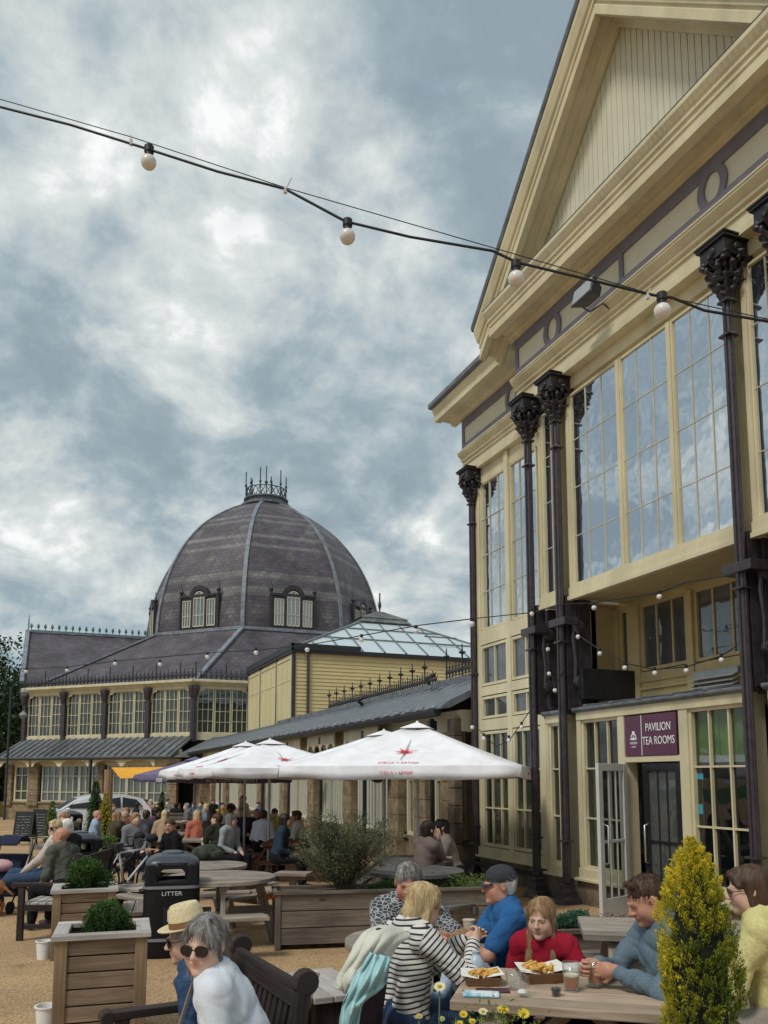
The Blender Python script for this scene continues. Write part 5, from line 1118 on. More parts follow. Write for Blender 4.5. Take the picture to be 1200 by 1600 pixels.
# ================= UMBRELLAS =================
CANV=mat('white_canvas',(.88,.88,.92),.8,.07,4,.35,.15); CANVP=mat('purple_canvas',(.17,.14,.25),.8,.08,3,.05,.2); ALU=mat('pole_grey_white',(.50,.51,.54),.4,.05,4,0)
RED=mat('printed_red',(.60,.04,.05),.7,.05,4,0); PRW=mat('printed_white',(.75,.75,.75),.7,.03,4,0)
def umbrella(px,py,D,yaw,h,zc,label,cm=CANV,za=None,txt='STELLA + ARTOIS',star=True,base_=None,tp=None):
    top=atz(px,py,D); X,Y=top.x,top.y; g0=zg(Y); t=empty('parasol',(X,Y,g0),math.radians(yaw),label,'parasol','square parasols over the tables')
    za_=top.z-g0; zc-=g0; ns=12; nr=8
    # sheet: radial grid per side with sagging hem
    V=[];Q=[];UVs=[]
    rr=random.Random(int(px))
    for k in range(4):
        a0=math.radians(45+90*k); a1=a0+math.pi/2; A=Vector((h*1.414*math.cos(a0),h*1.414*math.sin(a0),zc)); B=Vector((h*1.414*math.cos(a1),h*1.414*math.sin(a1),zc)); b0=len(V)
        for i in range(nr+3):
            for j in range(ns+1):
                f_=j/ns; e=A.lerp(B,f_); e.z+= .05*math.sin(math.pi*f_)*0-.0
                if i<=nr:
                    q=.13+.87*i/nr; p=Vector((e.x*q,e.y*q,za_+(zc-za_)*q-.05*math.sin(math.pi*q)*math.sin(math.pi*f_)-.02*math.sin(math.pi*q)))
                else:
                    o=(i-nr)*.08; wv=.018*math.sin(f_*21+k*2+rr.random()*.3)*(i-nr); nrm=Vector((math.cos((a0+a1)/2),math.sin((a0+a1)/2),0)); p=e+nrm*(.01+wv)+Vector((0,0,-o-.03*math.sin(math.pi*f_)*(i-nr-1)+.012*math.sin(f_*13+k)))
                V.append(p)
        for i in range(nr+2):
            for j in range(ns): a=b0+i*(ns+1)+j; Q.append((a,a+1,a+ns+2,a+ns+1))
    cn=npmesh('canopy',[tuple(v) for v in V],Q,cm,t,True); cn.data.set_sharp_from_angle(angle=math.radians(50)); so_=cn.modifiers.new('s','SOLIDIFY'); so_.thickness=.004
    m=MB(); m.prism([(-.24,-.24),(.24,-.24),(.24,.24),(-.24,.24)],lambda a,b:Vector((a,b,za_-.075)),lambda a,b:Vector((a*.15,b*.15,za_+.015))); m.sphere((0,0,za_+.02),.03,8); m.build('vent_cap',cm,t,bevel=.01)
    m=MB(); m.tube([(0,0,-.02 if base_ is None else base_),(0,0,za_-.05)],.026,10); m.build('pole',ALU,t,smooth=2)
    for k in range(8):
        a=math.radians(45*k); l=h*(1.414 if k%2 else 1.0); m=MB(); e=Vector((math.cos(a)*l*.98,math.sin(a)*l*.98,zc-.02)); m.bar((math.cos(a)*.05,math.sin(a)*.05,za_-.10),e,.022,.02); c=Vector((math.cos(a)*l*.5,math.sin(a)*l*.5,(za_+zc)/2-.05)); m.bar((0,0,zc-.05),c,.018,.016); m.build('rib',ALU,t)
    m=MB(); m.lathe([(.045,zc-.1),(.06,zc-.06),(.06,zc),(.04,zc+.03)],(0,0,0),10); m.build('hub',ALU,t,smooth=2)
    m=MB(); m.box(-.3,.3,-.3,.3,-.02,.06); m.lathe([(.05,.06),(.04,.35)],(0,0,0),10); m.build('base',mat('concrete_base',(.2,.2,.2),.9,.2,6,.2),t,bevel=.02)
    if txt:
        sl=math.atan2(za_-zc,h)
        for k in range(4):
            am=math.radians(90*(k+1)); nrm=Vector((math.cos(am),math.sin(am),0)); side=Vector((-math.sin(am),math.cos(am),0)); dn=Vector((math.cos(am)*math.cos(sl),math.sin(am)*math.cos(sl),-math.sin(sl))); upv=-dn; nn=side.cross(upv).normalized()
            if nn.z<0: nn=-nn
            def onp(q,lift=.012): p=Vector((nrm.x*h*q,nrm.y*h*q,za_+(zc-za_)*q)); return p-Vector((0,0,.045*math.sin(math.pi*q)+.02*math.sin(math.pi*q)))+nn*lift
            pm=RED if cm is CANV else PRW
            def MM(o,x,y,z): M=Matrix.Identity(4); M.col[0][:3]=x; M.col[1][:3]=y; M.col[2][:3]=z; M.col[3][:3]=o; return M
            if star:
                text('lettering',txt,pm,cn,.078,MM(onp(.93),side,upv,nn),.001,sx=.95)
                m=MB(); pts=[]
                for i in range(14): 
                    a=math.pi*2*i/14; r=(.17 if i%2==0 else .05)*(1.2 if i in(0,4,10) else .9); pts.append((r*math.cos(a+.3),r*.8*math.sin(a+.3)))
                o0=onp(.63,.02); m.prism(pts,lambda a,b:o0+side*a+upv*b,lambda a,b:o0+side*a+upv*b+nn*.004); m.build('star_logo',pm,cn)
                text('hem_lettering',txt,pm,cn,.06,MM(Vector((nrm.x*(h+.035),nrm.y*(h+.035),zc-.10)),side,Vector((0,0,1)),nrm),.001)
            else: text('lettering',txt,pm,cn,.14,MM(Vector((nrm.x*(h+.045),nrm.y*(h+.045),zc-.12)),side,Vector((0,0,1)),nrm),.001)
    return t
umbrella(652,1131,13.1,56,1.68,2.11,'large white parasol with red star nearest the pavilion, its pole rising from a round table')
umbrella(600,1143,15.2,10,1.62,2.13,'white parasol partly hidden behind the nearest one')
umbrella(422,1157,16.6,3,1.5,2.12,'white parasol with small red star standing over the tables of the white-shirted man')
umbrella(384,1161,18.6,8,1.5,2.10,'white parasol half hidden behind the middle white one')
umbrella(345,1180,21,0,1.45,2.0,'purple parasol with white brewery lettering on its hem',CANVP,txt='BUXTON BREWERY',star=False)
umbrella(305,1184,22.5,12,1.25,2.02,'plain purple parasol left of the lettered purple one',CANVP,txt=None)
# yellow sail and wooden post
p0=at(170,1262); pY=24.0
def P_(px,py,D): return atz(px,py,D)
t=empty('timber_post',P_(170,1215,26)-Vector((0,0,2.2)),0,'tall timber post holding the orange sail','post'); z_=t.location.z; m=MB(); m.tube([(0,0,-.2),(0,0,2.45)],.14,10); m.build('post',mat('tan_post',(.30,.19,.12),.8,.2,4,.3),t,smooth=2)
q=[P_(174,1199,26),P_(262,1198,24),P_(250,1214,22.5),P_(188,1216,24)]
m=MB(); n=10; g=[[None]*(n+1) for _ in range(n+1)]
V=[];Q=[]
for i in range(n+1):
    for j in range(n+1): u,v_=i/n,j/n; p=q[0].lerp(q[1],u).lerp(q[3].lerp(q[2],u),v_); p.z-=.12*math.sin(math.pi*u)*math.sin(math.pi*v_); V.append(tuple(p))
for i in range(n):
    for j in range(n): a=i*(n+1)+j; Q.append((a,a+1,a+n+2,a+n+1))
o=npmesh('shade_sail',V,Q,mat('orange_canvas',(.75,.36,.02),.7,.05,3,.05),None,True); o.modifiers.new('s','SOLIDIFY').thickness=.01; tag(o,'orange yellow shade sail stretched from the timber post','sail')
# ================= TABLES =================
def picnic(loc,rz,label,wood=None,L_=1.8,nosit=False,group='rectangular picnic tables'):
    wood=wood or WTABLE; t=empty('picnic_table',loc,rz,label,'picnic table',group); h=.75
    m=MB(); 
    for i in range(5): y=-.36+i*.146; m.box(-L_/2,L_/2,y,y+.14,h-.045,h)
    m.build('tabletop',wood,t,bevel=.006)
    for sg in (1,-1):
        m=MB(); 
        for i in range(2): y=sg*(.62+.13*i); m.box(-L_/2,L_/2,y-.06,y+.06,.41,.45)
        m.build('seat',wood,t,bevel=.006)
    for x in (-L_*.34,L_*.34):
        for sg in (1,-1): m=MB(); m.bar((x,sg*.26,h-.05),(x,sg*.72,0),.05,.11,up=(1,0,0)); m.build('leg',wood,t,bevel=.005)
        m=MB(); m.box(x+.03,x+.07,-.80,.80,.33,.41); m.box(x+.03,x+.07,-.34,.34,h-.13,h-.046); m.bar((x+.04,0,.37),(0,0,h-.06),.05,.06); m.build('cross_rail',wood,t,bevel=.004)
    return t
def clip_plank(m,y0,y1,R,z0,z1,r0=0):
    n=4; xs=[math.sqrt(max(R*R-y*y,0)) for y in [y0+(y1-y0)*k/n for k in range(n+1)]]; yy=[y0+(y1-y0)*k/n for k in range(n+1)]
    pts=[(-x,y) for x,y in zip(xs,yy)]+[(x,y) for x,y in list(zip(xs,yy))[::-1]]
    i=len(m.v); m.v+=[(x,y,z0) for x,y in pts]+[(x,y,z1) for x,y in pts]; k=len(pts)
    m.f.append(tuple(range(i,i+k))); m.uv.append([(x,y) for x,y in pts]); m.f.append(tuple(range(i+k,i+2*k))[::-1]); m.uv.append([(x,y) for x,y in pts][::-1])
    for a in range(k): b=(a+1)%k; m.f.append((i+a,i+k+a,i+k+b,i+b)); m.uv.append([(pts[a][0],0),(pts[a][0],z1-z0),(pts[b][0],z1-z0),(pts[b][0],0)])
def roundtable(loc,rz,label,wood=None,R=.62,group='round picnic tables',seats=4,so=.32):
    wood=wood or WTABLE; t=empty('round_picnic_table',loc,rz,label,'picnic table',group); h=.75; m=MB(); n=9; w=2*R/n
    for i in range(n): clip_plank(m,-R+i*w+.004,-R+(i+1)*w-.004,R,h-.045,h)
    m.build('tabletop',wood,t,bevel=.004)
    for k in range(seats):
        a=k*2*math.pi/seats; c,s_=math.cos(a),math.sin(a); m=MB(); fr=Fr((c*(R+so),s_*(R+so),0),(-s_,c,0),(c,s_,0),(0,0,1))
        for i in range(2): m.boxc([fr.p(u*(.40+.04*i*0),-.13+.135*i+v,z) for z in (.41,.45) for u,v in ((-1,0),(1,0),(1.0+.12,.125),(-1.12,.125))])
        m.build('seat',wood,t,bevel=.006)
        m=MB(); m.box(R*-.0+.1,R+so+.15,-.035,.035,.33,.41,Fr((0,0,0),(c,s_,0),(-s_,c,0),(0,0,1))); m.bar((c*.42,s_*.42,h-.05),(c*.62,s_*.62,0),.05,.10); m.build('leg',wood,t,bevel=.004)
    m=MB(); m.box(-R*.85,R*.85,-.04,.04,h-.12,h-.046); m.box(-.04,.04,-R*.85,R*.85,h-.125,h-.05); m.build('brace',wood,t); return t
def tpos(px,py,h=.75): p=at(px,py,h); p.z=zg(p.y); return p
rzim=lambda deg:-(PH+math.radians(deg))         # 0: local +Y points away from the camera
roundtable(tpos(345,1369),rzim(-14),'weathered round picnic table right behind the black litter bin',seats=4)
roundtable(tpos(312,1351),rzim(35),'second weathered round table, between the litter bin and the man in black')
roundtable(tpos(648,1359),rzim(45),'grey round table nearest behind the bushy long planter',WGREY,R=.60,so=.2); roundtable(tpos(647,1342),rzim(10),'grey round table with the big parasol pole through it',WGREY,R=.58,so=.22)
picnic(tpos(447,1313),rzim(92),'reddish brown picnic table seen end-on beside the white-shirted man',WRED,1.5)
picnic(tpos(430,1301),rzim(84),'darker picnic table behind the reddish one with three women beside it',WRED,1.5)
picnic(tpos(232,1301),rzim(8),'long pale picnic table behind the bicycles',None,2.0); picnic(tpos(285,1311),rzim(4),'pale picnic table where the man in black sits'); picnic(tpos(330,1303),rzim(70),'picnic table between the afro-haired guest and the man in olive')
picnic(tpos(250,1283),rzim(6),'picnic table of the group in front of the curved wooden planter'); picnic(tpos(205,1290),rzim(12),'picnic table next to the woman in the brown jacket')
roundtable(tpos(664,1467),rzim(0),'round picnic table shared by the men in the blue shirt and the patterned shirt',R=.52)
TN=picnic(tpos(905,1545),rzim(14),'nearest picnic table with food, drinks and the wipes packet on it',WTAN,1.15)
picnic(tpos(1062,1449),rzim(10),'picnic table behind the man in the grey jumper',None,1.35)
def stool(px,py,label):
    t=empty('table_stool',tpos(px,py,.45),rzim(10),label,'stool','small square stools by the tables'); m=MB()
    for i in range(3): m.box(-.27,.27,-.2+i*.136,-.07+i*.136,.41,.45)
    m.build('seat',WTABLE,t,bevel=.006); m=MB(); m.box(-.05,.05,-.05,.05,0,.41); m.box(-.2,.2,-.04,.04,.34,.41); m.build('leg',WTABLE,t,bevel=.005)
stool(458,1363,'weathered stool on a single post left of the rosemary bush'); stool(433,1390,'weathered stool seat in front of the long planter end')
def lowbench(px,py,L_,deg,label,wd=WTRIM):
    t=empty('plank_bench',tpos(px,py,.45),rzim(deg),label,'bench','loose plank benches'); m=MB()
    for i in range(3): m.box(-L_/2,L_/2,-.2+i*.136,-.07+i*.136,.41,.45)
    m.build('seat',wd,t,bevel=.006); 
    for x in (-L_*.4,L_*.4): m=MB(); m.box(x-.04,x+.04,-.18,.18,0,.41); m.build('leg',WDARK,t,bevel=.005)
lowbench(505,1534,.75,65,'pale plank bench between the dark bench and the draped pushchair'); lowbench(1225,1543,1.0,-20,'red-brown plank bench under the woman in yellow',WRED); lowbench(1235,1596,.9,-10,'dark plank seat at the bottom right corner',WTABLE)
lowbench(204,1385,.55,20,'short pale bench left of the black litter bin')
# ================= PLANTERS, BINS, BENCHES =================
def planter(loc,rz,label,L_,W_,h,n,wood=WPLANT,trim=WTRIM,post=WFRAME,name='wooden_planter',group=None,tw=.10):
    t=empty(name,loc,rz,label,'planter',group); m=MB(); ph=(h-.06)/n
    for i in range(n):
        z=.05+i*ph; g=.005
        for y in (-W_/2,W_/2-.035): m.box(-L_/2+.05,L_/2-.05,y,y+.035,z+g,z+ph-g)
        for x in (-L_/2,L_/2-.035): m.box(x,x+.035,-W_/2+.04,W_/2-.04,z+g,z+ph-g)
    m.build('side_boards',wood,t,bevel=.004)
    for sx in (-1,1):
        for sy in (-1,1):
            m=MB(); wd=.07 if L_<1.5 else .05; x0,x1=(L_/2-wd,L_/2+.013) if sx>0 else (-L_/2-.013,-L_/2+wd); y0,y1=(W_/2-.05,W_/2+.013) if sy>0 else (-W_/2-.013,-W_/2+.05); m.box(x0,x1,y0,y1,0,h-.012); m.build('corner_post',post,t,bevel=.005)
    m=MB(); a,b_=L_/2+.035,W_/2+.035; m.box(-a,a,-b_,-b_+tw,h-.012,h+.025); m.box(-a,a,b_-tw,b_,h-.012,h+.025); m.box(-a,-a+tw,-b_+tw,b_-tw,h-.012,h+.023); m.box(a-tw,a,-b_+tw,b_-tw,h-.012,h+.023); m.build('top_rim',trim,t,bevel=.005)
    m=MB(); m.box(-L_/2+.04,L_/2-.04,-W_/2+.04,W_/2-.04,.0,h-.08); m.build('soil',mat('soil',(.035,.025,.018),1,.5,12,.6,0),t); return t
c=(at(92,1607)+at(236,1603))/2; d_=atz(164,1480,1); 
pfr=lambda px,py,h,w: (lambda p:Vector((p.x,p.y,0))*(1+(w/2)/math.hypot(p.x,p.y))+Vector((0,0,p.z)))(tpos(px,py,h))
PA=planter(pfr(161,1464,.72,.55),rzim(-17),'square wooden planter box with round box ball, nearest at bottom left',.58,.55,.72,6,group='square planters with box balls')
PB=planter(pfr(133,1393,.68,.55),rzim(-19),'square wooden planter box with loose box bush, behind the nearer one',.60,.55,.68,6,group='square planters with box balls')
def bush(parent_loc,z,r,label,n,seed,mt=LEAFD,leaf=.028,name='box_ball',cat='shrub',sc=(1,1,1),amp=.1):
    t=empty(name,parent_loc+Vector((0,0,z)),0,label,cat); rad=np.array(sc)*r
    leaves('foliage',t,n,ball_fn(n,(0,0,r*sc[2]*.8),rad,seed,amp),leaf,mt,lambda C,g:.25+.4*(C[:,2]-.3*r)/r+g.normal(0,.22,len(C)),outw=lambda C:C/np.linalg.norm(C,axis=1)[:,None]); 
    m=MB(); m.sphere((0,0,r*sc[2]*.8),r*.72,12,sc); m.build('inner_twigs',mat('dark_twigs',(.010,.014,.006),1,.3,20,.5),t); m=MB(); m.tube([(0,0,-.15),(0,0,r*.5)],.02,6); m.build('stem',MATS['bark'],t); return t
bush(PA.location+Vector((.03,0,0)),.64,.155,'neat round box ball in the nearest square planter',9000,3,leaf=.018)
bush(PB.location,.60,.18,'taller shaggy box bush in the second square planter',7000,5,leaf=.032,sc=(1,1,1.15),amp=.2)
c=(at(415,1487)+at(740,1474))/2; e=at(740,1474)-at(415,1487)
LPc=c+Vector((.09,.24,0)); LPc.z=zg(LPc.y)
LP=planter(LPc,math.atan2(e.y,e.x),'long low wooden planter with rosemary bush, flowers and ground cover',e.length+.3,.45,.60,3,WPLANTG,WPLANTG,WPLANTG,group='long low planters',tw=.05); LP.location+=Vector((e.normalized().x*.22,e.normalized().y*.22,0))
l2=tpos(985,1450,.62)
LP2=planter(l2+Vector((.1,.24,0)),math.atan2(e.y,e.x),'long low grey planter behind the girl in red',1.5,.48,.60,3,WPLANTG,WPLANTG,WPLANTG,group='long low planters',tw=.05)
def shrub(px,D,z0,h,r,label,n,mt,leaf,seed,asp=.3,stems=26,name='shrub'):
    """open upright shrub: many thin stems with small leaves along them"""
    b=atz(px,1215,D); t=empty(name,(b.x,b.y,z0),0,label,'shrub'); g=random.Random(seed); m=MB(); pts=[]
    for i in range(stems):
        a=g.random()*6.28; rr=r*(.25+.85*g.random()); hh=h*(.55+.5*g.random()); P0=Vector((g.uniform(-.1,.1)*r,g.uniform(-.1,.1)*r,0)); P2=Vector((math.cos(a)*rr,math.sin(a)*rr,hh)); P1=Vector((P2.x*.35,P2.y*.35,hh*.55))
        pl=[P0.lerp(P1,k/5).lerp(P1.lerp(P2,k/5),k/5) for k in range(6)]; m.tube(pl,[.008,.007,.006,.005,.004,.002],4,caps=False)
        for k in range(int(n/stems)): u=g.uniform(.25,1)**.8; q=P0.lerp(P1,u).lerp(P1.lerp(P2,u),u); pts.append((q.x+g.gauss(0,.035),q.y+g.gauss(0,.035),q.z+g.gauss(0,.035)))
    m.build('stems',mat('twig',(.09,.07,.05),.9,.3,9,.2),t); pts=np.array(pts); leaves('foliage',t,len(pts),lambda G:pts,leaf,mt,lambda C,G:.4+G.normal(0,.28,len(C))+.25*np.sin(C[:,2]*9+C[:,0]*7),asp=asp,up=.5); return t
zt0=LP.location.z+.53; DL=float(Vector((LP.location.x,LP.location.y,0)).dot(Vector((FV[0],FV[1],0)))/ct_**1)
def lpd(px,P_=None):
    P_=P_ or LP; r_=ray(px,1215); a_=P_.rotation_euler.z; nx,ny=-math.sin(a_),math.cos(a_); return (P_.location.x*nx+P_.location.y*ny)/(r_[0]*nx+r_[1]*ny)
shrub(537,lpd(537),zt0,.88,.62,'wide grey-green rosemary-like bush growing in the long planter',15000,LEAFO,.035,4,stems=95)
def groundplants(px0,px1,D,z0,n,label,mt,leaf,hh,seed,name='bedding_plants'):
    a,b_=atz(px0,1215,D),atz(px1,1215,D); t=empty(name,((a.x+b_.x)/2,(a.y+b_.y)/2,z0),0,label,'plants'); L_=(b_-a); 
    def fn(g):
        u=g.uniform(-.5,.5,n); c=np.stack([u*L_.x+g.normal(0,.07,n),u*L_.y+g.normal(0,.07,n),np.zeros(n)],1); cl=.4+.6*np.abs(np.sin(u*17+seed)); c[:,2]=g.uniform(0,1,n)*hh*cl; return c
    leaves('foliage',t,n,fn,leaf,mt,asp=.45,up=.6); return t
groundplants(415,480,lpd(450),zt0-.03,500,'small orange-red flowers at the left end of the long planter',leafmat('red_orange_flowers',(.08,.12,.03),(.65,.10,.03)),.035,.10,2)
b=bush(atz(600,1215,lpd(600)),0,.13,'low dark green cushion shrub right of the rosemary bush',3500,8,LEAFD,.02,'cushion_shrub',sc=(1.7,1,.8)); b.location.z=zt0-.03
groundplants(690,775,lpd(735),zt0-.03,1500,'yellow-green ground cover at the right part of the long planter',LEAFG,.035,.26,4); groundplants(655,740,7.4,zg(7.2)+.02,1200,'leafy weeds growing at the foot of the long planter',LEAFG,.05,.22,5,'weeds')
b=bush(atz(893,1215,lpd(893,LP2)),0,.12,'spreading blue-green juniper cushion behind the girl in red',5000,9,LEAFB,.025,'juniper',sc=(1.25,1,.85),amp=.2); b.location.z=LP2.location.z+.53
groundplants(935,1015,lpd(970,LP2),LP2.location.z+.52,1200,'dry brownish heather right of the juniper',leafmat('heather',(.10,.06,.05),(.24,.17,.12)),.03,.16,6,'heather')
# white buckets
for px,py,lb,s_ in ((68,1498,'small white bucket beside the second square planter',1.0),(72,1612,'white bucket at the foot of the nearest square planter',1.0)):
    p=at(px,py); t=empty('white_bucket',p,.4,lb,'bucket','white buckets'); t.scale=(.85,.85,.85); m=MB(); m.lathe([(0,.004),(.075,0),(.095,.20),(.105,.205),(.105,.215),(.09,.215),(.072,.02),(0,.02)],(0,0,0),20,caps=False); m.build('pail',WHITE,t,smooth=2); m=MB(); m.tube([(.1*math.cos(a),.1*math.sin(a)*.25,.21+.0-.07*math.sin(a)) for a in [math.pi*k/10 for k in range(11)]],.003,5); m.build('handle',ALU,t)
# litter bins
def sq(r,h_,z,n=36,pw=5,cx_=0,cy_=0):
    o=[]
    for k in range(n):
        t=2*math.pi*k/n; c,s=math.cos(t),math.sin(t); f_=(abs(c)**pw+abs(s)**pw)**(-1/pw); o.append((cx_+r*c*f_,cy_+h_*s*f_,z))
    return o
def loft(m,secs):
    n=len(secs[0]); i=len(m.v)
    for s_ in secs: m.v+=s_
    for k in range(len(secs)-1):
        for j in range(n): a=i+k*n+j; b=i+k*n+(j+1)%n; m.f.append((a,b,b+n,a+n)); m.uv.append([(0,0)]*4)
    m.f.append(tuple(range(i,i+n))[::-1]); m.uv.append([(0,0)]*n); m.f.append(tuple(range(i+(len(secs)-1)*n,i+len(secs)*n))); m.uv.append([(0,0)]*n)
BINB=mat('bin_black_plastic',(.007,.008,.010),.5,.2,30,.12,.3); BING=mat('bin_grey_band',(.20,.21,.23),.45,.1,9,.05); BINLID=mat('bin_lid',(.05,.06,.075),.35,.2,14,.1,.5)
def litter(loc,rz,label,s=1.0,full=True):
    t=empty('litter_bin',loc,rz,label,'litter bin','black litter bins'); t.scale=(s,s,s); r=.30
    m=MB(); loft(m,[sq(r*.96,r*.96,0),sq(r,r,.03),sq(r,r,.72)]); m.build('body',BINB,t,smooth=2)
    
    for z0_,z1_ in ((.18,.21),(.725,.755)): m=MB(); loft(m,[sq(r+.012,r+.012,z0_),sq(r+.012,r+.012,z1_)]); m.build('band',BING,t,smooth=2)
    m=MB()
    for sx in (-1,1):
        for sy in (-1,1): loft(m,[sq(.075,.075,.755,20,4,sx*.215,sy*.215),sq(.075,.075,.98,20,4,sx*.21,sy*.21)])
    for q in range(4):
        c,s_=math.cos(q*math.pi/2),math.sin(q*math.pi/2); fr=Fr((c*.285,s_*.285,0),(-s_,c,0),(0,0,1),(c,s_,0)); m.prism([(-.16,.86),(-.10,.93),(.10,.93),(.16,.86),(.16,1.0),(-.16,1.0)],lambda a,b:fr.p(a,b,-.03),lambda a,b:fr.p(a,b,.004)); m.box(-.18,.18,.755,.80,-.03,.006,fr)
    m.build('hood',BINB,t,bevel=.01)
    m=MB(); loft(m,[sq(.285,.285,.955,36,6),sq(.290,.290,.985),sq(.27,.27,1.02),sq(.20,.20,1.065),sq(.12,.12,1.08),sq(.115,.115,1.095),sq(.07,.07,1.11),sq(.01,.01,1.115)]); m.build('lid',BINLID,t,smooth=2)
    if full:
        M=Matrix.Identity(4); M.col[0][:3]=(1,0,0); M.col[1][:3]=(0,0,1); M.col[2][:3]=(0,-1,0); M.col[3][:3]=(0,-r-.003,.675); text('lettering','LITTER',mat('bin_lettering',(.6,.6,.6),.5,.05,5,0),t,.062,M,.002,sx=1.15)
        fr=Fr((0,-r,0),(1,0,0),(0,0,1),(0,-1,0)); m=MB(); m.box(-.085,.085,.35,.53,.001,.006,fr); pn=m.build('icon_panel',BLACK,t,bevel=.01)
        m=MB(); 
        for a,b_,c_,d in ((-.04,.04,.495,.502),(-.04,.04,.385,.392),(-.04,-.033,.392,.495),(.033,.04,.392,.495),(-.012,.012,.39,.44),(-.006,.006,.44,.475),(.010,.016,.40,.46)): m.box(a,b_,c_,d,.006,.009,fr)
        m.build('bin_icon',MATS['bin_lettering'],pn)
    return t
p=at(268,1497); litter(p+Vector((0.02,.26,0)),rzim(-14),'black litter bin with grey bands and white lettering, nearest one',.97)
p=tpos(125,1299,1.1); litter(p,.2,'black litter bin with see-through hood behind the seated bald man',1.0,False); p=tpos(112,1267,1.1); litter(p,.3,'black litter bin farthest away beside the parked white car',1.0,False)
# ---- park benches ----
def bench(loc,rz,L_,label,wood=WDARK,seatwood=None,slats='v'):
    """faces local -X ; length along Y"""
    t=empty('park_bench',loc,rz,label,'bench'); seatwood=seatwood or wood
    m=MB()
    for i in range(5): m.box(-.30+i*.095,-.215+i*.095,-L_/2,L_/2,.41,.435)
    m.build('seat',seatwood,t,bevel=.004)
    for y in (-L_/2,L_/2):
        s_=1 if y>0 else -1
        m=MB(); m.boxc([(-.34,y-.03,0),(-.27,y-.03,0),(-.27,y+.03,0),(-.34,y+.03,0),(-.34,y-.03,.62),(-.27,y-.03,.62),(-.27,y+.03,.62),(-.34,y+.03,.62)]); m.build('front_leg',wood,t,bevel=.006)
        m=MB(); m.boxc([(.17,y-.03,0),(.24,y-.03,0),(.24,y+.03,0),(.17,y+.03,0),(.29,y-.03,.93),(.36,y-.03,.93),(.36,y+.03,.93),(.29,y+.03,.93)]); m.lathe([(.055,-.032),(.062,-.02),(.062,.02),(.055,.032)],(.335,y,.945),16,fr=(Vector((1,0,0)),Vector((0,0,1)),Vector((0,1,0)))); m.build('rear_leg',wood,t,bevel=.004)
        m=MB(); m.box(-.38,.27,y-.04,y+.04,.62,.665); m.lathe([(.035,-.042),(.04,-.03),(.04,.03),(.035,.042)],(-.385,y,.635),14,fr=(Vector((1,0,0)),Vector((0,0,1)),Vector((0,1,0)))); m.build('armrest',wood,t,bevel=.006)
        m=MB(); m.box(-.3,.2,y-.02,y+.02,.34,.41); m.box(-.3,.18,y-.015,y+.015,.14,.19); m.build('side_rail',wood,t,bevel=.004)
    m=MB(); m.boxc([(.28,-L_/2,.83),(.32,-L_/2,.83),(.32,L_/2,.83),(.28,L_/2,.83),(.295,-L_/2,.94),(.335,-L_/2,.94),(.335,L_/2,.94),(.295,L_/2,.94)]); m.box(.215,.25,-L_/2,L_/2,.47,.53)
    n=int(L_/.072)
    for i in range(n): y=-L_/2+.045+i*(L_-.09)/max(n-1,1); m.boxc([(.225,y-.019,.52),(.245,y-.019,.52),(.245,y+.019,.52),(.225,y+.019,.52),(.29,y-.019,.84),(.31,y-.019,.84),(.31,y+.019,.84),(.29,y+.019,.84)])
    m.build('backrest',wood,t,bevel=.003); return t
# near bench: back top far end at pixel (372,1487), near end at (476,1535)
bf=at(372,1484,.86); bn_=at(476,1540,.86); dd=(bf-bn_); dd.z=0; dn=dd.normalized(); Lb=dd.length; mid=bn_+dn*Lb/2
rzb=math.atan2(dn.y,dn.x)-math.pi/2; back=Vector((math.cos(rzb),math.sin(rzb),0)); mid-=back*.31; mid.z=zg(mid.y); BN=bench(mid,rzb,Lb,'dark wooden bench nearest the camera, under the grey-haired woman and straw-hatted man'); BN.scale=(.95,.97,.93)
pb_=at(64,1470); rb=rzim(0); 
B2=bench(Vector((pb_.x+.30,pb_.y+.72,zg(pb_.y+.5))),rb+.05,1.5,'dark bench with pale seat slats where the bald man sits',WDARK,WTRIM)
p=at(60,1352); B3=bench(Vector((p.x+.35,p.y+.9,zg(p.y))),rb+.05,1.5,'pale weathered bench of the two blonde women on the left',WTABLE)
# chalk boards
CH_=mat('chalk_slate',(.018,.021,.023),.7,.3,6,.05); CHW=mat('chalk',(.65,.65,.65),.9,.2,9,0)
def board(px,py,h,w,label,seed):
    p=at(px,py); t=empty('chalk_board',p,rzim(8),label,'chalk board','chalk boards on the path'); 
    for sg in (-1,1):
        fr=Fr((0,sg*.22,0),(1,0,0),(0,-sg*.20,h),None); m=MB(); L_=math.hypot(.2,h); m.box(-w/2,-w/2+.04,0,L_,-.015,.015,fr); m.box(w/2-.04,w/2,0,L_,-.015,.015,fr); m.box(-w/2+.04,w/2-.04,L_-.05,L_,-.012,.012,fr); m.box(-w/2+.04,w/2-.04,.16*h,.16*h+.05,-.012,.012,fr); f_=m.build('frame',WDARK,t,bevel=.004); m=MB(); m.box(-w/2+.03,w/2-.03,.16*h,L_-.03,-.006,.006,fr); pn=m.build('chalk_panel',CH_,f_)
        if sg<0:
            g=random.Random(seed); 
            for r_ in range(8):
                z=.26*h+r_*.085*h; m=MB(); x=-w/2+.09; 
                m2=.013 if fr.N.y<0 else -.013
                while x<w/2-.12:
                    l=g.uniform(.03,.07); pts=[fr.p(x+l*k/4,z+g.uniform(-.012,.016)*h,m2*(1 if fr.N.y<0 else 1)) for k in range(5)]; m.tube(pts,.0045,4); x+=l+.015
                    if g.random()<.25: x+=.05
                m.build('chalk_writing',CHW,pn)
board(38,1320,1.08,.66,'chalk A-board nearest on the path at the left',2); board(63,1316,1.12,.6,'chalk A-board right of and behind the nearer one',5)
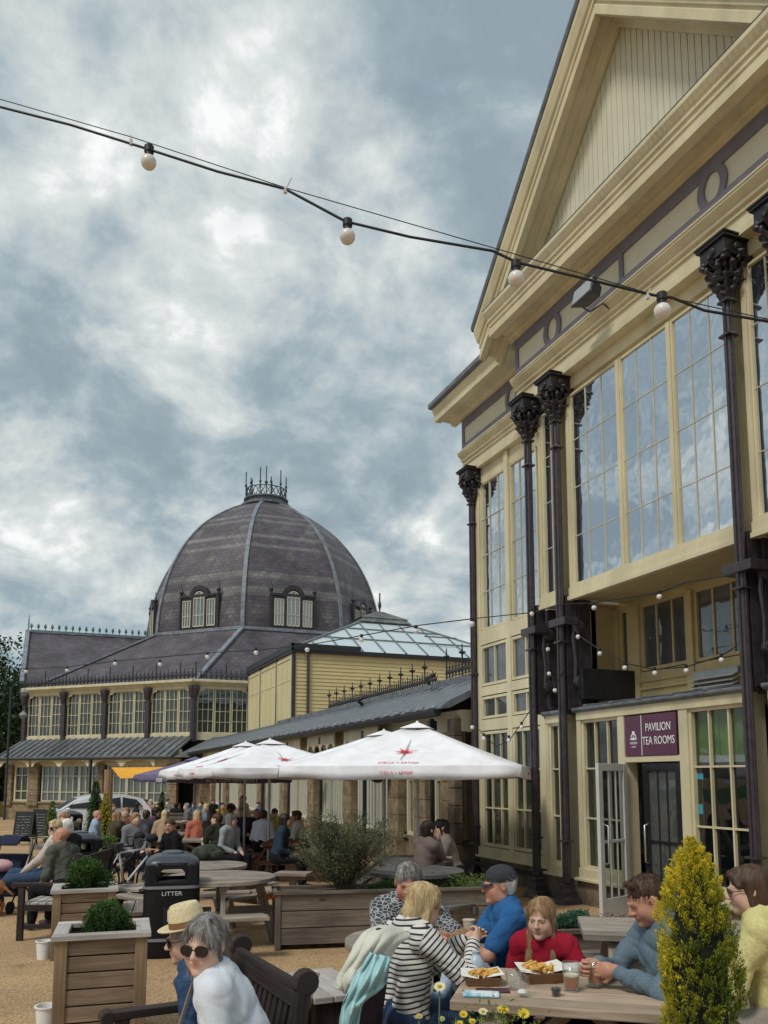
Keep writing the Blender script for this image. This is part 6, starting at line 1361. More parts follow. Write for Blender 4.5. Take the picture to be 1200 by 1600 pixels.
# ================= CAR =================
def car():
    b=atz(143,1215,33); t=empty('parked_car',(b.x,b.y,zg(b.y)),rzim(-28)+math.pi/2*0,'white estate car parked by the domed hall behind the planters','car'); L_=4.5
    side=[(-2.25,.42),(-2.22,.75),(-2.0,.98),(-1.25,1.06),(-.55,1.50),(.1,1.63),(1.2,1.62),(1.85,1.45),(2.12,1.12),(2.22,.95),(2.25,.45),(1.9,.25),(-1.9,.25)]
    m=MB(); n=len(side)
    for s_ in range(2): pass
    secs=[(-.88,.93,.80),(-.84,1,.97),(-.55,1,1.0),(.55,1,1.0),(.84,1,.97),(.88,.93,.80)]
    V=[];Q=[]
    for (y,sx,sz) in [(-.80,.97,.90),(-.90,.995,.985),(-.86,.99,.99),(-.70,1,1),(0,1,1.012),(.70,1,1),(.86,.99,.99),(.90,.995,.985),(.80,.97,.90)]: pass
    ys=[-.90,-.88,-.72,0,.72,.88,.90]
    for y in ys:
        for (x,z) in side:
            tuck=1.0 if z<1.08 else (.80 if abs(y)>.8 else .86); yy=y*tuck if abs(y)>.5 else y; k=.985 if abs(y)==.90 else 1; V.append((x*k,yy,z if abs(y)<.9 else z*.99))
    for i in range(len(ys)-1):
        for j in range(n): Q.append((i*n+j,i*n+(j+1)%n,(i+1)*n+(j+1)%n,(i+1)*n+j))
    cp=mat('car_white',(.78,.80,.82),.25,.02,2,0,.5,coat=.5); o=npmesh('body',V,Q,cp,t,True); o.data.set_sharp_from_angle(angle=math.radians(40))
    m=MB()
    for sg in (-1,1): m.poly([(x,sg*.902 if False else y_,z) for x,z,y_ in [(q[0],q[1],sg*(.90 if q[1]<1.09 else .80)) for q in side]][::-sg])
    m.build('side_panel',cp,t)
    g=MB(); dg=mat('car_glass',(.03,.04,.045),.08,.1,2,0,.8)
    for sg in (-1,1):
        for pts in ([(-1.08,1.10),(-.5,1.46),(.05,1.53),(.05,1.10)],[(.12,1.10),(.12,1.53),(1.0,1.52),(1.0,1.10)],[(1.07,1.10),(1.07,1.51),(1.6,1.42),(1.85,1.14)]):
            g.poly([(x,sg*(.905-.24*(z-1.09)),z) for x,z in pts][::sg])
    g.poly([(-1.22,-.70,1.09),(-.58,-.66,1.49),(-.58,.66,1.49),(-1.22,.70,1.09)]); g.build('windows',dg,t)
    for x in (-1.4,1.4):
        for sg in (-1,1):
            m=MB(); m.lathe([(.20,-.11),(.32,-.11),(.335,-.08),(.335,.08),(.32,.11),(.20,.11)],(x,sg*.82,.335),24,fr=(Vector((1,0,0)),Vector((0,0,1)),Vector((0,sg,0)))); w=m.build('wheel',mat('tyre',(.02,.02,.02),.8,.2,9,.1),t,smooth=2); m=MB(); m.lathe([(.20,.09),(.19,.115),(.05,.10),(0.01,.12)],(x,sg*.82,.335),10,fr=(Vector((1,0,0)),Vector((0,0,1)),Vector((0,sg,0)))); m.build('rim',MATS['steel'],w,smooth=2)
    for sg in (-1,1):
        m=MB(); m.boxc([(-2.23,sg*.5,.72),(-2.05,sg*.88,.74),(-1.98,sg*.86,.86),(-2.12,sg*.5,.86),(-2.2,sg*.5,.80),(-2.02,sg*.885,.80),(-1.95,sg*.87,.9),(-2.1,sg*.5,.9)]); m.build('headlight',dg,t); m=MB(); m.sphere((-.95,sg*.98,1.08),.09,8,(1.1,.8,.7)); m.build('wing_mirror',cp,t,smooth=True)
car()
# small conifers and bushes between the car and the tables
def cone(px,py_top,py_base,D,label,mt,n,w,seed,leaf=.06,pot=True):
    b=atz(px,py_base,D); tp=atz(px,py_top,D); z0=zg(b.y); h=tp.z-z0; t=empty('conifer_shrub',(b.x,b.y,z0),0,label,'conifer','clipped conifers and bushes by the car')
    def fn(g): z=g.uniform(0,1,n)**.85; a=g.uniform(0,6.28,n); r=w*(np.clip(1.05-z,0,1)**.7)*(1+.12*np.sin(a*5+z*9))*g.uniform(.6,1,n); return np.stack([np.cos(a)*r,np.sin(a)*r,z*h],1)
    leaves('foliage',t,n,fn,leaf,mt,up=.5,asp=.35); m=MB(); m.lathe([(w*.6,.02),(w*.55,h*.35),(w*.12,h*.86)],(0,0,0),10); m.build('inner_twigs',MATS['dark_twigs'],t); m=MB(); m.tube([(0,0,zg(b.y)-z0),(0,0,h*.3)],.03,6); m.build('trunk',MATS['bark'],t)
cone(148,1221,1275,20,'dark conical conifer in front of the white car',LEAFD,3000,.34,1); cone(164,1240,1280,19,'golden-green conical conifer right of the dark one',LEAFY,2000,.26,2); cone(81,1252,1278,22,'small green conical shrub left of the car bonnet',LEAFG,1500,.28,3)
cone(253,1238,1262,24,'bright green shrub between the seated guests under the sail',LEAFG,1400,.30,4)
def bushpx(px,py,D,w,label,mt,n,seed):
    tp=atz(px,py,D); z0=zg(tp.y); h=tp.z-z0; t=empty('leafy_bush',(tp.x,tp.y,z0),0,label,'shrub')
    leaves('foliage',t,n,lumpy(n,(0,0,h*.5),(w,w*.7,h*.5),9,seed,.4,.5),.07,mt,asp=.35,up=.4); m=MB()
    for i in range(7): a_=i*.9; m.tube([(0,0,0),(math.cos(a_)*w*.5,math.sin(a_)*w*.4,h*.7)],[.012,.004],4)
    m.build('stems',MATS['twig'],t); return t
bushpx(148,1290,15,.42,'feathery green planting behind the black litter bins',LEAFG,3200,12); bushpx(100,1270,21,.4,'low mixed bush left of the farthest litter bin',LEAFO,1200,13); bushpx(150,1330,12.2,.3,'bright green plant beside the wheels of the dark bicycle',LEAFG,1300,14)
PBx=planter(tpos(88,1283,.5),rzim(5),'brown planter trough behind the chalk boards',1.3,.5,.62,4,WPLANT,WPLANT,WPLANT); 
# curved-looking wooden troughs among the tables
planter(tpos(300,1277,.8),rzim(6),'long dark wooden trough behind the table of the man in black',2.4,.5,.92,5,WPLANTG,WPLANTG,WPLANTG); planter(tpos(160,1281,.55),rzim(4),'short dark wooden trough in front of the woman in pale pink',1.0,.5,.62,4,WPLANTG,WPLANTG,WPLANTG)
# yellow kiosk at far left
b=atz(4,1215,60); K_=empty('yellow_kiosk',(b.x,b.y,zg(60)),rzim(5),'yellow kiosk with a yellow canopy at the left edge','kiosk'); YL_=mat('kiosk_yellow',(.65,.48,.03),.5,.08,3,0)
m=MB(); m.box(-2.5,1.1,0,2.5,0,.95); m.box(-2.5,-.9,0,2.5,.95,2.4); m.box(.75,1.1,0,2.5,.95,2.4); m.build('walls',mat('kiosk_tan',(.42,.30,.10),.7,.1,3,0),K_); m=MB(); m.box(-2.6,1.2,-.5,2.6,2.4,2.85); m.build('canopy',YL_,K_,bevel=.03); m=MB(); m.box(-.9,.75,1.2,1.3,.95,2.4); m.build('hatch_window',GF,K_); m=MB(); m.box(-2.5,-.95,-.06,-.02,.2,2.3); m.build('yellow_panel',YL_,K_); b=atz(20,1015,58)
t=empty('lamp_post',(atz(10,1215,50).x,atz(10,1215,50).y,zg(50)),0,'tall lamp post with two hanging lanterns against the dark trees','lamp post'); m=MB(); m.tube([(0,0,0),(0,0,8.0)],.07,8); m.tube([(0,0,7.9),(.3,0,8.3),(.7,0,8.2),(.75,0,7.9)],.03,6); m.tube([(0,0,6.6),(.3,0,7.0),(.7,0,6.9),(.75,0,6.6)],.03,6); m.build('post',RAILM,t)
for z in (7.55,6.15): m=MB(); m.lathe([(.02,.4),(.22,.2),(.25,.15),(.18,.0),(.02,-.12)],(.75,0,z),10); m.build('lantern',mat('lantern_glass',(.25,.27,.28),.3,.1,5,0),t,smooth=2)
# ================= STRING LIGHTS =================
BULB=mat('opal_bulb',(.72,.68,.66),.35,.03,5,0,.5); CAB=mat('black_cable',(.012,.013,.016),.5,.2,9,0)
def festoon(label,pts,bulbs,r=.006,br=.045,wire=None,sag=0,hang=None,group='strings of festoon bulbs'):
    P=[Vector(p) for p in pts]; t=empty('festoon_string',P[0],0,label,'string lights',group,world=True)
    m=MB(); Q=[]
    for i in range(len(P)-1):
        n=8
        for k in range(n if i<len(P)-2 else n+1): f_=k/n; q=P[i].lerp(P[i+1],f_); q.z-=sag*4*f_*(1-f_)*(P[i+1]-P[i]).length; Q.append(q)
    m.tube(Q,r,6); m.build('cable',CAB,t,smooth=True)
    if wire: m=MB(); m.tube([Vector(p) for p in wire],r*.35,5); m.build('support_wire',CAB,t)
    for b_ in bulbs:
        b_=Vector(b_[:3]) if len(b_)>2 else b_; m=MB(); m.lathe([(br*.45,.012),(br*.62,.008),(br*.62,-br*.55),(br*.5,-br*.6),(br*.5,-br*1.1),(br*.36,-br*1.25)],b_,12); sk=m.build('lamp_holder',CAB,t,smooth=2)
        m=MB(); m.sphere(b_-Vector((0,0,br*1.95)),br,14); m.build('bulb',BULB,sk,smooth=True)
    return t
D0=3.1
def fp(px,py,D=3.1): return atz(px,py,D)
near=[(-60,150),(0,167),(110,195),(225,231),(340,268),(445,295),(540,346),(640,370),(770,392),(808,410),(900,432),(1020,461),(1050,465),(1100,485),(1210,504)]
dep=lambda px:3.3-.0004*px
N_=[fp(x,y,dep(x)) for x,y in near]; wr_=[fp(x,y,dep(x)) for x,y in ((-60,136),(0,155),(205,214),(445,293),(770,387),(1010,457),(1210,501))]
FS=festoon('nearest string of large opal bulbs crossing the whole sky',N_,[fp(233,232,dep(233)),fp(543,347,dep(543)),fp(806,412,dep(806)),fp(1034,462,dep(1034))],.0052,.0295,wire=wr_)
for a,b_ in (((205,222),(204,211)),((446,297),(455,278)),((1012,462),(1016,450))):
    m=MB(); p,q=fp(*a,dep(a[0])),fp(*b_,dep(a[0])); m.bar(p-FS.location+FS.location,q,.004,.003); m.box(p.x-.006,p.x+.006,p.y-.006,p.y+.006,p.z-.012,p.z+.008); m.build('cable_tie',mat('white_tie',(.6,.6,.6),.5,.05,5,0),FS)
def fest2(label,pl,D_,bl,br=.05,r=.008):
    P=[fp(x,y,d) for (x,y),d in zip(pl,D_)]; 
    B=[]
    for (x,y) in bl:
        i=max(k for k in range(len(pl)) if pl[k][0]<=x) if x>=pl[0][0] else 0; i=min(i,len(pl)-2); f_=(x-pl[i][0])/(pl[i+1][0]-pl[i][0]); B.append(fp(x,y,D_[i]+(D_[i+1]-D_[i])*f_))
    return festoon(label,P,B,r,br)
fest2('string of small bulbs from the pavilion column leftwards past the dome',[(745,966),(655,977),(560,994),(480,1008),(400,1016),(324,1020),(180,1033),(105,1042),(40,1045),(-30,1042)],[12.5,13.5,14.5,15.5,16.5,17.5,19,20,21,22],[(737,966),(650,978),(565,992),(480,1008),(400,1013),(324,1020),(250,1032),(180,1031),(105,1042),(41,1044)],.045,.009)
fest2('string of small bulbs along the underside of the pavilion bay',[(745,966),(832,957),(882,944),(928,942),(1030,926),(1071,910),(1150,897)],[13.9,12.6,12.0,11.6,10.6,10.3,9.2],[(831,952),(928,942),(1030,924)],.036)
fest2('looping string of bulbs from the second column to the louvre vent',[(895,976),(904,993),(937,1015),(976,1036),(1023,1046),(1072,1042),(1127,1025),(1150,1010)],[11.6,11.5,11.2,10.8,10.4,10.0,9.6,9.3],[(903,988),(937,1014),(976,1036),(1023,1044),(1072,1040),(1127,1023)],.032)
fest2('short string of bulbs hanging in front of the recessed wing windows',[(733,1125),(756,1148),(775,1166),(795,1158),(815,1130),(835,1100)],[14.6,14.2,13.9,13.7,13.4,13.0],[(738,1130),(756,1147),(795,1150),(815,1129)],.036)
fest2('bulbs dangling beside the dark pier of the first column',[(856,1005),(858,1045),(868,1072),(882,1045)],[12.9,12.8,12.7,12.5],[(856,1008),(858,1046),(867,1072)],.034)
# ================= THE PEOPLE =================
def stripemat(name,c1,c2,freq,duty=.5,attr='u'):
    m=bpy.data.materials.new(name); m.use_nodes=True; nt=m.node_tree; N=nt.nodes; L=nt.links; b=N['Principled BSDF']; b.inputs['Roughness'].default_value=.9; b.inputs['Specular IOR Level'].default_value=.15
    a=N.new('ShaderNodeAttribute'); a.attribute_name=attr; mu=N.new('ShaderNodeMath'); mu.operation='MULTIPLY'; mu.inputs[1].default_value=freq; L.new(a.outputs['Fac'],mu.inputs[0]); fr=N.new('ShaderNodeMath'); fr.operation='FRACT'; L.new(mu.outputs[0],fr.inputs[0])
    lt=N.new('ShaderNodeMapRange'); lt.inputs[1].default_value=duty-.04; lt.inputs[2].default_value=duty+.04; L.new(fr.outputs[0],lt.inputs[0]); mx=N.new('ShaderNodeMixRGB'); mx.inputs[1].default_value=(*c1,1); mx.inputs[2].default_value=(*c2,1); L.new(lt.outputs[0],mx.inputs[0]); L.new(mx.outputs[0],b.inputs['Base Color'])
    tcn=N.new('ShaderNodeTexCoord'); n=N.new('ShaderNodeTexNoise'); n.inputs['Scale'].default_value=70; n.inputs['Detail'].default_value=4; L.new(tcn.outputs['Object'],n.inputs['Vector']); bp=N.new('ShaderNodeBump'); bp.inputs['Strength'].default_value=.3; bp.inputs['Distance'].default_value=.01; L.new(n.outputs['Fac'],bp.inputs['Height']); L.new(bp.outputs[0],b.inputs['Normal']); return m
STR=stripemat('breton_stripe',(.03,.03,.04),(.66,.64,.60),36,.34); STR2=stripemat('wide_stripe',(.02,.02,.03),(.7,.7,.7),12,.5)
def patmat():
    m=mat('printed_shirt',(.05,.06,.075),.9,.1,9,.1); nt=m.node_tree; N=nt.nodes; L=nt.links; b=N['Principled BSDF']; vo=N.new('ShaderNodeTexVoronoi'); vo.feature='DISTANCE_TO_EDGE'; vo.inputs['Scale'].default_value=30; tcn=N.new('ShaderNodeTexCoord'); mp=N.new('ShaderNodeMapping'); mp.inputs['Scale'].default_value=(1,1,1.9); L.new(tcn.outputs['Object'],mp.inputs[0]); L.new(mp.outputs[0],vo.inputs['Vector'])
    r=N.new('ShaderNodeMapRange'); r.inputs[1].default_value=.05; r.inputs[2].default_value=.09; L.new(vo.outputs['Distance'],r.inputs[0]); mx=N.new('ShaderNodeMixRGB'); mx.inputs[1].default_value=(.45,.45,.44,1); mx.inputs[2].default_value=(.045,.055,.07,1); L.new(r.outputs[0],mx.inputs[0]); L.new(mx.outputs[0],b.inputs['Base Color']); return m
NV=.0058
# --- foreground ---
WJ=mat('pale_knit',(.66,.70,.76),.95,.05,120,.15,.1)
P1=person('grey-haired woman in dark sunglasses and pale jumper on the near bench',322,1432,262,head=196,pitch=6,top=WJ,trous=DKT,hair=('bob','grey'),lean=27,roll=0,arms=(dict(t=(.06,.30,.66),n=(0,-.4,-1),curl=.6),dict(t=(-.05,.33,.68),n=(0,.3,1),curl=.9)),vox=NV,glasses='sun',skin='fair',s=.95,slim=1.04,wr=.004,D=3.45)
DJ=mat('denim_jacket',(.035,.07,.14),.9,.3,25,.35,.15)
P2=person('man in a cream straw hat and denim jacket on the near bench',290,1430,268,head=255,pitch=12,top=DJ,trous=JEANS,hair=('short','grey'),lean=16,arms=('lap','lap'),vox=.0075,hat='straw',glasses='sun',s=.95,wr=.006,collar=True,D=4.15)
P3=person('blonde woman in a black and white striped top with her hands raised before her',670,1382,58,head=72,pitch=22,top=STR,pattern=True,trous=JEANS,hair=('longfront','blonde'),lean=8,arms=(dict(t=(.18,.36,.98),n=(-.9,.1,.2),curl=.9,d=(-.3,.75,.55),pole=(.7,-.2,-1)),dict(t=(.03,.42,.96),n=(.8,-.2,.2),curl=.8,d=(.25,.8,.4),pole=(-.6,-.2,-1))),vox=NV,glasses='clear',slim=.94,s=.93,wr=.005,neckline=True)
P4=person('small child with light brown hair half hidden behind the arms of the striped woman',716,1456,236,head=225,pitch=20,top=fab('child_blue_white',(.45,.55,.68)),trous=JEANS,hair=('bob','lightbrown'),lean=14,arms=('table','eat'),vox=.0075,s=.70,child=True)
P5=person('man with cropped grey hair in a dark patterned shirt, elbows on the round table',637,1350,176,head=182,pitch=18,top=patmat(),sleeve='short',hair=('short','grey'),lean=20,s=1.0,D=5.35,arms=(dict(t=(-.06,.42,.84),d=(-1,.25,0),pole=(1,-.1,-.6)),dict(t=(-.12,.44,.84),d=(.9,.3,0),pole=(-1,-.1,-.5),curl=.9)),vox=NV,skin='ruddy',slim=1.06,beard=.35)
BT=fab('blue_tee',(.03,.12,.30))
P6=person('man with white goatee in a dark baseball cap and blue T-shirt holding a cup',781,1355,262,head=262,pitch=4,top=BT,sleeve='short',hair=('short','white'),lean=12,arms=(dict(t=(.08,.50,.86),n=(-.7,0,-.4),curl=.7,d=(-.3,1,.05)),dict(t=(-.10,.50,.84),n=(.7,0,-.3),curl=.5)),vox=NV,skin='ruddy',hat='cap',slim=1.06,beard=-.5,brow=.3,s=.94)
P7=person('girl with long fair hair in a red sweatshirt reaching for the food',845,1404,208,head=208,pitch=8,top=fab('red_sweat',(.30,.012,.03)),hair=('long','lightbrown'),lean=12,arms=(dict(t=(.12,.34,.70),n=(0,0,-1)),dict(t=(-.20,.34,.86),n=(.3,.2,-1),curl=1.0,d=(-.6,.9,-.1),pole=(-.8,-.3,-.8))),vox=NV,s=.83,child=True,brow=.3,slim=.86)
GJ=mat('grey_blue_knit',(.125,.175,.215),.95,.15,110,.2,.1)
P8=person('man with short dark hair in a grey-blue jumper gripping a beer glass',998,1372,262,head=262,pitch=26,top=GJ,hair=('quiff','brown'),lean=6,arms=(dict(t=(-.02,.42,.87),n=(-.8,.1,0),curl=1.15,d=(-.3,1,0),pole=(.8,-.1,-1)),dict(t=(-.12,.36,.86),n=(.9,.1,-.0),curl=1.15,d=(.25,1,.1),pole=(-.9,-.1,-1))),vox=NV,skin='ruddy',s=.975,slim=1.02,beard=.25,collar=True,neckline=None)
P9=person('woman with brown bob and glasses in a pale yellow jacket, seen from behind at right',1166,1354,300,head=285,pitch=10,top=fab('pale_yellow',(.62,.56,.25)),trous=fab('grey_beige',(.30,.27,.23)),hair=('bob','brown'),lean=10,arms=('table','table'),vox=.008,glasses='clear',slim=1.04)
P10=person('dark-haired woman facing her friend at the grey round table, half behind the parasol pole',668,1283,60,head=55,top=fab('dull_rose',(.16,.12,.11)),hair=('bob','dark'),lean=12,arms=('face','table'),vox=.012,group=None)
P11=person('woman with dark bobbed hair and a stone-grey cardigan hunched over the grey round table',690,1281,270,head=268,pitch=5,top=fab('stone_grey',(.22,.19,.165)),hair=('bob','dark'),lean=18,arms=('face','table'),vox=.012)
# objects held or worn
def held(root,name,label,cat,p,mkf,rz=0,group=None):
    r=root_info[root.name]; M=root.matrix_basis; 
    bpy.context.view_layer.update(); wp=root.matrix_world@Vector(p); t=empty(name,wp,root.rotation_euler.z+rz,label,cat,group); mkf(t); return t
r1=root_info[P1.name]
m=MB(); S1=r1['S']; m_pts=[S1+V3(.10,-.12,-.10),S1+V3(.10,-.06,.06),S1+V3(.085,.02,.075),S1+V3(.02,.105,.0),S1+V3(-.08,.145,-.14),S1+V3(-.16,.16,-.30),S1+V3(-.20,.14,-.42)]
for a,b_ in zip(m_pts[:-1],m_pts[1:]): m.bar(a,b_,.03,.006,up=(0,-1,.3))
m.build('bag_strap',fab('taupe_strap',(.22,.17,.14)),P1)
def phone(t): m=MB(); m.box(-.037,.037,-.075,.075,-.004,.004); o=m.build('case',mat('phone_white',(.6,.6,.62),.3,.05,3,0),t,bevel=.004)
held(P1,'phone','white phone in the lap of the grey-haired woman on the bench','phone',(.0,.40,.70),phone)
r8=root_info[P8.name]
GLS=glassmat('clear_glass',(.6,.6,.6),.03,.94,tint=(.98,.99,.98)); BEER=mat('amber_beer',(.42,.13,.02),.1,.1,3,0,.6); FROTH=mat('froth',(.75,.68,.5),.8,.05,30,.2)
def beer(t,lvl=.075,c=BEER):
    m=MB(); m.lathe([(.0,.0),(.032,.0),(.036,.005),(.043,.145),(.0405,.145),(.034,.012),(0,.012)],(0,0,0),20,caps=False); m.build('glass',GLS,t,smooth=True)
    m=MB(); m.lathe([(.031,.014),(.0305+.008*lvl/.13,lvl)],(0,0,0),20); d=m.build('drink',c,t,smooth=2); m=MB(); m.lathe([(.0325+.007*lvl/.13,lvl),(.0325+.007*lvl/.13,lvl+.008)],(0,0,0),20); m.build('froth',FROTH,d)
tz=TN.location.z+.75
def on(px,py,z=None):
    d=ray(px,py); zz=tz+.001 if z is None else z; k=(zz-CH)/d[2]; return Vector((d[0]*k,d[1]*k,zz))
w8=r8['A'][1][2]; bpy.context.view_layer.update(); g8=P8.matrix_world@Vector(w8+r8['hands'][1][1]*.085+r8['hands'][1][2]*.045); t=empty('beer_glass',(g8.x,g8.y,tz+.012),0,'beer glass gripped by the man in the grey-blue jumper','glass','half-drunk beer glasses'); beer(t,.10); t.scale=(.92,.92,.9)
t=empty('beer_glass',on(893,1548),0,'taller half-drunk beer glass standing just left of the man\'s hands','glass','half-drunk beer glasses'); beer(t,.075); t.scale=(1,1,.92)
t=empty('sauce_cup',on(869,1556),0,'small cup of dark sauce left of the beer glasses','cup'); m=MB(); m.lathe([(.0,.0),(.022,0),(.026,.045),(.024,.045),(.02,.005),(0,.005)],(0,0,0),16,caps=False); m.build('cup',GLS,t,smooth=True); m=MB(); m.lathe([(.0195,.006),(.0235,.036)],(0,0,0),16); m.build('sauce',mat('dark_sauce',(.01,.006,.008),.2,.1,3,0),t)
t=empty('salt_shaker',on(816,1557),0,'upturned clear plastic tumbler on the table beside the food trays','tumbler'); m=MB(); m.lathe([(.036,.0),(.034,.05),(.031,.088),(.020,.09),(.020,.115),(.0,.117)],(0,0,0),20,caps=False); m.build('tumbler',GLS,t,smooth=2); m=MB(); m.sphere((0,0,.02),.018,8,(1.3,1.3,.8)); m.build('crumpled_tissue',WHITE,t)
t=empty('clear_tumbler',on(803,1545),0,'wide clear tumbler behind the upturned one','tumbler'); m=MB(); m.lathe([(.0,.0),(.033,0),(.04,.08),(.038,.08),(.031,.006),(0,.006)],(0,0,0),20,caps=False); m.build('tumbler',GLS,t,smooth=True)
KRAFT=mat('kraft_card',(.23,.125,.065),.85,.15,9,.1); CHIP=mat('fried_food',(.72,.42,.10),.7,.25,14,.3)
def tray(px,py,label,ch,rz,s=1.0):
    t=empty('food_tray',on(px,py),rz,label,'food tray','card trays of food'); t.scale=(s,s,s); m=MB(); a,b_,A,B,h=.075,.05,.10,.072,.045
    q=[(-a,-b_,0),(a,-b_,0),(a,b_,0),(-a,b_,0)]; Q_=[(-A,-B,h),(A,-B,h),(A,B,h),(-A,B,h)]; m.poly(q)
    for k in range(4): m.poly([q[k],q[(k+1)%4],Q_[(k+1)%4],Q_[k]])
    o=m.build('tray',KRAFT,t); o.modifiers.new('s','SOLIDIFY').thickness=.002
    m=MB(); m.poly([(-.11,-.05,.055),(-.02,-.055,.04),(.0,.06,.065),(-.1,.07,.07)]); m.poly([(.0,-.06,.045),(.115,-.05,.06),(.1,.07,.075),(.01,.06,.06)]); m.build('paper',mat('greaseproof',(.78,.76,.70),.6,.05,9,.2),t)
    g=random.Random(int(px)); m=MB()
    for i in range(ch): x,y=g.uniform(-.06,.06),g.uniform(-.04,.04); a_=g.random()*3.1; z=.045+g.random()*.025; l=.035; m.bar((x-l*math.cos(a_),y-l*math.sin(a_),z),(x+l*math.cos(a_),y+l*math.sin(a_),z+g.uniform(-.012,.012)),.012,.012)
    m.build('chips',CHIP,t,bevel=.002)
tray(752,1538,'card tray of golden fried food nearest the striped woman',26,-.35,.95); tray(846,1533,'long card tray of chips in front of the girl in red',34,-.2,1.15)
t=empty('takeaway_box',on(903,1516),-.2,'open white takeaway box behind the beer glasses','food box'); m=MB(); m.box(-.065,.065,-.05,.05,0,.03); m.build('box',WHITE,t,bevel=.006)
t=empty('wipes_packet',on(752,1556),-.5,'blue and white wipes packet lying at the front of the table','packet'); m=MB(); m.box(-.085,.085,-.04,.04,0,.016); m.build('packet',mat('wipes_blue',(.08,.45,.62),.35,.2,22,.1,col2=(.75,.82,.85)),t,bevel=.007); m=MB(); m.box(-.05,.05,-.025,.02,.016,.02); m.build('label_strip',mat('wipes_label',(.75,.8,.82),.4,.1,40,0),t,bevel=.003)
t=empty('phone',on(770,1549),-.4,'dark red phone lying behind the wipes packet','phone'); m=MB(); m.box(-.08,.08,-.035,.035,0,.009); m.build('case',mat('maroon_case',(.09,.03,.045),.4,.1,5,0),t,bevel=.004)
t=empty('water_bottle',on(744,1527),0,'cloudy blue-white plastic bottle beside the child','bottle'); m=MB(); m.lathe([(.0,0),(.038,0),(.045,.03),(.045,.075),(.025,.105),(.016,.115),(.020,.13),(.0,.13)],(0,0,0),18,caps=False); m.build('bottle',mat('cloudy_plastic',(.42,.50,.60),.3,.15,9,.05),t,smooth=2)
t=empty('paper_cup',Vector(on(733,1463,tz-.0)),0,'cream paper cup held by the man in the blue T-shirt','cup'); m=MB(); m.lathe([(.0,0),(.030,0),(.040,.10),(.042,.10),(.042,.106),(.0,.106)],(0,0,0),18,caps=False); m.build('cup',mat('paper_cup',(.62,.5,.38),.6,.05,5,0),t,smooth=2)
t=empty('round_bowl',Vector(on(686,1468,tz-.0)),0,'low round bowl between the patterned shirt and the blonde woman','bowl'); m=MB(); m.lathe([(.0,0),(.05,0),(.075,.035),(.078,.04),(.0,.036)],(0,0,0),18,caps=False); m.build('bowl',mat('grey_bowl',(.35,.33,.3),.6,.1,5,0),t,smooth=2)
# wristband and printed motif on shirt
r3=root_info[P3.name]; e_,w_=r3['A'][0][1],r3['A'][0][2]; m=MB(); c=e_+(w_-e_)*.92; ax=unit(w_-e_); u_=unit(np.cross(ax,V3(0,0,1))); v_=np.cross(ax,u_); m.tube([c+(u_*math.cos(t)+v_*math.sin(t))*.034 for t in [2*math.pi*k/16 for k in range(16)]],.004,6,closed=True); m.build('wristband',BLACK,P3,smooth=True)
# pushchair draped with jackets, beside the blonde woman
c=at(560,1660,0); PC=empty('pushchair',(c.x,c.y,zg(c.y)),rzim(-25),'dark pushchair with a white cardigan and a mint jacket draped over its handle','pushchair')
loc=lambda px,py,D:PC.matrix_basis.inverted()@atz(px,py,D)
bpy.context.view_layer.update(); DP=3.75
m=MB(); h1,h2=loc(590,1462,DP),loc(545,1600,DP+.1); h3,h4=loc(600,1470,DP+.45),loc(570,1600,DP+.45)
m.tube([loc(545,1640,DP),loc(560,1560,DP),loc(582,1500,DP),h1,loc(592,1456,DP+.08),loc(598,1456,DP+.38),h3,loc(590,1520,DP+.45),loc(575,1640,DP+.45)],.014,10); m.build('handle_frame',BLACK,PC,smooth=True)
m=MB(); m.tube([loc(580,1505,DP),h1,loc(592,1457,DP+.06)],.022,12); m.build('foam_grip',mat('foam',(.015,.016,.018),.85,.2,60,.3),PC,smooth=True)
for dx in (0,.42):
    for px_ in (540,610): cc=loc(px_,1640,DP+dx); m=MB(); m.lathe([(.05,-.02),(.085,-.02),(.09,0),(.085,.02),(.05,.02)],(cc.x,cc.y,.09),16,fr=(Vector((0,1,0)),Vector((0,0,1)),Vector((1,0,0)))); m.build('wheel',mat('tyre',(.02,.02,.02)),PC,smooth=2)
a_,b_=loc(585,1530,DP+.05),loc(560,1660,DP+.4); m=MB(); q=[loc(575,1505,DP+.02),loc(610,1505,DP+.40),loc(590,1650,DP+.42),loc(545,1650,DP+.02)]
m.boxc([tuple(p) for p in q]+[tuple(p+Vector((-.02,.03,0))) for p in q]); m.build('seat_fabric',mat('pushchair_cloth',(.03,.018,.03),.9,.3,10,.3),PC,bevel=.01)
m=MB(); m.bar(loc(560,1545,DP-.06),loc(528,1640,DP-.06),.03,.05); m.build('side_panel',mat('maroon_cloth',(.10,.03,.06),.9,.3,10,.2),PC,bevel=.008)
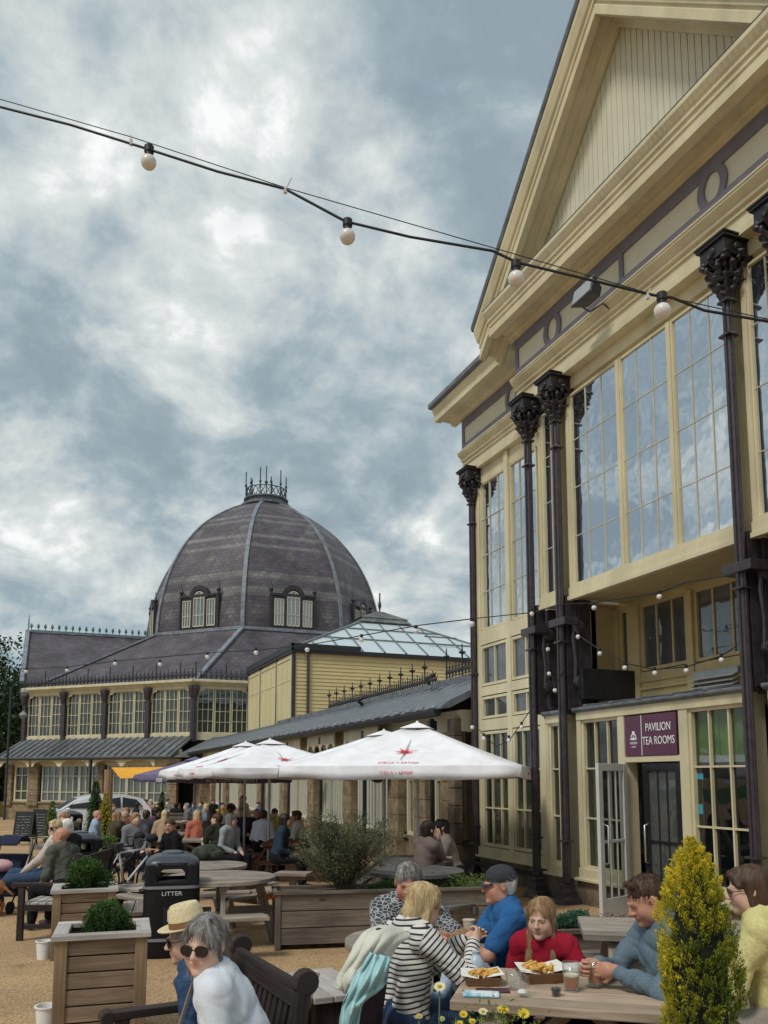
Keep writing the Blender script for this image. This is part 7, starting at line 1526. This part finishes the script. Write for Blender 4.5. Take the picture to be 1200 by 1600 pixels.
def cloth(name,label,cat,cps,mt,amp,seed,thick=.012,D_=DP,uvn=26,fold=.0):
    """draped garment: a sheet through rows of pixels/depths, folded by noise and given thickness"""
    rows=[[atz(x,y,d) for x,y,d in r] for r in cps]; R_=len(rows); C_=len(rows[0]); n=uvn*2; g=wob(amp,9,seed); V=[]; Q=[]
    cr=lambda p0,p1,p2,p3,f:(p1*2+(p2-p0)*f+(p0*2-p1*5+p2*4-p3)*f*f+(p1*3-p0-p2*3+p3)*f**3)*.5
    def samp(lst,t): t*=len(lst)-1; i=min(int(t),len(lst)-2); f_=t-i; return cr(lst[max(i-1,0)],lst[i],lst[i+1],lst[min(i+2,len(lst)-1)],f_)
    for i in range(n+1):
        rw=[samp([rows[k][c] for k in range(R_)],i/n) for c in range(C_)]
        ph=1.5*math.sin(i/n*3.1)+.8*math.sin(i/n*7)
        for j in range(uvn+1): V.append(samp(rw,j/uvn)+Vector((-FV[0],-FV[1],.15))*(fold*(1-abs(math.sin(j/uvn*13+ph+.6*math.sin(i/n*9+j*.2))))**1.5*1.3-fold*.6+fold*.5*math.sin(i/n*13+j*.3)))
    V=np.array([tuple(v) for v in V]); nd=V3(-FV[0],-FV[1],0); V=V+nd*(g(V*V3(1,1,.45))[:,None]+wob(amp*.5,24,seed+1)(V)[:,None])
    for i in range(n):
        for j in range(uvn): a=i*(uvn+1)+j; Q.append((a,a+1,a+uvn+2,a+uvn+1))
    c=V.mean(0); o=npmesh(name,V-c,Q,mt,None,True); o.location=c; tag(o,label,cat); s_=o.modifiers.new('s','SOLIDIFY'); s_.thickness=thick; sb=o.modifiers.new('b','SUBSURF'); sb.levels=sb.render_levels=1; return o
cloth('cardigan','white knitted cardigan hung over the pushchair handle','cardigan',[[(600,1448,4.1),(618,1452,4.1),(640,1462,4.1)],[(572,1458,3.78),(600,1462,3.75),(622,1480,3.8)],[(548,1490,3.70),(572,1500,3.66),(605,1512,3.7)],[(530,1520,3.68),(552,1528,3.64),(588,1535,3.68)],[(524,1542,3.68),(542,1552,3.66),(560,1556,3.68)]],mat('cream_knit',(.66,.65,.56),.95,.06,90,.4,.1),.008,3,.014,fold=.022)
cloth('mint_jacket','mint blue waterproof jacket draped over the pushchair','jacket',[[(578,1488,3.64),(590,1492,3.60),(610,1496,3.62)],[(566,1510,3.62),(585,1515,3.56),(606,1520,3.6)],[(552,1530,3.6),(575,1540,3.55),(604,1536,3.6)],[(540,1555,3.6),(562,1560,3.55),(588,1550,3.6)],[(532,1580,3.6),(550,1582,3.56),(566,1570,3.6)],[(530,1615,3.6),(545,1615,3.57),(560,1600,3.6)]],mat('mint_nylon',(.36,.58,.60),.45,.1,14,.15,.4),.010,6,.005,fold=.026)
# second pushchair and the dog at the left edge
c=at(8,1422); P_C=empty('pushchair',(c.x,c.y,zg(c.y)),rzim(5),'navy pushchair with pink bundle parked at the left edge','pushchair'); m=MB()
loft(m,[sq(.25,.05,.40,20,4,0,-.12),sq(.27,.10,.62,20,4,0,-.05),sq(.27,.12,.80,20,4,0,.06)]); m.build('seat',mat('navy_cloth',(.012,.018,.045),.9,.2,10,.2),P_C,smooth=2)
m=MB(); 
for i in range(7):
    a=math.radians(10+i*17); a2=math.radians(10+(i+1)*17)
    m.boxc([(-.27,-.05-.30*math.cos(a),.72+.36*math.sin(a)),(.27,-.05-.30*math.cos(a),.72+.36*math.sin(a)),(.27,-.05-.30*math.cos(a2),.72+.36*math.sin(a2)),(-.27,-.05-.30*math.cos(a2),.72+.36*math.sin(a2)),(-.27,-.05-.285*math.cos(a),.71+.345*math.sin(a)),(.27,-.05-.285*math.cos(a),.71+.345*math.sin(a)),(.27,-.05-.285*math.cos(a2),.71+.345*math.sin(a2)),(-.27,-.05-.285*math.cos(a2),.71+.345*math.sin(a2))]) if i>1 else None
m.build('hood',MATS['navy_cloth'],P_C); m=MB(); m.sphere((0,-.16,.66),.13,12,(1.4,.8,.7)); m.build('pink_bundle',fab('pink_cloth',(.6,.36,.38)),P_C,smooth=True)
m=MB(); 
for sx in (-.26,.26): m.tube([(sx,-.35,.1),(sx,.05,.55),(sx,.3,1.0),(sx,.34,1.05)],.013,8); m.tube([(sx,.3,.1),(sx,-.1,.5)],.013,8)
m.tube([(-.26,.34,1.05),(.26,.34,1.05)],.016,8); m.build('frame',BLACK,P_C,smooth=True); m=MB(); m.box(-.2,.2,-.1,.2,.2,.38); m.build('basket',MATS['navy_cloth'],P_C,bevel=.03)
for sx in (-.27,.27):
    for y in (-.36,.32): m=MB(); m.lathe([(.04,-.025),(.085,-.025),(.09,0),(.085,.025),(.04,.025)],(sx,y,.09),16,fr=(Vector((0,1,0)),Vector((0,0,1)),Vector((1,0,0)))); m.build('wheel',MATS['tyre'],P_C,smooth=2)
c=at(-22,1432); DG=empty('dog',(c.x,c.y,zg(c.y)),rzim(-80),'tan short-haired dog, its hindquarters at the left edge','dog')
FUR=mat('tan_fur',(.30,.13,.055),.85,.3,12,.3,.2); K=[el((0,.18,.40),(.10,.20,.13),k=.06),el((0,-.12,.40),(.095,.15,.115),k=.06),rc((0,.32,.46),(0,.46,.60),.07,.055,k=.05),el((0,.50,.64),(.06,.085,.06),k=.03),rc((0,.55,.62),(0,.64,.60),.035,.026,k=.02),rc((0,-.24,.42),(0,-.40,.30),.025,.012,k=.02)]
for sx in (-1,1): K+= [rc((sx*.07,.28,.34),(sx*.07,.26,.16),.04,.026,k=.03),rc((sx*.07,.26,.16),(sx*.07,.27,.03),.024,.022,k=.02),el((sx*.07,.30,.02),(.028,.045,.02),k=.02),rc((sx*.07,-.16,.38),(sx*.08,-.06,.26),.065,.04,k=.04),rc((sx*.08,-.06,.26),(sx*.08,-.20,.16),.034,.022,k=.02),rc((sx*.08,-.20,.16),(sx*.08,-.17,.03),.022,.02,k=.02),el((sx*.08,-.14,.02),(.028,.045,.02),k=.02),el((sx*.05,.46,.66),(.015,.03,.045),k=.01)]
sdfobj('body',K,.012,FUR,DG)
# --- bicycles ---
def bike(px,py,D,rz,label,fc):
    b=atz(px,1215,D); t=empty('bicycle',(b.x,b.y,zg(b.y)),rz,label,'bicycle','bicycles parked by the tables'); fr_=(Vector((1,0,0)),Vector((0,0,1)),Vector((0,-1,0)))
    for x in (-.52,.52):
        m=MB(); m.tube([(x+.335*math.cos(a),0,.345+.335*math.sin(a)) for a in [2*math.pi*k/28 for k in range(28)]],.016,6,closed=True); w=m.build('wheel',MATS['tyre'],t,smooth=True); m=MB()
        for k in range(16): a=math.pi*k/8; m.tube([(x,.0,.345),(x+.32*math.cos(a),0,.345+.32*math.sin(a))],.0014,3,caps=False)
        m.lathe([(.02,-.04),(.02,.04)],(x,0,.345),8,fr=fr_); m.build('spokes',MATS['steel'],w)
    bb=(-.08,0,.29);st_=(-.25,0,.80);hd=(.33,0,.82);hb=(.37,0,.70); m=MB()
    for a,b_,r in ((bb,st_,.016),(bb,hb,.019),(st_,hd,.016),(hd,hb,.02),(bb,(-.52,0,.345),.011),(st_,(-.52,0,.345),.009),(hb,(.52,0,.345),.013)): m.tube([a,b_],r,8)
    m.build('frame',fc,t,smooth=True); m=MB(); m.tube([st_,(-.28,0,.90)],.013,6); m.sphere((-.29,0,.93),.08,10,(1.6,.8,.35)); m.build('saddle',BLACK,t,smooth=True)
    m=MB(); m.tube([hd,(.31,0,.92),(.37,0,.94)],.013,6); m.tube([(.30,-.24,.92),(.36,-.22,.94),(.38,0,.94),(.36,.22,.94),(.30,.24,.92)],.012,6); m.build('handlebar',BLACK,t,smooth=True)
    m=MB(); m.lathe([(.09,-.005),(.09,.005)],(-.08,0,.29),20,fr=fr_); m.tube([(-.08,.05,.29),(.0,.07,.16)],.009,5); m.tube([(-.08,-.05,.29),(-.16,-.07,.42)],.009,5); m.build('cranks',BLACK,t); m=MB(); m.sphere((-.55,.09,.62),.12,10,(1,.5,1.2)); m.sphere((.42,.0,.98),.09,10,(1.1,1.2,.8)); m.build('pannier',mat('black_bag',(.012,.012,.014),.8,.2,15,.3),t,smooth=True); t.rotation_euler=(math.radians(6),0,rz)
bike(203,1335,13.0,rzim(-62),'white-framed bicycle leaning beside the litter bin',mat('bike_white',(.6,.62,.65),.3,.05,3,0)); bike(180,1330,13.9,rzim(-40),'dark bicycle with bags behind the white one',BLACK)
t=empty('rucksack',tpos(325,1345,.75)+Vector((0,0,.76)),0,'dark green camouflage rucksack on the round table','rucksack'); m=MB(); m.sphere((0,0,.10),.16,14,(1.5,.9,.75)); m.sphere((.1,-.1,.08),.09,10,(1.2,.8,.8)); m.build('bag',mat('camo',(.015,.018,.014),.9,.5,14,.3,col2=(.06,.075,.05)),t,smooth=True)
t=empty('drink_can',tpos(281,1322,.75)+Vector((0,0,.755)),0,'bright blue drinks can by the man in black','can'); m=MB(); m.lathe([(.028,0),(.033,.008),(.033,.14),(.026,.155),(.026,.158)],(0,0,0),14); m.build('can',mat('blue_can',(.02,.22,.55),.3,.1,5,0),t,smooth=2)
# --- middle distance people (head-top pixels) ---
F_=fab; MID=[
('man with dark hair in a black jumper turned to look at the camera',266,1279,228,185,F_('black',(.012,.012,.014)),'long',('short','brown'),'tan',dict(lean=20,vox=.0085,arms=('table','table'))),
('young man in an olive T-shirt seen from behind, face in profile to the left',340,1271,318,285,F_('olive',(.03,.032,.022)),'short',('short','brown'),'fair',dict(lean=16,arms=('eat','table'),vox=.0085)),
('grey-blonde person in a pale grey top behind the man in olive',361,1271,120,90,F_('pale_grey',(.30,.33,.36)),'long',('bob','grey'),'fair',dict(lean=14)),
('guest with big dark afro hair and a white top',361,1256,185,185,F_('off_white',(.62,.60,.58)),'short',('afro','dark'),'dark',dict()),
('man in a white shirt seen from behind at the reddish table',412,1266,12,25,F_('white_shirt',(.60,.66,.80)),'long',('short','brown'),'fair',dict(lean=14,slim=1.15,vox=.010)),
('bald man in a dark T-shirt leaning left of the white-shirted man',401,1263,160,165,F_('charcoal',(.03,.032,.035)),'short',('bald','brown'),'ruddy',dict(lean=16,slim=1.1)),
('brown-haired woman with a yellow top leaning in between others',430,1264,175,150,F_('yellow_top',(.55,.50,.12)),'long',('pony','brown'),'fair',dict(lean=24,pitch=25)),
('dark-haired woman in a navy top facing the woman in white',445,1272,95,90,F_('navy',(.025,.045,.07)),'long',('long','dark'),'tan',dict(lean=14)),
('dark-haired woman in a white cardigan at the end of the reddish table',464,1267,272,270,F_('white_cardigan',(.62,.58,.54)),'long',('bob','brown'),'tan',dict(lean=16,arms=('face','table'),vox=.010)),
('man in a blue jacket behind the bald man',403,1253,250,200,F_('mid_blue',(.04,.12,.25)),'long',('short','brown'),'fair',dict(lean=20)),
('bald man in a grey-green cardigan sitting on the bench with pale slats',98,1293,300,262,F_('grey_green',(.10,.105,.085)),'long',('bald','grey'),'ruddy',dict(lean=12,vox=.0085,arms=('lap','lap'),s=.97)),
('blonde woman in sunglasses and jeans leaning back on the left bench',88,1281,262,205,F_('cream_black',(.55,.50,.46)),'long',('bob','blonde'),'fair',dict(lean=-8,glasses='sun',trous=JEANS,vox=.010,legs=(((.12,.52,.55),(.1,.85,.15)),((-.12,.5,.5),(-.1,.80,.10))))),
('white-haired woman seen from behind next to the blonde in sunglasses',105,1280,300,310,F_('dark_jacket',(.025,.025,.03)),'long',('bob','white'),'fair',dict()),
('ginger-haired woman behind the white-haired woman',102,1271,180,200,F_('black_top',(.015,.015,.018)),'long',('bob','ginger'),'fair',dict()),
('long-haired woman in a brown jacket with her hand to her chin',183,1268,50,60,F_('brown_jacket',(.07,.055,.04)),'long',('long','lightbrown'),'fair',dict(lean=18,arms=('face','table'),trous=JEANS,vox=.010)),
('person in a dark grey hoodie seen from behind',229,1266,5,10,F_('dark_grey_hoodie',(.045,.047,.055)),'long',('short','brown'),'fair',dict(lean=18,slim=1.1)),
('fair-haired woman with her back turned, arm raised to her hair',258,1266,350,340,F_('tan_top',(.40,.28,.18)),'short',('long','blonde'),'fair',dict(lean=18)),
('woman with auburn hair in a pale pink cardigan',160,1256,290,280,F_('pale_pink',(.62,.52,.48)),'long',('bob','ginger'),'fair',dict(vox=.012)),
('dark-haired guest in a white shirt facing right',263,1248,110,95,F_('shirt_white2',(.55,.58,.62)),'long',('short','dark'),'tan',dict()),
('guest in a pale blue hoodie leaning over a table',205,1250,120,130,F_('pale_blue',(.30,.45,.55)),'long',('short','blonde'),'fair',dict(lean=25)),
('guest in a dark top next to the pale blue hoodie',215,1254,60,50,F_('dark_navy2',(.02,.025,.04)),'long',('bob','dark'),'fair',dict(lean=20)),
('guest in a white sun hat',236,1250,200,190,F_('dusky_pink',(.35,.22,.22)),'long',('bob','grey'),'fair',dict(hat='sun')),
('guest in a grey T-shirt in the shade of the purple parasol',292,1255,250,240,F_('grey_tee',(.16,.16,.17)),'short',('short','grey'),'fair',dict()),
('dark-haired guest in a blue denim shirt under the purple parasol',303,1253,180,170,F_('denim_shirt',(.08,.15,.25)),'long',('long','dark'),'fair',dict()),
('guest in a teal shirt under the purple parasol',314,1252,190,200,F_('teal',(.05,.16,.20)),'long',('short','brown'),'fair',dict()),
('guest in black nearest the parasol poles',333,1249,200,150,F_('black3',(.012,.012,.016)),'long',('short','dark'),'tan',dict()),
('dark-haired guest in front of the wooden trough, right of the parasol pole',331,1266,30,60,F_('dark4',(.02,.018,.018)),'long',('bob','brown'),'fair',dict()),
('person in a red-brown top seated behind the bicycles',198,1262,200,180,F_('rust',(.22,.09,.06)),'long',('short','ginger'),'fair',dict()),
('guest in a light jacket bending beside the shrub',218,1237,140,120,F_('light_jacket',(.45,.50,.55)),'long',('short','brown'),'fair',dict(lean=20)),
('small child in a pink hat by the car bonnet',121,1243,200,190,F_('pink_child',(.55,.30,.35)),'long',('bob','brown'),'fair',dict(child=True,s=.8,hat='sun')),
('guest in purple at the table left of the parasol pole',243,1262,90,80,F_('plum',(.12,.06,.14)),'long',('bob','dark'),'fair',dict()),
('guest in a cream jumper at the table under the orange sail',190,1251,70,60,F_('cream_jumper',(.55,.50,.40)),'long',('bob','dark'),'fair',dict()),
('guest with ginger hair and a green top left of the bright shrub',176,1256,100,110,F_('green_top',(.05,.14,.07)),'long',('short','ginger'),'fair',dict()),
('guest in a red jacket deep in the crowd below the sail',228,1249,30,40,F_('red_jacket',(.35,.03,.03)),'long',('short','brown'),'fair',dict()),
('guest in white with a dark ponytail left of the man in white',249,1254,260,270,F_('white_tee',(.62,.62,.62)),'short',('pony','dark'),'fair',dict()),
('broad guest in black with his back turned under the purple parasol',276,1254,10,20,F_('black7',(.014,.014,.018)),'short',('short','dark'),'fair',dict(slim=1.15)),
('blonde guest in pale denim facing the camera under the parasol hem',322,1256,170,175,F_('pale_denim',(.20,.28,.38)),'long',('long','blonde'),'fair',dict()),
('guest in a mustard top between the parasol poles',347,1254,140,150,F_('mustard',(.42,.26,.04)),'long',('bob','brown'),'fair',dict()),
('grey-haired guest in a navy fleece right of the afro-haired guest',378,1262,220,230,F_('navy_fleece',(.02,.03,.07)),'long',('short','grey'),'fair',dict()),
('guest in a striped grey top at the table behind the bicycles',212,1270,150,140,F_('mid_grey',(.20,.20,.22)),'long',('bob','lightbrown'),'fair',dict()),
('bald guest in a light blue shirt left of the person in the hoodie',152,1266,80,90,F_('light_blue_shirt',(.32,.42,.58)),'long',('bald','grey'),'ruddy',dict()),
('guest in a coral top at the far end of the trough',309,1266,330,320,F_('coral',(.50,.16,.11)),'long',('bob','blonde'),'fair',dict()),
]
for lab,px,py,fc,hd,tm,sv,hr_,sk,kw in MID: person(lab,px,py,fc,head=hd,top=tm,sleeve=sv,hair=hr_,skin=sk,**{**dict(vox=.016,wr=.005),**kw})
# standing people
person('standing man in a mauve jacket walking away at the far left',7,1233,10,top=F_('mauve_jacket',(.20,.15,.15)),hair=('thin','grey'),sit=False,arms=('down','down'),vox=.018,stride=.08,hat='sun')
person('standing white-haired woman in a white coat and black trousers at the far left',27,1233,15,top=F_('white_coat',(.60,.60,.62)),hair=('bob','white'),sit=False,arms=('down','down'),vox=.018,stride=-.06)
person('standing person in a wide black and white striped shirt under the parasols',286,1221,250,top=STR2,pattern=True,hair=('short','blonde'),sit=False,arms=('fold','fold'),vox=.016)
person('standing waiter in a beige shirt bending by the window',380,1243,285,top=F_('beige_shirt',(.45,.38,.24)),hair=('thin','grey'),sit=False,lean=18,arms=('lap','lap'),vox=.014,s=.95)
person('dark-haired person standing under the orange sail',246,1232,200,top=F_('black5',(.015,.015,.02)),hair=('bob','dark'),sit=False,arms=('down','down'),vox=.018)
# --- foreground planting at the bottom ---
tp=atz(1084,1318,3.15); z0=1.0
GC=empty('golden_conifer',(tp.x,tp.y,z0-.18),0,'golden-green upright conifer in the right foreground','conifer'); Hc=tp.z-z0+.19
GS=np.random.default_rng(5); ns=1150; z_=GS.uniform(0,1,ns); a_=GS.uniform(0,6.28,ns); pf=np.interp(z_,[0,.15,.35,.5,.62,.74,.85,.93,1],[.105,.125,.138,.142,.134,.118,.085,.048,.006])
rr_=pf*(1+.09*np.sin(a_*3+z_*9)+.08*np.sin(a_*5-z_*17))*GS.uniform(.80,1.02,ns); sc_=np.stack([np.cos(a_)*rr_-.01*z_,np.sin(a_)*rr_,z_*Hc],1); so_n=np.stack([np.cos(a_),np.sin(a_),np.full(ns,1.5)],1); so_n/=np.linalg.norm(so_n,axis=1)[:,None]
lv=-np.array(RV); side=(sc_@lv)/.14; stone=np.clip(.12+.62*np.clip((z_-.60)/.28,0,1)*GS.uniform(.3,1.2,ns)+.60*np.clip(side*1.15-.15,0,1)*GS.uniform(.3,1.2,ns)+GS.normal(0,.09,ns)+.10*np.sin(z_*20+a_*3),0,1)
per=44; idx=np.repeat(np.arange(ns),per); tt_=GS.uniform(0,1,ns*per)
gpts=sc_[idx]+so_n[idx]*(tt_*.046-.026)[:,None]+GS.normal(0,.0085,(ns*per,3))*(1.25-tt_[:,None])
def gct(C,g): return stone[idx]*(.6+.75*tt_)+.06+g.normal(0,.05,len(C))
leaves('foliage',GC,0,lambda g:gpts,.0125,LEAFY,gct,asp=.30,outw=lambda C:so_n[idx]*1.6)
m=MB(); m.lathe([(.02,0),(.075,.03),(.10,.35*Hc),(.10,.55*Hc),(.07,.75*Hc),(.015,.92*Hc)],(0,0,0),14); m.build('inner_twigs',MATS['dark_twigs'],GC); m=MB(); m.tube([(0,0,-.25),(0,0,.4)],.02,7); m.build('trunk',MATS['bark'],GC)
fl=atz(790,1215,2.75); FP=planter(Vector((fl.x+.25,fl.y-.05,zg(2.6))),rzim(0),'tall planter trough below the picture edge holding the daisies and golden conifer',1.9,.5,.72,5); FP.location+=Vector((0,0,0))
YP=leafmat('yellow_petal',(.70,.50,.03),(.85,.68,.10)); 
def daisy(px,py,D,label,r=.022,col=YP,tilt=.3,cc=(.55,.32,.02),seed=1,stemz=.72,group='yellow daisies at the bottom edge'):
    p=atz(px,py,D); g=random.Random(seed); z0=zg(p.y)+stemz; t=empty('daisy',(p.x,p.y,z0),0,label,'flower',group); hz=p.z-z0; tl=Vector((-FV[0]*tilt+g.uniform(-.2,.2),-FV[1]*tilt+g.uniform(-.2,.2),1)).normalized(); X=tl.orthogonal().normalized(); Y=tl.cross(X); c=Vector((0,0,hz))
    m=MB(); n=16
    for k in range(n):
        for o in (0,): a=2*math.pi*k/n; d=X*math.cos(a)+Y*math.sin(a); s_=tl.cross(d); m.poly([c+d*r*.2-s_*r*.08,c+d*r*.8-s_*r*.15+tl*r*.12,c+d*r*1.05+tl*r*.1,c+d*r*.8+s_*r*.15+tl*r*.12,c+d*r*.2+s_*r*.08])
    o=m.build('petals',col if not callable(col) else col,t); a_=o.data.attributes.new('tone','FLOAT','POINT'); a_.data.foreach_set('value',[g.random() for _ in o.data.vertices])
    m=MB(); m.sphere(c+tl*r*.1,r*.38,8,(1,1,.7)); m.build('flower_centre',mat('daisy_eye_%d'%int(cc[1]*100),cc,.8,.2,90,.4),t,smooth=True); m=MB(); m.tube([(g.uniform(-.03,.03),g.uniform(-.02,.02),-.02),(g.uniform(-.01,.01),0,hz*.6),c],.0025,5); m.build('stem',mat('green_stem',(.07,.12,.03),.7,.2,9,0),t,smooth=True)
WP=leafmat('cream_petal',(.75,.68,.32),(.85,.82,.55))
for i,(x,y,l,c_,r) in enumerate([(687,1542,'tallest pale yellow daisy standing alone in front of the striped top',WP,.024),(724,1585,'bright yellow daisy low at left of the flower clump',YP,.017),(755,1581,'cream-yellow daisy beside the bright one',WP,.020),(786,1578,'orange-yellow daisy in the middle of the clump',YP,.024),(818,1584,'deep yellow daisy bending right at the clump\'s right end',YP,.024),(718,1600,'small yellow daisy at the very bottom edge',YP,.018),(738,1596,'yellow bud beside the small daisy at the bottom edge',YP,.014),(655,1588,'wilted pale flower head in front of the stripes',leafmat('wilted',(.45,.36,.12),(.6,.5,.25)),.014),(690,1592,'round pale green seed head under the tallest daisy',leafmat('seedgreen',(.25,.32,.14),(.45,.5,.28)),.014)]): daisy(x,y,2.62+.05*(i%3),l,r*.85,c_,.6,seed=i+3)
p=atz(765,1215,2.68); t=empty('flower_foliage',(p.x,p.y,zg(p.y)+.72),0,'leafy green clump around the yellow daisies','plants')
def ff(g): n=2600; u=g.normal(0,.085,n)+.03; return np.stack([u*RV[0]+g.normal(0,.05,n),u*RV[1]+g.normal(0,.05,n),g.uniform(0,1,n)**.7*(.375-.9*np.abs(u)+g.normal(0,.02,n))*g.uniform(.4,1,n)],1)
leaves('foliage',t,2600,ff,.020,LEAFG,asp=.4,up=.8)
